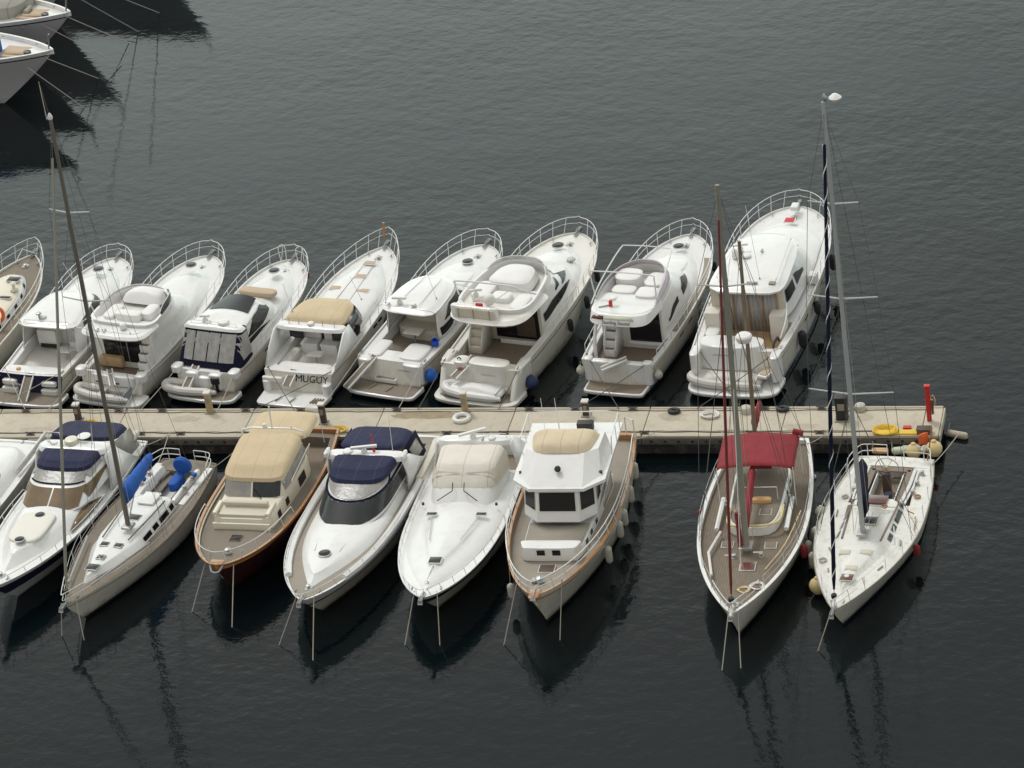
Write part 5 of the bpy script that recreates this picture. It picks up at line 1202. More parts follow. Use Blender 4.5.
def N4():
    r = boat('N4', 'motor_yacht', 'white sports cruiser with navy canopies, dark curved windscreen and taupe side decks', GN)
    H = Hull(13.8, 4.45, 1.25, 1.85, tw=0.86, e=2.6, g=0.72, rake=2.0, bw=0.04, cap=0.10)
    H.sides('hull', 'hullwhite', r, v0=0, v1=0.62, nv=6); H.sides('hull_stripe', 'brownhull', r, v0=0.62, v1=0.70, nv=1, keel=False); H.sides('upper_topside', 'gel', r, v0=0.70, v1=1, nv=3, keel=False)
    H.capdeck(r, 'gel', 'taupe', cockpit=(0.6, 3.6, 0.5, 0.7))
    for sd in (1, -1): T('side_bulwark', 'gel', r, [Vector((sd*(H.hw(y)-0.12), y, H.sz(y)+0.02+0.06*(1-abs(k/12-0.4))))  for k in range(13) for y in [0.5+0.95*k]], 0.16)
    co = House([RF(3.6, 13.0, H.inset(0.50), H.zf(0.02), 1.85, 8), RF(3.8, 12.2, H.inset(0.62), H.zf(0.30), 1.85, 8)]); co.build('coachroof', 'gel', r, camber=0.16, rnd=0.14)
    hatch(r, (0, 10.6, H.dz(10.6)+0.44), 0.5, 0.45, round_=True)
    T('deck_seam', 'taupe', r, [(0.75, 8.6, H.dz(8.6)+0.41), (0.55, 10.3, H.dz(10)+0.40)], 0.012, 4); T('deck_seam', 'taupe', r, [(-0.75, 8.6, H.dz(8.6)+0.41), (-0.55, 10.3, H.dz(10)+0.40)], 0.012, 4)
    hs = House([RF(3.4, 8.5, (1.66, 1.48), 1.80, 2.4, 8), RF(3.4, 7.25, (1.55, 1.32), 2.35, 2.4, 8), RF(3.5, 6.0, (1.42, 1.18), 2.66, 2.6, 8)])
    hs.build('deckhouse', 'gel', r, camber=0.02)
    hs.patch('windscreen', 'dimglass', r, 'X', -0.55, 2.55, 0.06, 0.50, 0.015, nu=26, bys=True)
    hs.patch('clear_panel', 'vinyl', r, 'X', 0.22, 1.78, [(0,.72),(.5,.58),(1,.72)], 0.97, 0.02, nu=20, bys=True)
    P = [hs.P(lerp(-0.5, 2.5, k/30), 0.53+0.14*abs(2*k/30-1)**2) + Vector((0,0,0.02)) for k in range(31)]
    T('canopy_edge', 'navydark', r, P, 0.06, 6)
    for s in (0.18, 1.82): T('canopy_seam', 'navydark', r, [hs.P(s, .55), hs.P(s, 1)], 0.05)
    for mo in 'SP': hs.patch('side_curtain', 'vinyl', r, mo, 4.2, 6.0, [(0,.62),(1,.72)], .95, 0.02)
    tp = House([RF(4.2, 6.2, (1.46, 1.24), 2.62, 3.0, 8), RF(4.2, 6.1, (1.45, 1.22), 2.78, 3.0, 8), RF(4.3, 5.6, (1.38, 1.15), 2.95, 3.2, 8)]); tp.build('navy_top', 'navycanvas', r, camber=0.03, rnd=0.06)
    ar = House([RF(3.8, 4.5, (1.8, 1.7), 2.72, 5, 5), RF(3.85, 4.45, (1.75, 1.65), 2.92, 5, 5)]); ar.build('radar_arch', 'gel', r, bottom=True)
    for sd in (1, -1):
        MB().grid([[(sd*1.75, 3.8, 2.75), (sd*1.68, 4.5, 2.75)], [(sd*1.78, 2.8, 2.0), (sd*1.76, 4.4, 2.0)], [(sd*1.75, 1.6, 1.25), (sd*1.75, 4.6, 1.3)]]).build('arch_leg', 'gel', r, thick=0.08)
        pad('arch_horn', 'gel', r, sd*1.75, 4.3, 2.9, 3.1, 0.18, 0.6, 3)
    bar_radar(r, (0.1, 4.15, 2.92), 0.25, 1.15); radome(r, (0.85, 4.15, 2.92), 0.24, 0.14); MB().tube([(-0.35, 4.1, 2.95), (-0.2, 4.05, 3.25)], 0.05, 6).build('pennant_roll', 'red', r); antenna(r, (-1.1, 3.9, 2.92), 1.8, (0, -0.2)); T('flag_staff', 'red', r, [(-0.25, 3.8, 2.9), (-0.15, 3.7, 3.6)], 0.03)
    bi = House([RF(1.7, 3.8, (1.45, 1.5), (2.65, 2.85), 4, 5), RF(1.8, 3.8, (1.3, 1.4), (2.85, 3.02), 4, 5)]); bi.build('navy_canopy', 'navycanvas', r, camber=0.04, rnd=0.08, bottom=True)
    for sd in (1, -1): MB().grid([[(sd*1.45, 1.8, 2.7), (sd*1.5, 3.7, 2.85)], [(sd*1.65, 1.4, 1.4), (sd*1.75, 3.2, 1.5)]]).build('canopy_side', 'navydark', r, thick=0.01); MB().grid([[(sd*1.52, 2.1, 2.45), (sd*1.56, 3.2, 2.55)], [(sd*1.66, 1.9, 1.8), (sd*1.72, 2.9, 1.9)]]).build('clear_panel', 'vinyl', r, thick=0.04)
    T('canvas_roll', 'ivorycanvas', r, [(-1.98, 0.7, 1.45), (-2.06, 2.2, 1.42), (-2.06, 3.8, 1.4)], 0.2, 8, 3)
    bow_rail(r, H, 6.5, 0.45, 0.2, 0.08, 8, mid=False, ext=0.25, flare=0.02, r=0.018); side_rail(r, H, 2.0, 6.5, 0.22, 0.08, 5, (1,-1), 0.015)
    bow_fit(r, H)

def N5():
    r = boat('N5', 'motor_yacht', 'smooth white sports cruiser with an ivory canvas cover over its cockpit and a blue-striped hull', GN)
    H = Hull(13.4, 4.4, 1.25, 1.85, tw=0.86, e=2.8, g=0.68, rake=2.0, bw=0.03, cap=0.08)
    H.sides('hull', 'hullwhite', r, v0=0, v1=0.70, nv=6); H.sides('hull_stripe', 'navypaint', r, v0=0.70, v1=0.90, nv=2, keel=False); H.sides('upper_topside', 'gel', r, v0=0.90, v1=1, nv=2, keel=False)
    H.capdeck(r, 'gel', 'gel', cockpit=(0.5, 2.8, 0.4, 0.6))
    co = House([RF(2.8, 13.1, H.inset(0.22), H.zf(0.0), 2.0, 8), RF(2.9, 12.9, H.inset(0.34), H.zf(0.09), 2.0, 8), RF(3.0, 12.5, H.inset(0.55), H.zf(0.17), 2.0, 8), RF(3.1, 12.0, H.inset(0.80), H.zf(0.24), 2.0, 8), RF(3.2, 11.4, H.inset(1.1), H.zf(0.30), 2.0, 8)]); co.mb(camber=0.12, rnd=0.05).build('coachroof', 'gel', r, smooth=70)
    for x in (1.0, -1.15):
        hatch(r, (x, 7.2, H.dz(7.2)+0.45), 0.42, 0.18, 'dimglass', 'seatwhite'); T('deck_seam', 'ivy', r, [(x*0.95, 7.4, H.dz(7.4)+0.45), (x*0.62, 9.3, H.dz(9.3)+0.44)], 0.02, 4)
    hatch(r, (0, 10.9, H.dz(10.9)+0.37), 0.5, 0.42, 'dimglass', 'seatwhite'); T('deck_seam', 'ivy', r, [(0.0, 11.2, H.dz(11.2)+0.36), (0.05, 12.2, H.dz(12.2)+0.2)], 0.02, 4)
    ws = House([RF(2.9, 6.6, (1.62, 1.45), 1.5, 3.2, 8), RF(3.0, 5.5, (1.56, 1.38), 2.3, 4, 8)]); ws.build('windscreen_cover', 'gel', r, camber=0.04)
    cv = House([RF(2.9, 5.65, (1.6, 1.45), (1.6, 2.15), 4.5, 8), RF(2.9, 5.5, (1.55, 1.40), 2.36, 4.5, 8), RF(3.0, 4.9, (1.38, 1.22), 2.78, 4.5, 8)]); cv.build('cockpit_cover', 'ivorycanvas', r, camber=0.08, rnd=0.14)
    for mo in 'SP': cv.patch('cover_side', 'seatbeige', r, mo, 3.3, 5.2, 0.1, 0.8, 0.015)
    ar = House([RF(2.3, 3.0, (1.7, 1.65), 2.62, 4, 3), RF(2.35, 2.95, (1.6, 1.58), 2.82, 4, 3)]); ar.build('radar_arch', 'gel', r, bottom=True)
    for sd in (1, -1): MB().grid([[(sd*1.62, 2.3, 2.7), (sd*1.6, 3.0, 2.7)], [(sd*1.8, 1.5, 1.9), (sd*1.75, 3.0, 1.95)], [(sd*1.85, 0.8, 1.25), (sd*1.85, 3.2, 1.3)]]).build('arch_leg', 'gel', r, thick=0.07)
    bar_radar(r, (0.05, 2.7, 2.84), 0.5, 1.25); radome(r, (-0.8, 2.75, 2.84), 0.17, 0.1); fan_horn(r, (-0.4, 2.8, 2.88)); T('arch_hoop', 'railsteel', r, [(-1.4,2.6,2.8),(-1.4,2.6,3.0),(-0.7,2.6,3.02),(-0.6,2.6,2.8)], 0.02)
    for x, q in ((0.35, 0.6), (-0.15, -0.65)): T('wiper', 'black', r, [(x+q, 6.35, 1.98), (x, 5.9, 2.2), (x+0.02, 5.6, 2.42)], 0.022)
    for sd in (1, -1): MB().lathe([(0.06,0),(0.06,0.1),(0.001,0.12)], (sd*1.6, 6.3, 1.75), 8).build('light', 'black', r)
    bow_rail(r, H, 7.0, 0.42, 0.25, 0.15, 8, mid=False, ext=0.05, flare=-0.02, r=0.018); side_rail(r, H, 2.5, 7.0, 0.25, 0.12, 6, (1,-1), 0.016); bow_fit(r, H)

def N6():
    r = boat('N6', 'trawler_yacht', 'white trawler yacht with square wheelhouse, varnished rail and tan cover on its upper helm', GN)
    H = Hull(13.6, 4.6, 1.5, 2.3, tw=0.84, e=2.3, g=0.7, rake=1.5, bw=0.28, cap=0.13, sp=2.0, pa=0.6, pf=1.25)
    H.sides('hull', 'hullwhite', r, v0=0.08, nv=8, keel=False); H.sides('boot_top', 'boot', r, v0=0, v1=0.08, nv=1); H.sides('rub_strake', 'gelold', r, v0=0.80, v1=0.84, off=0.04, nv=1, keel=False, transom=False)
    H.capdeck(r, 'varnish', 'taupe')
    tk = House([RF(3.2, 10.2, (1.62, 1.25), H.zf(0.0), 9, 9), RF(3.2, 10.1, (1.6, 1.22), H.zf(0.42), 9, 9)]); tk.build('trunk_cabin', 'gel', r, camber=0.02, rnd=0.02)
    MB().grid([[Vector((x, y, H.dz(y)+0.475+0.03)) for x in (-lerp(1.6,1.2,(y-3.2)/6.9)+0.05, 0, lerp(1.6,1.2,(y-3.2)/6.9)-0.05)] for y in (7.8, 8.5, 9.2, 9.7)]).build('trunk_top', 'taupe', r, thick=0.012)
    fr = House([RF(9.65, 10.28, (1.32, 1.12), 1.75, 7, 9), RF(9.65, 10.26, (1.30, 1.10), 2.36, 7, 9)])
    fr.build('trunk_front', 'gel', r, camber=0.01, rnd=0.02)
    for x in (-0.3, 0.35): fr.patch('front_window', 'glass', r, 'F', x-0.17, x+0.17, 0.45, 0.85, 0.015)
    for y in (7.0, 7.9, 8.7): tk.patch('side_window', 'glass', r, 'P', y, y+0.32, 0.3, 0.8, 0.012); tk.patch('side_window', 'glass', r, 'S', y, y+0.32, 0.3, 0.8, 0.012)
    hatch(r, (0.0, 11.0, H.dz(11)+0.1), 0.62, 0.5, 'interior', 'gelold')
    # wheelhouse: five-sided front
    def wh(z, k, yf):
        return [(-1.55*k, 3.4, z), (-1.55*k, yf-0.65, z), (-0.9*k, yf, z), (0.9*k, yf, z), (1.55*k, yf-0.65, z), (1.55*k, 3.4, z)]
    a, b = wh(2.2, 1.0, 8.05), wh(3.45, 0.97, 7.65)
    m = MB().grid([a, b], cu=True); m.build('wheelhouse', 'gel', r, smooth=0)
    def wpane(i, u0, u1, v0, v1, nm='wheelhouse_window'):
        p, q, s, t = [Vector(x) for x in (a[i], a[i+1], b[i+1], b[i])]
        def P(u, v): return p.lerp(q, u).lerp(t.lerp(s, u), v)
        n = (q-p).cross(t-p).normalized()
        c = (p+q)/2-Vector((0, 5.5, 2.8)); n = n if n.dot(c) > 0 else -n
        f = MB().poly([P(u0-.03, v0-.04)+n*0.012, P(u1+.03, v0-.04)+n*0.012, P(u1+.03, v1+.04)+n*0.012, P(u0-.03, v1+.04)+n*0.012]).build(nm, 'gelwarm', r)
        MB().poly([P(u0, v0)+n*0.03, P(u1, v0)+n*0.03, P(u1, v1)+n*0.03, P(u0, v1)+n*0.03]).build('pane', 'glass', f)
    wpane(2, 0.07, 0.93, 0.36, 0.97); wpane(1, 0.12, 0.88, 0.36, 0.97); wpane(3, 0.12, 0.88, 0.36, 0.97)
    for u in ((0.52, 0.72), (0.78, 0.95)): wpane(0, u[0], u[1], 0.36, 0.97)
    wpane(4, 0.05, 0.25, 0.36, 0.97); wpane(4, 0.3, 0.5, 0.36, 0.97)
    # brow + flybridge
    def fb(z, k, yf, ya=2.5): return [(-2.02*k, ya, z), (-2.02*k, yf-0.75, z), (-1.2*k, yf, z), (1.2*k, yf, z), (2.02*k, yf-0.75, z), (2.02*k, ya, z)]
    rows = [fb(3.46, 0.9, 7.5), fb(3.50, 0.97, 7.75), fb(3.62, 0.97, 7.72)]
    m = MB().grid(rows, cu=True); m.poly(rows[0]); m.poly(rows[-1]); m.build('boat_deck', 'gel', r, smooth=0)
    rows = [[(-1.75, 4.3, 3.6), (-1.75, 6.7, 3.6), (-1.1, 7.6, 3.62), (1.1, 7.6, 3.62), (1.75, 6.7, 3.6), (1.75, 4.3, 3.6)], [(-1.6, 4.4, 4.35), (-1.55, 5.7, 4.35), (-1.0, 6.1, 4.35), (1.0, 6.1, 4.35), (1.55, 5.7, 4.35), (1.6, 4.4, 4.35)]]
    m = MB().grid(rows, cu=True); m.poly(rows[1]); m.build('upper_helm', 'gel', r, smooth=0)
    cv = House([RF(4.35, 6.15, (1.5, 1.2), 4.36, 5, 5), RF(4.5, 6.0, (1.35, 1.05), 4.62, 5, 5)]); cv.build('helm_cover', 'sand', r, camber=0.1, rnd=0.12)
    MB().lathe([(0.12,-0.05),(0.14,0.05),(0.1,0.1),(0.001,0.11)], (0,0,0), 12, Matrix.Translation((0.0, 6.95, 4.1)) @ Matrix.Rotation(-0.7, 4, 'X')).build('horn', 'black', r)
    for x in (-1.7, 1.7): MB().lathe([(0.07,0),(0.08,0.12),(0.001,0.14)], (x, 6.55, 3.63), 8).build('navigation_light', 'black', r)
    T('boat_deck_rail', 'railsteel', r, [(1.9, 5.0, 3.6), (1.95, 4.9, 4.4), (1.95, 3.1, 4.45), (1.5, 2.95, 4.45), (-1.5, 2.95, 4.45), (-1.95, 3.1, 4.45), (-1.95, 4.9, 4.4), (-1.9, 5.0, 3.6)], 0.025)
    for x, y in ((1.95, 3.1), (-1.95, 3.1), (0.7, 2.95), (-0.7, 2.95), (1.95, 4.0), (-1.95, 4.0)): T('rail_post', 'railsteel', r, [(x, y, 3.6), (x, y, 4.45)], 0.02)
    for x in (0.7, 1.3): antenna(r, (x, 3.1, 3.62), 1.6)
    BX('grill_box', 'black', r, (-0.5, 3.2, 3.9), (0.7, 0.35, 0.4), bevel=0.04)
    for y in (4.5, 6.0): T('handrail', 'railsteel', r, [(-1.62, y-0.6, 2.9), (-1.68, y, 2.95), (-1.62, y+0.6, 2.9)], 0.02)
    MB().poly([(-1.72, 6.9, 2.35), (-1.72, 6.9, 2.15), (-1.75, 5.0, 2.05), (-1.75, 5.0, 2.75)]).build('side_screen', 'taupe', r, thick=0.03)
    bow_rail(r, H, 1.0, 0.68, 0.62, 0.08, 12, mid=True, ext=0.0, flare=-0.03, r=0.024, name='bow_rail')
    MB().lathe([(0.16,0),(0.16,0.1),(0.1,0.16),(0.09,0.24),(0.16,0.27),(0.001,0.32)], (0.05, 12.1, H.dz(12.1)+0.05), 12).box((0.32, 12.1, H.dz(12)+0.15), (0.14, 0.2, 0.2)).build('windlass', 'steel', r)
    BX('bow_platform', 'varnish', r, (0, 13.5, 2.3), (0.42, 0.6, 0.10), bevel=0.03); MB().tube([(0, 13.0, 2.4), (0, 13.8, 2.38)], 0.03, 6).box((0, 13.85, 2.3), (0.24, 0.06, 0.14), rx=0.5).build('anchor', 'steel', r)
    for sd in (1, -1): cleat(r, sd*0.9, 12.3, H.sz(12.3)+0.02)
    T('transom_gate', 'railsteel', r, [(-1.9, 0.3, 1.5), (-1.9, 0.3, 2.4), (-1.5, 0.1, 2.4), (-1.5, 0.1, 1.5)], 0.03)

def lifelines(r, H, ya, yb, h=0.6, n=7):
    side_rail(r, H, ya, yb, h, 0.1, n, (1,-1), 0.008, wires=1, m='railsteel', name='lifeline')
def pulpit(r, H, ya=None, h=0.62):
    bow_rail(r, H, ya or H.L-1.7, h, h, 0.1, 2, True, 0.12, 0.018, 'railsteel', 0.02, name='pulpit')
def pushpit(r, H, h=0.65, y=1.3):
    y0 = H.y0+0.12; w0 = H.hw(y0)-0.12; w1 = H.hw(y)-0.1; z = H.sz(0)
    for k, hh in ((0, h), (1, h*0.55)):
        o = T('pushpit', 'railsteel', r, [(w1, y, z), (w1, y-0.05, z+hh), (w0+0.02, y0+0.2, z+hh), (w0-0.3, y0, z+hh), (0.35, y0-0.02, z+hh)] , 0.02, 5, 4)
        T('pushpit', 'railsteel', r, [(-w1, y, z), (-w1, y-0.05, z+hh), (-w0-0.02, y0+0.2, z+hh), (-w0+0.3, y0, z+hh), (-0.35, y0-0.02, z+hh)], 0.02, 5, 4)
        if k == 1: break
    for x in (w0-0.3, 0.35, -0.35, -w0+0.3): T('stanchion', 'railsteel', r, [(x, y0, z), (x, y0, z+h)], 0.018)

def N2():
    r = boat('N2', 'sailing_yacht', 'sloop with bright blue sail cover and grey-brown side decks', GN); r['category'] = 'sailboat'
    H = Hull(12.0, 3.9, 1.15, 1.5, tw=0.68, tm=0.42, e=1.9, g=0.95, rake=1.3, bw=0.03, cap=0.05, sp=1.8, wlr=0.84, pa=0.5, pf=1.1)
    H.sides('hull', 'hullwhite', r, v0=0.10, nv=8, keel=False); H.sides('boot_top', 'boot', r, v0=0, v1=0.10, nv=1)
    H.capdeck(r, 'teakgrey', 'teakgrey', cockpit=(0.9, 3.4, 0.95, 0.65), sole='gel')
    H.sides('cove_stripe', 'taupe', r, v0=0.88, v1=0.93, off=0.008, nv=1, keel=False, transom=False)
    co = House([RF(3.4, 10.3, lambda y: min(1.15, 0.18+(10.6-y)*0.30), H.zf(0.02), 2.5, 12), RF(3.45, 10.0, lambda y: max(0.06, min(1.0, (10.4-y)*0.28)), lambda y: H.dz(y)+0.40-0.018*(y-3.4), 2.5, 12)])
    co.build('coachroof', 'gel', r, camber=0.06, rnd=0.05)
    for mo in 'SP':
        for y, l in ((3.8, 0.35), (4.35, 0.8), (5.35, 0.45), (6.0, 0.7)): co.patch('cabin_window', 'glass', r, mo, y, y+l, 0.25, 0.85, 0.012)
    for x in (0.62, -0.62): T('grab_rail', 'teakgrey', r, [(x*1.3, 4.0, H.dz(4)+0.52), (x*1.25, 5.2, H.dz(5)+0.53), (x, 7.2, H.dz(7)+0.48)], 0.035)
    for x, y, w in ((0.0, 9.4, 0.5), (0.0, 8.6, 0.32), (0.33, 7.6, 0.32), (-0.33, 7.6, 0.32), (0.0, 5.4, 0.5)): hatch(r, (x, y, H.dz(y)+0.47-0.018*(y-3.4)), w, w*0.8, 'dimglass', 'steel')
    BX('companion_hatch', 'gel', r, (0, 3.9, H.dz(4)+0.5), (0.75, 0.9, 0.08)); BX('companionway', 'interior', r, (0, 3.36, 1.2), (0.7, 0.06, 0.65))
    for sd in (1, -1):
        House([RF(0.9, 3.5, 0.16, 1.1, 8, 8, sd*0.85), RF(0.9, 3.5, 0.1, 1.42, 8, 8, sd*0.9)]).build('coaming', 'gel', r)
        BX('cockpit_seat', 'teakgrey', r, (sd*0.55, 2.15, 0.95), (0.4, 2.3, 0.07)); winch(r, sd*1.05, 2.6, 1.42, 0.11); winch(r, sd*1.05, 1.8, 1.42, 0.1)
        BX('coachroof_wing', 'gel', r, (sd*1.25, 2.0, 1.18), (0.3, 3.0, 0.14), bevel=0.05)
    MB().lathe([(0.001,-0.12),(0.4,-0.12),(0.45,0),(0.4,0.12),(0.001,0.12)], (0,0,0), 20, Matrix.Translation((-0.35, 1.25, 1.75)) @ Matrix.Rotation(R(80), 4, 'X')).build('wheel_cover', 'bluecanvas', r)
    pad('binnacle_cover', 'bluecanvas', r, -0.2, 1.75, 1.0, 1.4, 0.45, 1.1, 3)
    BX('blue_winch_cap', 'bluecanvas', r, (-1.1, 1.7, 1.6), (0.22, 0.22, 0.18), bevel=0.05); BX('blue_winch_cap', 'bluecanvas', r, (1.05, 2.4, 1.6), (0.22, 0.22, 0.18), bevel=0.05)
    mast_gear(r, (-0.23, 6.37, 1.8), (0.99, 3.76, 20), 0.115, [(0.563, 1.15), (0.776, 0.95)], H, 6.2, 'mastdark', fore=(0.0, 11.85, 1.6), back=[(0, 0.2, 1.2)], furl='mastgrey', furl_r=0.07, shr=0.010)
    boom(r, (-0.2, 6.15, 3.0), (0.05, 3.0, 3.15), 'bluecanvas', 0.3, 0.16, 'mastdark', hang=0.5)
    T('mainsheet', 'rope', r, [(0.0, 3.2, 3.1), (0.0, 3.3, 1.7)], 0.015, 4); T('topping_lift', 'wire', r, [(0.05, 3.0, 3.2), (0.95, 3.8, 19.8)], 0.008, 4); T('kicker', 'steel', r, [(-0.2, 6.1, 2.1), (-0.1, 4.9, 3.0)], 0.03)
    for sd in (1, -1): T('spinnaker_pole', 'alu', r, [(sd*1.5, 7.0, 1.55), (sd*0.55, 10.6, 1.68)], 0.045)
    lifelines(r, H, 1.6, 10.2, 0.6, 7); pulpit(r, H); pushpit(r, H); bow_fit(r, H, wind=False); coil(r, -0.3, 9.0, 1.98, 0.14)
    MB().lathe([(0.1,0),(0.12,0.1),(0.05,0.25),(0.001,0.3)], (0.99, 3.76, 19.95), 8).build('masthead_light', 'seatwhite', r); antenna(r, (1.0, 3.76, 20.0), 1.6, (0.15, 0), 0.015, 'wire')

def N7():
    r = boat('N7', 'sailing_ketch', 'two-masted ketch with weathered teak deck, white bulwarks, red awning and red furled sail', GN); r['category'] = 'sailboat'
    H = Hull(14.0, 4.6, 1.3, 1.85, tw=0.70, tm=0.45, e=2.0, g=0.86, rake=1.2, bw=0.2, cap=0.16, sp=2.0, wlr=0.86, pa=0.5, pf=1.15)
    H.sides('hull', 'hullwhite', r, v0=0.10, nv=8, keel=False); H.sides('boot_top', 'boot', r, v0=0, v1=0.10, nv=1)
    H.capdeck(r, 'gel', 'teakworn', capname='bulwark_cap')
    co = House([RF(2.2, 7.6, (1.25, 1.15), H.zf(0.0), 4, 6), RF(2.2, 7.5, (1.2, 1.08), H.zf(0.42), 4, 6)]); co.build('deckhouse', 'gel', r, camber=0.03, rnd=0.05)
    House([RF(2.3, 7.4, (1.12, 1.0), H.zf(0.40), 4, 6), RF(2.3, 7.38, (1.1, 0.98), H.zf(0.47), 4, 6)]).build('deckhouse_top', 'teakgrey', r, camber=0.05, rnd=0.03)
    for mo in 'SP':
        for k in range(4): co.patch('port_hole', 'glass', r, mo, 3.4+k*0.95, 3.65+k*0.95, 0.4, 0.75, 0.012)
    T('hose', 'buoyyellow', r, [(1.0, 6.2, 1.8), (0.95, 7.3, 1.75), (0.2, 7.55, 1.8), (-0.7, 7.5, 1.8), (-1.15, 7.1, 1.8), (-1.2, 6.0, 1.8)], 0.06, 6, 4)
    pad('liferaft', 'orangefend', r, -0.25, 5.6, 1.72, 1.9, 0.8, 0.3, 4); T('brass_hoop', 'railsteel', r, [(-0.9, 5.4, 1.7), (-0.9, 5.4, 2.3), (0.5, 5.4, 2.3), (0.5, 5.4, 1.7)], 0.025)
    for x, y in ((0.55, 6.3), (-0.5, 6.4), (0.9, 8.3), (-0.9, 8.4)): hatch(r, (x, y, (H.dz(y)+0.5) if y < 7.5 else H.dz(y)+0.08), 0.45, 0.4, 'teakgrey', 'gelold')
    hatch(r, (-0.15, 10.1, H.dz(10.1)+0.1), 0.6, 0.55, 'mahogany', 'gelold'); T('hatch_bar', 'railsteel', r, [(-0.75, 9.6, 1.85), (-0.35, 9.6, 1.85)], 0.03); T('hatch_bar', 'railsteel', r, [(0.45, 9.8, 1.85), (0.8, 9.8, 1.85)], 0.03)
    # cockpit
    House([RF(0.5, 2.6, (0.95, 1.0), 1.1, 5, 4), RF(0.5, 2.6, (0.9, 0.95), 1.42, 5, 4)]).build('cockpit_coaming', 'gel', r, cap=False); BX('cockpit_well', 'mahogany', r, (0, 1.6, 1.2), (1.5, 1.8, 0.06)); wheel(r, 0, 1.1, 1.9, 0.42)
    BX('companionway', 'redcanvas', r, (0, 3.0, 2.0), (0.9, 0.8, 0.16), bevel=0.05)
    # masts
    mast_gear(r, (0.04, 8.83, 1.6), (-0.08, 6.92, 17.3), 0.135, [(0.728, 1.15)], H, 8.2, 'mastgrey', fore=(0.0, 13.85, 2.0), back=[(0.9, 1.5, 1.4), (-0.9, 1.5, 1.4)], furl='maroon', furl_r=0.06)
    T('inner_forestay', 'railsteel', r, [(0.0, 10.9, 1.8), (-0.03, 7.9, 9.0)], 0.018, 5)
    mast_gear(r, (0.4, 1.91, 1.4), (0.29, 1.08, 11.6), 0.10, [], H, 1.3, 'mastbrown', name='mizzen_mast', back=None)
    a = MB().lathe([(0.05,-0.12),(0.3,-0.1),(0.34,0),(0.34,0.14),(0.28,0.2),(0.001,0.24)], (0.36, 2.05, 7.9-0.4), 16).build('radar_dome', 'seatwhite', r)
    boom(r, (0.06, 8.5, 2.1), (0.14, 4.7, 2.75), 'redcanvas', 0.15, 0.15, 'mastgrey', hang=0.38); T('rolled_sail', 'redcanvas', r, [(0.25, 8.9, 1.7), (0.3, 8.7, 3.2)], 0.1, 7)
    boom(r, (0.38, 1.8, 2.9), (0.3, 0.2, 3.1), 'redcanvas', 0.14, 0.1, 'mastbrown', hang=0.5)
    rows = []
    for i in range(9):
        y = lerp(2.5, 5.0, i/8)
        rows.append([Vector((x, y+0.05*abs(x), 3.18-0.10*(x/1.5)**2-0.25*max(0, (i/8-0.55))**1.5 - (0.10 if abs(x) > 1.45 else 0) + 0.015*math.sin(i*2+x*3))) for x in (-1.62, -1.45, -0.9, -0.3, 0.3, 0.9, 1.45, 1.62)])
    MB().grid(rows).build('awning', 'redcanvas', r, thick=0.02)
    for x in (-1.6, 1.6):
        for y in (2.6, 5.1): T('awning_pole', 'railsteel', r, [(x, y, 1.2), (x, y, 3.05)], 0.02)
    T('awning_roll', 'redcanvas', r, [(-1.35, 2.4, 3.15), (-1.75, 2.5, 3.1)], 0.13, 8)
    for sd in (1, -1): T('side_box', 'gel', r, [(sd*1.45, 5.0, 1.5), (sd*1.45, 7.4, 1.52)], 0.1)
    MB().tube([(1.25, 7.6, 1.55), (1.55, 9.2, 1.6), (1.2, 11.0, 1.7)], 0.06, 6).build('gangplank', 'seatwhite', r)
    lifelines(r, H, 1.5, 12.0, 0.6, 7); pulpit(r, H, 12.3, 0.6); bow_fit(r, H); coil(r, -0.7, 11.6, H.dz(11.6)+0.05, 0.3, 'seatwhite'); coil(r, -0.2, 11.9, H.dz(11.9)+0.05, 0.25, 'buoyyellow')
    for x, y in ((0.5, 9.3), (-0.6, 9.2), (1.3, 5.0), (-1.3, 4.6)): winch(r, x, y, H.dz(y)+0.02, 0.1)
    MB().tube([(0, 13.6, 1.95), (0, 14.3, 1.9)], 0.09, 8).build('bowsprit', 'gelold', r)
    T('deck_hose', 'buoyyellow', r, [(-1.9, 6.0, 1.5), (-1.5, 8.5, 1.5), (-0.9, 10.4, 1.55)], 0.025, 5, 4)

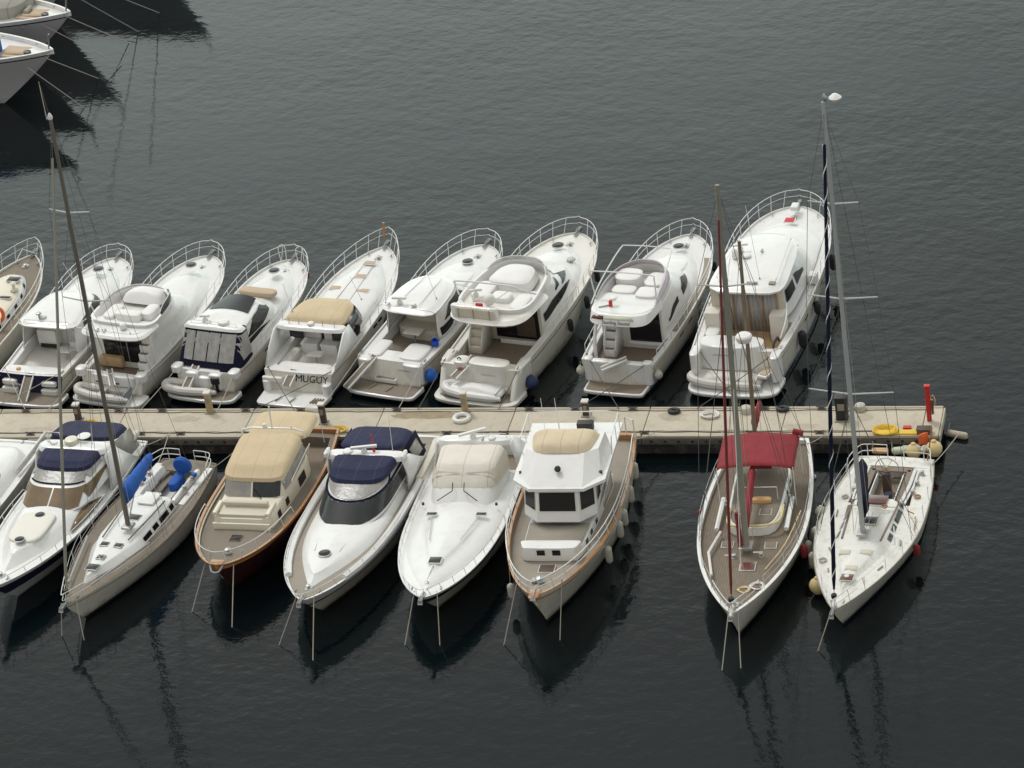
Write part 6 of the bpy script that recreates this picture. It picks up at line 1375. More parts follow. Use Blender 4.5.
def N8():
    r = boat('N8', 'sailing_yacht', 'white racing sloop with tall grey mast, dark spiral-bound furled sail and teak cockpit seats', GN); r['category'] = 'sailboat'
    H = Hull(12.0, 4.32, 1.15, 1.5, tw=0.74, tm=0.42, e=1.85, g=0.93, rake=1.3, bw=0.02, cap=0.06, sp=1.8, wlr=0.82, pa=0.5, pf=1.1)
    H.sides('hull', 'hullwhite', r, v0=0.10, nv=8, keel=False); H.sides('boot_top', 'bootblue', r, v0=0, v1=0.10, nv=1)
    H.capdeck(r, 'gelold', 'deckworn', cockpit=(0.7, 3.7, 0.75, 0.65), sole='teak')
    T('toe_rail', 'taupe', r, [H.surf(t, 1.0, -1, 0.0)+Vector((0,0,0.02)) for t in [k/20 for k in range(21)]], 0.022, 5); T('toe_rail', 'taupe', r, [H.surf(t, 1.0, 1, 0.0)+Vector((0,0,0.02)) for t in [k/20 for k in range(21)]], 0.022, 5)
    co = House([RF(3.6, 10.8, lambda y: min(1.2, 0.12+(10.9-y)*0.29), H.zf(0.0), 2.4, 12), RF(3.7, 10.4, lambda y: max(0.05, min(0.95, (10.7-y)*0.25)), lambda y: H.dz(y)+0.36-0.03*(y-3.6), 2.4, 12)]); co.build('coachroof', 'deckworn', r, camber=0.06, rnd=0.05)
    for mo in 'SP':
        for y, l in ((3.75, 0.3), (4.3, 0.9), (5.4, 0.5), (6.1, 0.5)): co.patch('cabin_window', 'glass', r, mo, y, y+l, 0.2, 0.75, 0.012)
        T('wide_stripe', 'mahogany', r, [(0.98 if mo == 'S' else -0.98, 4.0, H.dz(4)+0.385), (0.80 if mo == 'S' else -0.80, 6.9, H.dz(7)+0.29)], 0.045, 4)
    for x, y in ((0.45, 7.9), (-0.4, 7.8), (-0.05, 9.0)): hatch(r, (x, y, H.dz(y)+0.40-0.03*(y-3.6)), 0.42, 0.26, 'seatbeige', 'gelold')
    hatch(r, (-0.05, 9.75, H.dz(9.7)+0.24), 0.5, 0.42, 'mahogany', 'gelold'); hatch(r, (-0.1, 5.6, H.dz(5.6)+0.42), 0.6, 0.5, 'dimglass', 'gelold')
    MB().lathe([(0.09,0),(0.1,0.06),(0.001,0.09)], (-0.05, 9.75, H.dz(9.7)+0.28), 10).build('hatch_fan', 'seatwhite', r)
    BX('companion_hatch', 'mahogany', r, (0, 3.95, H.dz(4)+0.42), (0.95, 0.6, 0.07), bevel=0.02)
    P = lambda w, ya, yf, z: RF(ya, yf, w, z, 8, 2.6)
    for sd in (1, -1):
        BX('cockpit_seat', 'teak', r, (sd*0.88, 2.3, 1.17), (0.42, 2.7, 0.06)); T('seat_edge', 'gel', r, [(sd*1.16, 1.0, 1.22), (sd*1.2, 2.3, 1.24), (sd*1.1, 3.7, 1.28)], 0.05); BX('seat_riser', 'gel', r, (sd*0.56, 2.35, 0.92), (0.05, 2.4, 0.48))
        winch(r, sd*1.25, 2.7, 1.15, 0.11); winch(r, sd*1.3, 2.0, 1.15, 0.1); winch(r, sd*1.35, 1.2, 1.15, 0.09)
        T('coaming', 'gel', r, [(sd*1.0, 0.9, 1.2), (sd*1.02, 2.2, 1.24), (sd*0.95, 3.6, 1.3)], 0.08)
        BX('side_deck_strip', 'teakgrey', r, (sd*1.12, 5.2, H.dz(5)+0.02), (0.10, 2.6, 0.03), rz=sd*0.06) if sd > 0 else None
    BX('aft_seat', 'teak', r, (0, 0.95, 1.17), (1.7, 0.32, 0.06)); wheel(r, 0.0, 1.75, 1.75, 0.5); BX('helm_pedestal', 'interior', r, (0, 2.0, 1.2), (0.35, 0.35, 1.0), bevel=0.08)
    MB().lathe([(0.15,0),(0.17,0.3),(0.001,0.3)], (-0.35, 3.3, 1.2), 12).build('navy_bucket', 'navycanvas', r)
    mt = mast_gear(r, (-0.05, 6.7, 1.7), (0.54, 4.49, 20.2), 0.11, [(0.335, 1.75), (0.557, 1.45), (0.773, 1.02)], H, 6.3, 'aluwhite', fore=(0.0, 11.8, 1.6), back=[(0, 0.25, 1.2)], furl='navydark', furl_r=0.085, spiral=15)
    boom(r, (-0.10, 6.5, 2.5), (0.62, 3.3, 2.8), 'navydark', 0.24, 0.2, 'alu', hang=0.6); T('dark_halyard_bag', 'navydark', r, [(0.0, 6.5, 2.0), (0.1, 6.2, 4.2)], 0.12, 7, r2=0.05)
    T('mainsheet', 'rope', r, [(0.85, 3.4, 2.85), (0.4, 3.7, 1.65)], 0.015, 4); T('kicker', 'alu', r, [(-0.05, 6.5, 1.95), (0.3, 5.4, 2.65)], 0.035)
    for k in range(4): T('reefing_line', 'rope', r, [(0.3-0.2*k, 6.6, 1.78), (0.5-0.33*k, 5.2, 1.8)], 0.012, 4)
    T('handrail', 'railsteel', r, [(-1.4, 6.9, 1.4), (-1.4, 6.9, 1.75), (-1.2, 6.1, 1.75), (-1.2, 6.1, 1.4)], 0.02); T('traveller', 'railsteel', r, [(-0.95, 4.6, 1.7), (0.9, 4.6, 1.7)], 0.03)
    mh = MB().lathe([(0.08,0),(0.1,0.15),(0.04,0.3),(0.001,0.35)], (0.5, 4.4, 20.2), 8).build('masthead_unit', 'steel', r)
    T('masthead_arm', 'steel', mh, [(0.5, 4.4, 20.35), (0.15, 4.3, 20.3)], 0.03); MB().lathe([(0.001,-0.1),(0.22,-0.06),(0.26,0.02),(0.1,0.16),(0.001,0.18)], (0.1, 4.3, 20.3), 12).build('wind_generator', 'seatwhite', mh)
    lifelines(r, H, 1.6, 10.2, 0.6, 7); pulpit(r, H); pushpit(r, H, 0.7, 1.4); bow_fit(r, H, wind=False); coil(r, 1.3, 8.3, 1.36, 0.16)
    for x, y, l, a in ((1.55, 4.6, 0.5, 0.1), (-1.55, 6.6, 0.4, 0.2), (1.2, 7.4, 0.3, 0.5), (-1.15, 8.6, 0.35, -0.4), (0.9, 9.0, 0.3, 0.3)): BX('deck_fitting', 'taupe', r, (x, y, H.dz(y)+0.06), (0.06, l, 0.06), rz=a)
    for x, y in ((-0.5, 4.7), (0.45, 4.7), (-1.5, 3.0), (1.5, 3.3)): coil(r, x, y, (1.74 if abs(x) < 1 else 1.2), 0.13, 'varnish' if x < 0 else 'rope')
    T('flag_staff', 'varnish', r, [(-1.35, 0.15, 1.2), (-1.55, -0.3, 2.6)], 0.03); MB().grid([[(-1.38,-0.02,1.95+0.5*k) , (-1.2,-0.05,1.9+0.5*k), (-1.0,0.0,1.85+0.45*k)] for k in (0,1)]).build('rescue_sling', 'orange', r, thick=0.08)
    T('mooring_warp', 'varnish', r, [(-1.4, 4.5, 1.5), (-1.75, 4.6, 1.35), (-1.9, 5.6, 1.3)], 0.03, 5, 3)

def N_all():
    for fn in (N0, N1, N2, N3, N4, N5, N6, N7, N8): fn()
N_all()

# ------------------------------------------------------------------ big yachts, upper left
def bigyacht(key, label, L, B, zs, zb, cover=None, hullm='hullgrey', extra=None):
    r = boat(key, 'motor_yacht', label, 'large yachts at the upper left')
    H = Hull(L, B, zs, zb, tw=0.9, e=2.3, g=0.8, rake=4.0, bw=0.25, cap=0.14, wlr=0.72, pf=1.7, sp=2.0)
    H.sides('hull', hullm, r, v0=0, v1=0.93, nv=9); H.sides('white_sheer', 'gel', r, v0=0.93, v1=1, nv=1, keel=False); H.sides('sheer_line', 'navypaint', r, v0=0.905, v1=0.93, off=0.02, nv=1, keel=False, transom=False)
    H.capdeck(r, 'gel', 'gel')
    co = House([RF(2, L-3.4, H.inset(0.75), H.zf(0.0), 2.2, 8), RF(2, L-4.4, H.inset(0.95), H.zf(0.5), 2.2, 8)]); co.build('coachroof', 'gel', r, camber=0.2, rnd=0.15)
    hs = House([RF(2, L-8.0, H.inset(0.8), zs, 2.6, 8), RF(2, L-9.6, H.inset(0.95), zs+2.3, 2.6, 8), RF(3, L-11, (1.8, 1.6), zs+3.6, 2.6, 8)]); hs.build('deckhouse', 'gel', r, camber=0.05)
    hs.patch('side_window', 'glass', r, 'S', 4, L-9.5, 0.2, 0.5, 0.02); hs.patch('side_window', 'glass', r, 'P', 4, L-9.5, 0.2, 0.5, 0.02); hs.patch('windscreen', 'glass', r, 'F', -1.5, 1.5, 0.5, 0.85, 0.02)
    T('windlass_chain', 'tan', r, [(0.3, L-3.0, H.dz(L-3)+0.1), (0.25, L-1.6, H.dz(L-2)+0.12)], 0.12); BX('foredeck_teak', 'tan', r, (0.0, L-2.6, H.dz(L-2.6)+0.07), (1.3, 1.5, 0.06), bevel=0.01)
    MB().lathe([(0.2,0),(0.22,0.25),(0.001,0.3)], (0.35, L-1.5, H.dz(L-1.5)+0.02), 10).build('windlass', 'black', r)
    for sd in (1, -1): cleat(r, sd*0.5, L-1.4, H.sz(L-1.4)+0.02); cleat(r, sd*1.4, L-4.2, H.sz(L-4.2)+0.02)
    MB().tube([(0, L-0.3, zb), (0, L-0.1, zb+0.9)], 0.05, 6).build('jack_staff', 'steel', r)
    return r, H
r, H = bigyacht('U1', 'large yacht with anchor pocket and blue foredeck cover, lower bow at upper left', 20.6, 5.4, 2.8, 3.6)
pad('blue_cover', 'bluecanvas', r, 0.5, 16.3, 3.2, 3.9, 1.9, 1.9, 3)
for k, t in enumerate((0.80, 0.84, 0.86)): MB().box((0,0,0), (0.04, 0.28, 0.16)).build('name_letter', 'seatwhite', r).location = H.surf(t, 0.72, 1, 0.03)
q = [H.surf(t, v, 1, 0.03) for t, v in ((0.74, 0.40), (0.82, 0.40), (0.83, 0.58), (0.75, 0.58))]
an = MB().poly(q).build('anchor_pocket', 'black', r, thick=0.03); MB().poly([a.lerp(sum(q, Vector())/4, 0.25)+Vector((0.05,0,0)) for a in q]).build('anchor', 'taupe', an, thick=0.03)
r, H = bigyacht('U0', 'large yacht with a grey canvas cover on its foredeck at upper left', 21.9, 5.6, 2.9, 3.7)
pad('grey_cover', 'greycanvas', r, -0.6, 17.0, 3.2, 4.1, 2.9, 3.4, 3, camber=0.25, rnd=0.3)
MB().tube([(-0.5, 18.9, 3.5), (0.2, 19.0, 3.5)], 0.14, 8).build('cover_roll', 'greycanvas', r)
BX('fairlead', 'steel', r, (H.hw(19.4)-0.02, 19.4, 3.1), (0.08, 0.35, 0.14))
bigyacht('U3', 'very tall yacht just above the top edge of the picture, mirrored in the water', 24.0, 6.4, 4.2, 6.0)
bigyacht('U2', 'tall yacht bow cut by the top edge of the picture at upper left', 23.0, 6.0, 3.8, 5.2)
# ------------------------------------------------------------------ pontoon pier
def concrete(name, col):
    m = G(name, col, 0.85, var=0.10, vscale=0.9, bump=0.3, bscale=14, dirt=(0.30,0.25,0.17), dirt_amt=0.55)
    return m
concrete('concrete', (0.53, 0.475, 0.375))
concrete('fascia', (0.13, 0.115, 0.10)); concrete('floatc', (0.035, 0.032, 0.03)); concrete('edgec', (0.45, 0.40, 0.31))
G('stain', (0.30, 0.24, 0.15), 0.7, var=0.3, vscale=3)
PR = R(0.57)
pier = thing('pontoon_pier', 'long pale concrete pontoon pier with dark timber edge running across the marina', 'pier', (0.0, 0.37, 0.0), PR)
x = -47.2+0.05
xs = [-59.3]+[1.67+6.1*k for k in range(-9, 4)]+[20.72]
for a, b in zip(xs[:-1], xs[1:]):
    MB().box(((a+b)/2, 0, 0.80), (b-a-0.035, 2.38, 0.2)).build('deck_panel', 'concrete', pier, bevel=0.02)
    for y in (-1.16, 1.16):
        MB().box(((a+b)/2, y, 0.915), (b-a-0.05, 0.14, 0.03)).build('kerb_strip', 'edgec', pier, bevel=0.008)
    for y in (-1.22, 1.22):
        MB().box(((a+b)/2, y, 0.66), (b-a-0.03, 0.08, 0.28)).build('fender_timber', 'fascia', pier, bevel=0.015)
mb = MB()
for k in range(70):
    mb.box((-22.3+0.61*k, -1.265, 0.68), (0.12, 0.02, 0.09))
mb.build('fastener_row', 'darkhole', pier)
MB().box((-19.3, 0, 0.3), (79.9, 2.3, 0.75)).build('float', 'floatc', pier, bevel=0.03)
MB().box((20.76, 0, 0.7), (0.07, 2.3, 0.36)).build('end_fender', 'edgec', pier, bevel=0.015)
rs = random.Random(9)
for (cx, cy, rx, ry) in ((-20.5, -0.5, 0.9, 0.25), (-13.6, 0.4, 0.7, 0.3), (-8.6, -0.6, 0.5, 0.2), (4.0, -0.3, 1.0, 0.2), (8.8, 0.5, 0.6, 0.35), (14.6, -0.4, 0.9, 0.25), (17.4, 0.3, 0.4, 0.3), (11.6, -0.7, 0.5, 0.15)):
    P = []
    for k in range(22):
        a = 2*PI*k/22; P.append((cx+rx*math.cos(a)*(1+rs.uniform(-.3, .2)), cy+ry*math.sin(a)*(1+rs.uniform(-.35, .25)), 0.9035))
    MB().poly(P).build('weathered_patch', 'edgec', pier)
for (m_, y_, r_) in (('ropedark', -0.86, 0.018), ('rope', -0.78, 0.016), ('ropedark', 0.93, 0.018)):
    P = []; 
    for k in range(90): P.append((-23+43.2*k/89, y_+rs.uniform(-0.035, 0.035), 0.92))
    MB().tube(smoothpath(P, 2), r_, 4).build('service_cable', m_, pier)
# stain lying on the deck
P = []; rs = random.Random(3)
for k in range(26):
    a = 2*PI*k/26; P.append((-2.35+1.55*math.cos(a)*(1+rs.uniform(-.12, .1)), 0.62+0.34*math.sin(a)*(1+rs.uniform(-.3, .2)), 0.904))
MB().poly(P).build('damp_stain', 'stain', pier)
def on(xw, yw): return Vector((xw, yw, PIERZ+0.005))

def pedestal(label, p, h=1.0, m='brownpvc', w=0.27):
    t = thing('service_pedestal', label, 'pedestal', p, PR, 'service pedestals on the pier')
    b = MB().box((0, 0, h/2), (w, w*0.9, h)).build('pedestal_body', m, t, bevel=0.03)
    MB().box((0, 0, h+0.04), (w+0.06, w*0.9+0.06, 0.09)).build('pedestal_cap', 'gelold' if m != 'black' else 'black', t, bevel=0.03)
    MB().box((0, -w*0.46, h*0.65), (w*0.6, 0.03, h*0.3)).build('socket_panel', 'taupe', t, bevel=0.01)
    MB().box((0, 0, 0.02), (w+0.14, w+0.12, 0.05)).build('base_plate', 'taupe', t, bevel=0.01)
    return t
pedestal('brown service pedestal with pale cap behind the cruiser with the black cockpit tent', on(-12.58, 1.2))
pedestal('brown service pedestal with pale cap in front of the large flybridge yacht', on(-0.58, 1.2))
pedestal('dark service pedestal beside a yellow hose, behind the cruiser with brown tinted windows', on(-18.7, 0.5), 0.8, 'interior')
pedestal('dark service pedestal between the tan-canopied open cruiser and the navy-topped cruiser', on(-6.94, 0.3), 0.95, 'interior')
pedestal('dark service pedestal behind the trawler upper deck rail', on(4.99, 1.0), 0.7, 'interior')
t = pedestal('black upright cabinet near the pier end, left of the yellow rope', on(16.43, 0.75), 1.1, 'black', 0.5)
# red extinguisher post
t = thing('fire_post', 'tall red fire-fighting post standing at the end of the pier', 'fire post', on(20.22, 0.62), PR)
MB().box((0, 0, 0.85), (0.2, 0.16, 1.7)).build('post', 'red', t, bevel=0.03); MB().box((0, 0, 1.73), (0.26, 0.22, 0.1)).build('post_cap', 'red', t, bevel=0.02)
MB().tube([(0.2+0.10*math.cos(k*0.7), 0.0, 1.0+0.28*math.sin(k*0.7)) for k in range(28)], 0.03, 5).build('hose_coil', 'orangefend', t); MB().box((0.17, 0, 0.7), (0.1, 0.16, 0.7)).build('hose_rack', 'mahogany', t, bevel=0.02)
def prop(name, m, label, cat, p, builder, group=None, rz=0):
    mb = MB(); builder(mb); o = mb.build(name, m, None, bevel=0); o.location = p; o.rotation_euler.z = rz
    return tag(o, label, cat, group)
def coilb(r, n=5, tr=0.025, seed=1, squash=0.7):
    def f(mb):
        rr = random.Random(seed); P = []
        ph = rr.uniform(0, 6)
        for i in range(n*12):
            a = 2*PI*i/12+ph; q = r*(0.55+0.45*rr.random()*0.5+0.4*(i/(n*12)))
            P.append((q*math.cos(a), q*math.sin(a)*squash, 0.03+0.015*(i/12)+0.02*rr.random()))
        mb.tube(smoothpath(P, 2), tr, 5)
    return f
prop('rope_coil', 'seatwhite', 'loose white rope heap on the pier between the lilac-screened cruiser and the red awning', 'rope', on(10.54, 0.95), coilb(0.42, 6, 0.025, 2), 'rope coils lying on the pier')
prop('rope_coil', 'yellow', 'thick yellow rope heap at the pier edge near its right end', 'rope', on(18.4, -0.38), coilb(0.52, 9, 0.035, 3, 0.75), 'rope coils lying on the pier')
prop('rope_coil', 'yellow', 'yellow hose heap on the pier behind the navy canopy at the left', 'rope', on(-18.0, 0.05), coilb(0.36, 5, 0.035, 5), 'rope coils lying on the pier')
prop('rope_coil', 'yellow', 'small yellow hose coil on the pier behind the tan awning boat', 'rope', on(-6.1, -0.4), coilb(0.4, 4, 0.03, 6), 'rope coils lying on the pier')
prop('lifebuoy', 'seatwhite', 'white lifebuoy ring lying on the stained part of the pier', 'lifebuoy', on(-0.62, 0.62), lambda mb: mb.tube([(0.33*math.cos(2*PI*k/20), 0.33*math.sin(2*PI*k/20), 0.09) for k in range(20)], 0.10, 8, closed=True))
t = thing('yellow_tray', 'flat yellow trunking lying along the pier edge at the right end', 'trunking', on(18.9, -0.42), PR)
MB().box((0.2, 0, 0.05), (2.3, 0.34, 0.08)).build('trunking_cover', 'yellow', t, bevel=0.02); MB().box((-0.8, 0, 0.05), (0.04, 0.36, 0.1)).build('joint', 'orangefend', t)
t = thing('hose_box', 'dark brown box beside the fire post on the pier end', 'box', on(20.12, -0.42), PR)
MB().box((0, 0, 0.12), (0.62, 0.36, 0.24)).build('box_body', 'mahogany', t, bevel=0.03); MB().box((0, 0, 0.26), (0.66, 0.4, 0.05)).build('box_lid', 'interior', t, bevel=0.02)
prop('red_cap', 'red', 'small flat red cap lying on the pier between the yellow rope and the fire post', 'cap', on(19.33, 0.0), lambda mb: mb.box((0, 0, 0.04), (0.34, 0.2, 0.08)))
for p, l in (((8.9, 1.25), 'black rubber tyre on the far pier edge right of the lilac-screened cruiser'), ((13.7, 1.45), 'black rubber tyre on the far pier edge behind the rightmost yacht')):
    prop('tyre', 'rubber', l, 'tyre', on(*p), lambda mb: mb.tube([(0.2*math.cos(2*PI*k/16), 0.13*math.sin(2*PI*k/16), 0.08) for k in range(16)], 0.10, 7, closed=True), 'black rubber on the far pier edge')
for p, l in (((12.1, 1.3), 'pale rounded bollard on the far pier edge behind the ketch masts'), ((17.1, 1.5), 'pale rounded bollard on the far pier edge above the black cabinet')):
    prop('bollard', 'fenderwhite', l, 'bollard', on(*p), lambda mb: mb.lathe([(0.24,0),(0.26,0.12),(0.22,0.26),(0.1,0.33),(0.001,0.34)], n=14), 'pale bollards on the pier')
# mooring rings / cleats on the pier edges
k = 0
for side, xs_ in ((-1, (-20.6, -15.3, -13.4, -10.2, -5.2, -1.0, 1.6, 4.3, 7.9, 12.6, 15.6)), (1, (-21.5, -17.0, -14.9, -10.9, -8.3, -3.8, 2.3, 4.4, 7.0, 12.9, 15.4))):
    for x_ in xs_:
        t = thing('mooring_cleat', 'dark iron mooring cleat on the %s pier edge' % ('near' if side < 0 else 'far'), 'cleat', (x_, 0.37+x_*math.tan(PR)+side*1.0, PIERZ+0.02), PR, 'iron cleats along the %s pier edge' % ('near' if side < 0 else 'far'))
        MB().box((0, 0, 0.02), (0.36, 0.16, 0.04)).build('base', 'fascia', t, bevel=0.01); MB().tube([(-0.22, 0, 0.14), (-0.08, 0, 0.12), (0.08, 0, 0.12), (0.22, 0, 0.14)], 0.035, 6).build('horn', 'ropedark', t); MB().box((0, 0, 0.08), (0.2, 0.07, 0.1)).build('neck', 'ropedark', t, bevel=0.01)
# floats and fenders near the pier end
def floatb(name, m, label, p, kind, r=0.3, l=0.8, rz=0, group='floats and fenders hung at the pier end'):
    t = thing(name, label, 'fender' if kind == 'c' else 'buoy', p, rz, group)
    if kind == 'c':
        M = Matrix.Rotation(PI/2, 4, 'Y')
        MB().lathe([(0.001,-l/2),(r*0.7,-l/2+r*0.1),(r,-l/2+r*0.6),(r,l/2-r*0.6),(r*0.7,l/2-r*0.1),(0.001,l/2)], n=14, M=M).build('fender_body', m, t)
        T('fender_line', 'rope', t, [(-l/2, 0, 0), (-l/2+0.05, 0.25, 0.35)], 0.015, 4)
    else:
        MB().lathe([(0.001,-r),(r*0.6,-r*0.82),(r*0.95,-r*0.3),(r,0.05),(r*0.85,r*0.55),(r*0.4,r*0.95),(0.001,r*1.02)], n=18).build('buoy_body', m, t)
        MB().lathe([(r*0.35,r*0.92),(r*0.3,r*1.15),(r*0.15,r*1.25),(0.001,r*1.26)], n=12).build('buoy_eye', 'orangefend', t)
    return t
floatb('fender', 'orangefend', 'short pale orange fender lying against the pier edge below the yellow rope', (18.28, -1.2, 0.5), 'c', 0.14, 0.72)
floatb('fender', 'buoypale', 'pale green fender against the pier edge, left of the two round buoys', (19.2, -1.15, 0.5), 'c', 0.17, 0.85, 0.2)
floatb('buoy', 'buoyyellow', 'round cream buoy hung at the pier end, left of the pair', (19.72, -1.2, 0.5), 'b', 0.34)
floatb('buoy', 'buoyyellow', 'round yellow-topped buoy hung at the pier end, right of the pair', (20.57, -1.0, 0.5), 'b', 0.36)
floatb('fender', 'fenderwhite', 'small white fender squeezed between the two round buoys at the pier end', (20.15, -1.15, 0.55), 'c', 0.14, 0.5, 1.4)
floatb('fender', 'edgec', 'stained float lying in the water at the very end of the pier', (21.35, 0.75, 0.12), 'c', 0.16, 0.95, -0.3)
floatb('buoy', 'seatwhite', 'small white buoy floating between the ketch and the racing sloop near the pier', (15.55, -2.6, 0.05), 'b', 0.13, group='small floats')
floatb('buoy', 'buoyyellow', 'round cream buoy with orange eye hanging beside the racing sloop bow', (17.02, -11.37, 0.42), 'b', 0.36, group='small floats')
for x_, l, lab in ((-20.1, 1.1, 'white flat fender board on the near pier edge at the far left'), (-17.9, 0.7, 'shorter white fender board on the near pier edge right of the longer one')):
    prop('fender_board', 'seatwhite', lab, 'fender', (x_, -1.02, 0.72), lambda mb: mb.box((0, 0, 0), (l, 0.16, 0.24)), 'white fender boards on the near pier edge')

# ------------------------------------------------------------------ fenders on hulls
def fend(key, y, side, z, label, m='rubber', r=0.13, l=0.65, ball=False, extra=0.0, group=None):
    H = HULLS[key]; t = H.t(y); v = max(0.1, min(0.9, z/H.sz(y))); x_ = H.surf(t, v, 1).x
    fender(key, side*(max(x_, H.hw(y)-0.1)+r+extra), y, z, label, m, r, l, ball, group=group or 'fenders hanging along the hulls', rope=max(0.1, H.sz(y)-z-l/2))
fend('F6', 6.6, 1, 1.0, 'black fender on the right side of the large flybridge yacht, nearest its stern')
fend('F6', 8.6, 1, 1.1, 'black fender amidships on the right side of the large flybridge yacht')
fend('F6', 10.4, 1, 1.5, 'dark fender on the right side of the large flybridge yacht, nearest its bow')
fend('F6', 1.9, 1, 0.7, 'fat navy blue ball fender at the right stern corner of the large flybridge yacht', 'navyfender', 0.32, ball=True)
fend('F5', 1.6, 1, 0.75, 'fat blue ball fender between the blue-bucket yacht and the large flybridge yacht', 'bluecanvas', 0.3, ball=True)
fend('F7', 10.3, 1, 1.3, 'dark fender at the bow of the lilac-screened cruiser, right side', l=0.5)
fend('F7', 8.9, 1, 1.1, 'dark fender amidships on the right side of the lilac-screened cruiser')
fend('F7', 1.2, 1, 0.8, 'white ball fender at the right stern corner of the lilac-screened cruiser', 'fenderwhite', 0.2, ball=True)
fend('F7', 1.0, -1, 0.8, 'white ball fender at the left stern corner of the lilac-screened cruiser', 'fenderwhite', 0.2, ball=True)
fend('F8', 4.2, 1, 1.0, 'large black fender on a line near the right stern of the rightmost yacht', r=0.2, l=0.85)
fend('F8', 6.9, 1, 1.1, 'black fender amidships on the right side of the rightmost yacht', r=0.16)
fend('F8', 10.6, 1, 1.4, 'black fender near the bow on the right side of the rightmost yacht', r=0.17, l=0.8)
for y, lab, z in ((2.2, 'nearest the pier', 1.0), (3.9, 'second from the pier', 0.9), (5.7, 'middle one', 0.9), (6.7, 'just ahead of the middle one', 0.95), (8.6, 'nearest the bow', 0.95)):
    fend('N6', y, -1, z, 'stained white trawler fender on the open water side, '+lab, 'fenderwhite', 0.155, 0.8, extra=-0.1)
fend('N6', 11.2, 1, 0.9, 'white fender hanging at the left bow of the trawler', 'fenderwhite', 0.16, 0.7)
fend('N6', 7.5, 1, 1.0, 'white fender between the trawler and the blue-striped cruiser', 'fenderwhite', 0.15, 0.7)
fend('N7', 8.3, -1, 1.0, 'red fender on the right side of the ketch', 'redcanvas', 0.16, 0.6)
fend('N7', 5.6, 1, 1.1, 'small red fender on the left side of the ketch', 'redcanvas', 0.14, 0.5)
fend('N7', 7.6, -1, 0.7, 'white fender beside the red one on the right side of the ketch', 'fenderwhite', 0.17, 0.7)
fend('N8', 4.2, 1, 1.0, 'pale fender on the left side of the racing sloop nearest the pier', 'fenderwhite', 0.24, ball=True)
fend('N8', 5.6, 1, 0.8, 'pale fender amidships on the left side of the racing sloop', 'fenderwhite', 0.2, 0.7)
fend('N8', 7.3, 1, 0.7, 'lowest pale fender on the left side of the racing sloop', 'fenderwhite', 0.18, 0.7)
fend('N8', 6.3, -1, 0.8, 'dark red fender on the right side of the racing sloop', 'redcanvas', 0.15, 0.5)
fend('N4', 6.6, -1, 0.8, 'dark fender between the navy-topped cruiser and the ivory-covered cruiser', l=0.7)
fend('N4', 4.2, -1, 0.9, 'dark fender further aft between the navy-topped cruiser and the ivory-covered cruiser', l=0.6)
# blue bucket on the stern corner of F5
p = W('F5', 1.45, 3.2)
t = thing('bucket', 'small bright blue bucket on the side deck between the hardtop yacht and the flybridge yacht', 'bucket', (p.x, p.y, 1.36))
MB().lathe([(0.001,0),(0.13,0),(0.17,0.3),(0.185,0.3),(0.15,0.02)], n=14).build('bucket_body', 'bluebucket', t); T('bucket_handle', 'steel', t, [(-0.17,0,0.3),(0,0.08,0.42),(0.17,0,0.3)], 0.01, 4, 3)

# ------------------------------------------------------------------ ropes
names = {'F0':'cream cabin cruiser at the left edge','F1':'hardtop cruiser with the dark blue transom','F2':'flybridge cruiser with the grey-floored dinghy','F3':'cruiser with the black cockpit tent','F4':'tan-canopied open cruiser','F5':'hardtop yacht with transom steps','F6':'large flybridge yacht','F7':'lilac-screened cruiser','F8':'rightmost yacht beyond the pier','N1':'cruiser with brown tinted windows','N2':'blue-covered sloop','N3':'maroon-hulled cruiser','N4':'navy-topped cruiser','N5':'ivory-covered cruiser','N6':'trawler','N7':'ketch','N8':'racing sloop'}
for k in ('F0','F1','F2','F3','F4','F5','F6','F7','F8'):
    H = HULLS[k]; y = H.y0+0.5
    for sd in (1, -1):
        a = W(k, sd*(H.hw(y)-0.15), y, H.sz(y)+0.07)
        crossed = k in ('F4','F7','F8','F1')
        b = W(k, -sd*1.0 if crossed else sd*(1.9), -0.9); b.y = 1.33+b.x*math.tan(PR); b.z = PIERZ+0.1
        nm = 'left' if sd < 0 else 'right'
        line_thing('stern rope, %s corner of the %s to the pier' % (nm, names[k]), [a, b], 0.02, 'ropedark' if k in ('F4','F6','F7','F8') else 'rope', 'stern ropes beyond the pier', sag=0.06)
for k in ('N1','N2','N3','N4','N5','N6','N7','N8'):
    H = HULLS[k]; y = 0.5
    for sd in (1, -1):
        a = W(k, sd*(H.hw(y)-0.1), y, H.sz(y)+0.05); b = W(k, sd*(H.hw(y)+0.6), -1.4); b.y = -0.62+b.x*math.tan(PR); b.z = PIERZ+0.1
        line_thing('stern rope, %s corner of the %s to the pier' % ('left' if sd > 0 else 'right', names[k]), [a, b], 0.02, 'rope', 'stern ropes on the near side', sag=0.08)
bl = {'N3':[((0.6,11.2),(-9.25,-13.36)),((-0.61,11.2),(-7.18,-14.40))],'N4':[((0.33,13.4),(-4.79,-15.63)),((-0.4,13.4),(-3.06,-16.64))],'N5':[((0.45,12.9),(0.55,-15.46)),((-0.5,12.9),(2.02,-15.42))],'N6':[((0.9,12.7),(4.69,-15.33)),((-0.9,12.3),(6.94,-14.91))],'N7':[((0.15,13.7),(13.92,-16.77)),((-0.2,13.6),(14.65,-16.61))],'N8':[((0.1,11.9),(17.55,-15.35))],'N2':[((-0.3,11.6),(-13.35,-15.53)),((0.25,11.9),(-14.42,-15.27))]}
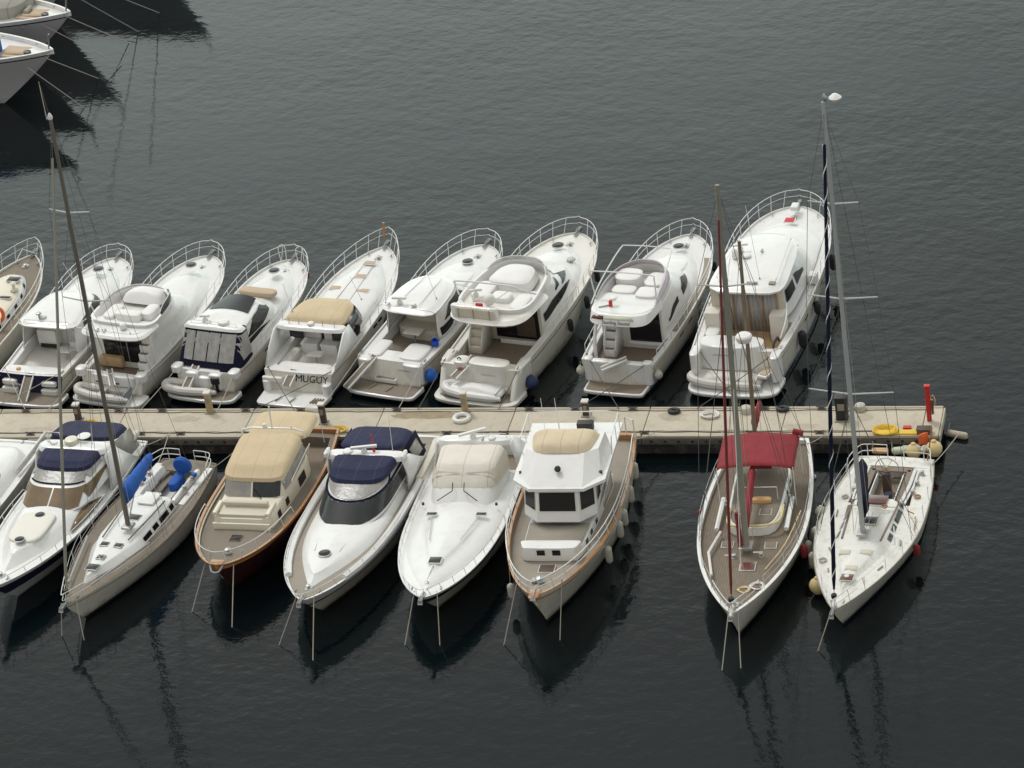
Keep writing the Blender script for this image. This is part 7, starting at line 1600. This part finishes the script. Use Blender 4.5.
for k, L_ in bl.items():
    H = HULLS[k]
    for i, (a, b) in enumerate(L_):
        A_ = W(k, a[0], a[1], H.sz(a[1])+0.03); B_ = Vector((b[0], b[1], 0.0)); d = (B_-A_)
        C_ = B_+d.normalized()*2.5
        one = len(L_) == 1
        line_thing('bow rope of the %s entering the water%s' % (names[k], '' if one else (', left one' if i == 0 else ', right one')), [A_, B_, C_], 0.022, 'rope', 'bow ropes running into the water')
labs = ['rising out of the top edge', 'from the upper bow, higher rope', 'from the upper bow hull side, longest one', 'from the lower bow tip', 'from the lower bow hull side', 'rightmost, near the top edge', 'short thin one close to the lower stem']
for i, (a, z, b) in enumerate((((-29.88,37.34),5,(-29.62,43.79)),((-31.63,38.47),3.6,(-29.70,42.28)),((-32.85,38.19),3.2,(-29.21,39.43)),((-30.74,33.02),3.6,(-30.08,37.86)),((-31.99,33.17),3,(-29.73,34.27)),((-28.15,39.36),4,(-29.11,46.22)),((-32.60,35.53),1.0,(-31.45,32.94)))):
    A_ = Vector((a[0], a[1], z)); B_ = Vector((b[0], b[1], 0)); B2 = B_+(B_-A_)*0.25
    if i == 0 or i == 5: A_ = A_-(B_-A_)*0.3
    line_thing('long rope of the upper left yachts, '+labs[i], [A_, B_, B2], 0.024, 'rope', 'long mooring ropes at the upper left')

# ------------------------------------------------------------------ water
m = bpy.data.materials.new('water'); m.use_nodes = True
nt = m.node_tree; N = nt.nodes; Lk = nt.links; b = N['Principled BSDF']
b.inputs['Base Color'].default_value = (*WATER_COL, 1); b.inputs['Roughness'].default_value = 0.06; b.inputs['IOR'].default_value = 1.333
tc = N.new('ShaderNodeTexCoord')
def noise(scale, sx, sy, rot, detail=3):
    mp = N.new('ShaderNodeMapping'); mp.inputs['Scale'].default_value = (sx, sy, 1); mp.inputs['Rotation'].default_value = (0, 0, rot)
    Lk.new(tc.outputs['Object'], mp.inputs['Vector'])
    n = N.new('ShaderNodeTexNoise'); n.inputs['Scale'].default_value = scale; n.inputs['Detail'].default_value = detail; n.inputs['Roughness'].default_value = 0.5
    Lk.new(mp.outputs['Vector'], n.inputs['Vector']); return n.outputs['Fac']
patch = N.new('ShaderNodeMapRange'); patch.inputs[1].default_value = 0.35; patch.inputs[2].default_value = 0.65; patch.inputs[3].default_value = 0.45; patch.inputs[4].default_value = 1.25
Lk.new(noise(0.028, 1, 2.2, 0.35, 4), patch.inputs[0])
prev = None
for (sc_, sx, sy, rot, dist, st) in WAVES:
    h = noise(sc_, sx, sy, rot)
    bp = N.new('ShaderNodeBump'); bp.inputs['Distance'].default_value = dist; bp.inputs['Distance'].default_value = dist
    sm = N.new('ShaderNodeMath'); sm.operation = 'MULTIPLY'; sm.inputs[1].default_value = st; Lk.new(patch.outputs[0], sm.inputs[0]); Lk.new(sm.outputs[0], bp.inputs['Strength'])
    Lk.new(h, bp.inputs['Height'])
    if prev: Lk.new(prev, bp.inputs['Normal'])
    prev = bp.outputs[0]
Lk.new(prev, b.inputs['Normal'])
MATS['water'] = m
mb = MB(); mb.grid([[(-900+1800*i/6, -900+1800*j/6, 0) for i in range(7)] for j in range(7)])
w = mb.build('water', 'water', None, smooth=0); w['kind'] = 'structure'
# unseen rocky headland behind the viewer, added to darken hulls facing it
G('rock', (0.38, 0.36, 0.31), 0.9, var=0.4, vscale=0.06, bump=0.6, bscale=0.5, dirt=(0.10,0.12,0.07), dirt_amt=0.6)
rs = random.Random(11)
rows = []
for i in range(41):
    X = -220+13*i; row = []
    for (y, z) in ((-152, -2), (-156, 10), (-161, 20), (-167, 30), (-175, 38), (-190, 44), (-230, 46)):
        row.append((X+rs.uniform(-3, 3), y+rs.uniform(-4, 3)-abs(i-20)**1.5*0.12, z+(rs.uniform(-3, 3) if z > 0 else 0)))
    rows.append(row)
o = MB().grid(rows).build('unseen_headland', 'rock', None, smooth=20); o['kind'] = 'structure'

# ------------------------------------------------------------------ light, camera
w = bpy.data.worlds.new('World'); sc.world = w; w.use_nodes = True
nt = w.node_tree; N = nt.nodes; Lk = nt.links
bg = N['Background']; bg.inputs['Strength'].default_value = SKY
sky = N.new('ShaderNodeTexSky'); sky.sky_type = 'NISHITA'; sky.sun_disc = False
sky.sun_elevation = R(SUN_EL); sky.sun_rotation = R(SUN_AZ); sky.dust_density = 6; sky.air_density = 1.0; sky.ozone_density = 1.0
hs_ = N.new('ShaderNodeHueSaturation'); hs_.inputs['Saturation'].default_value = 0.25
hs_.inputs['Value'].default_value = SKYK
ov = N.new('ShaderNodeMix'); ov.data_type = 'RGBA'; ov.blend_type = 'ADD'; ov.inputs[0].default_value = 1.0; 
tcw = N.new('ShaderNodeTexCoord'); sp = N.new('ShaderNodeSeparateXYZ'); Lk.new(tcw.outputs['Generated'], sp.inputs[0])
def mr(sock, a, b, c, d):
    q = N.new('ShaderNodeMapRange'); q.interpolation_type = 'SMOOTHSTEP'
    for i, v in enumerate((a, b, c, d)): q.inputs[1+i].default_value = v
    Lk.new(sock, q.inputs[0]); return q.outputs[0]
lowband = mr(sp.outputs[2], 0.36, 0.58, 1.0, 0.0)      # bright band added low in the north to lift water reflections
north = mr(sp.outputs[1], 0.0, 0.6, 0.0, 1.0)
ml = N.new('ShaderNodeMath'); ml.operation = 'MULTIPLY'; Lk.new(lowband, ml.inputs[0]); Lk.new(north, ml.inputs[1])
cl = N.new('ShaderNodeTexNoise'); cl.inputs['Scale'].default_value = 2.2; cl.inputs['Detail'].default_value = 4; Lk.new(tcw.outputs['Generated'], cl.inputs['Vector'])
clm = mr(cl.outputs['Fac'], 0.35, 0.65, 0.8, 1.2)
oc = N.new('ShaderNodeMix'); oc.data_type = 'RGBA'; oc.inputs[6].default_value = (*OVERCAST, 1); oc.inputs[7].default_value = (*NORTH_BRIGHT, 1); Lk.new(ml.outputs[0], oc.inputs[0])
db1 = mr(sp.outputs[2], 0.50, 0.60, 0.0, 1.0); db2 = mr(sp.outputs[2], 0.78, 0.95, 1.0, 0.0)  # limits of the dimmed northern band added for darker near water
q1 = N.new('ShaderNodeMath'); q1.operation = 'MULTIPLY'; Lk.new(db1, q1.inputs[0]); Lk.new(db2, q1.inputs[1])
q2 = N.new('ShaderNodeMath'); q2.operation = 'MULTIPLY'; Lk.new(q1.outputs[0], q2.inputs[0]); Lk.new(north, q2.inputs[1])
q3 = N.new('ShaderNodeMath'); q3.operation = 'MULTIPLY_ADD'; q3.inputs[1].default_value = -NORTH_DIM; q3.inputs[2].default_value = 1.0; Lk.new(q2.outputs[0], q3.inputs[0])
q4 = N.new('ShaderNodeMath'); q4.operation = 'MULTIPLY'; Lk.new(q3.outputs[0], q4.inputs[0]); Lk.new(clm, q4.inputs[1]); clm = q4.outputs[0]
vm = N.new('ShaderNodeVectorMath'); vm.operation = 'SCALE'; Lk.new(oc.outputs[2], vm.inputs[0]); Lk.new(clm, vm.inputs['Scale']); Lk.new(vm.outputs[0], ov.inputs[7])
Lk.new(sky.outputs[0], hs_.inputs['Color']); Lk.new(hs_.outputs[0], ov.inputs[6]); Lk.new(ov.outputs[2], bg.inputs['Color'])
sd_ = bpy.data.lights.new('Sun', 'SUN'); sd_.energy = SUN_E; sd_.angle = R(SUN_ANG); sd_.color = (1.0, 0.98, 0.95)
so = bpy.data.objects.new('sun', sd_); C.objects.link(so)
# azimuth measured from +Y towards +X
az, el = R(SUN_AZ), R(SUN_EL)
dv = Vector((math.sin(az)*math.cos(el), math.cos(az)*math.cos(el), math.sin(el)))
so.rotation_euler = dv.to_track_quat('Z', 'Y').to_euler(); so.location = dv*60
cam = bpy.data.cameras.new('Camera'); co = bpy.data.objects.new('Camera', cam); C.objects.link(co)
psi, pt, rl = R(16.5), R(30.0), R(-8.424647868)
right = Vector((math.cos(psi), math.sin(psi), 0)); away = Vector((-math.sin(psi), math.cos(psi), 0))
fwd = away*math.cos(pt)+Vector((0, 0, -math.sin(pt))); up = right.cross(fwd)
Rr = right*math.cos(rl)+up*math.sin(rl); Uu = -right*math.sin(rl)+up*math.cos(rl)
M = Matrix((Rr, Uu, -fwd)).transposed().to_4x4(); M.translation = Vector((40.90804412, -131.00077231, 82.0))
co.matrix_world = M
cam.sensor_width = 36; cam.lens = 3600/1024*36; cam.clip_start = 1; cam.clip_end = 3000
sc.camera = co
sc.render.resolution_x = 1024; sc.render.resolution_y = 768
sc.view_settings.view_transform = 'Standard'; sc.view_settings.look = 'None'; sc.view_settings.gamma = 1; sc.view_settings.exposure = EXPO
sc.render.engine = 'CYCLES'
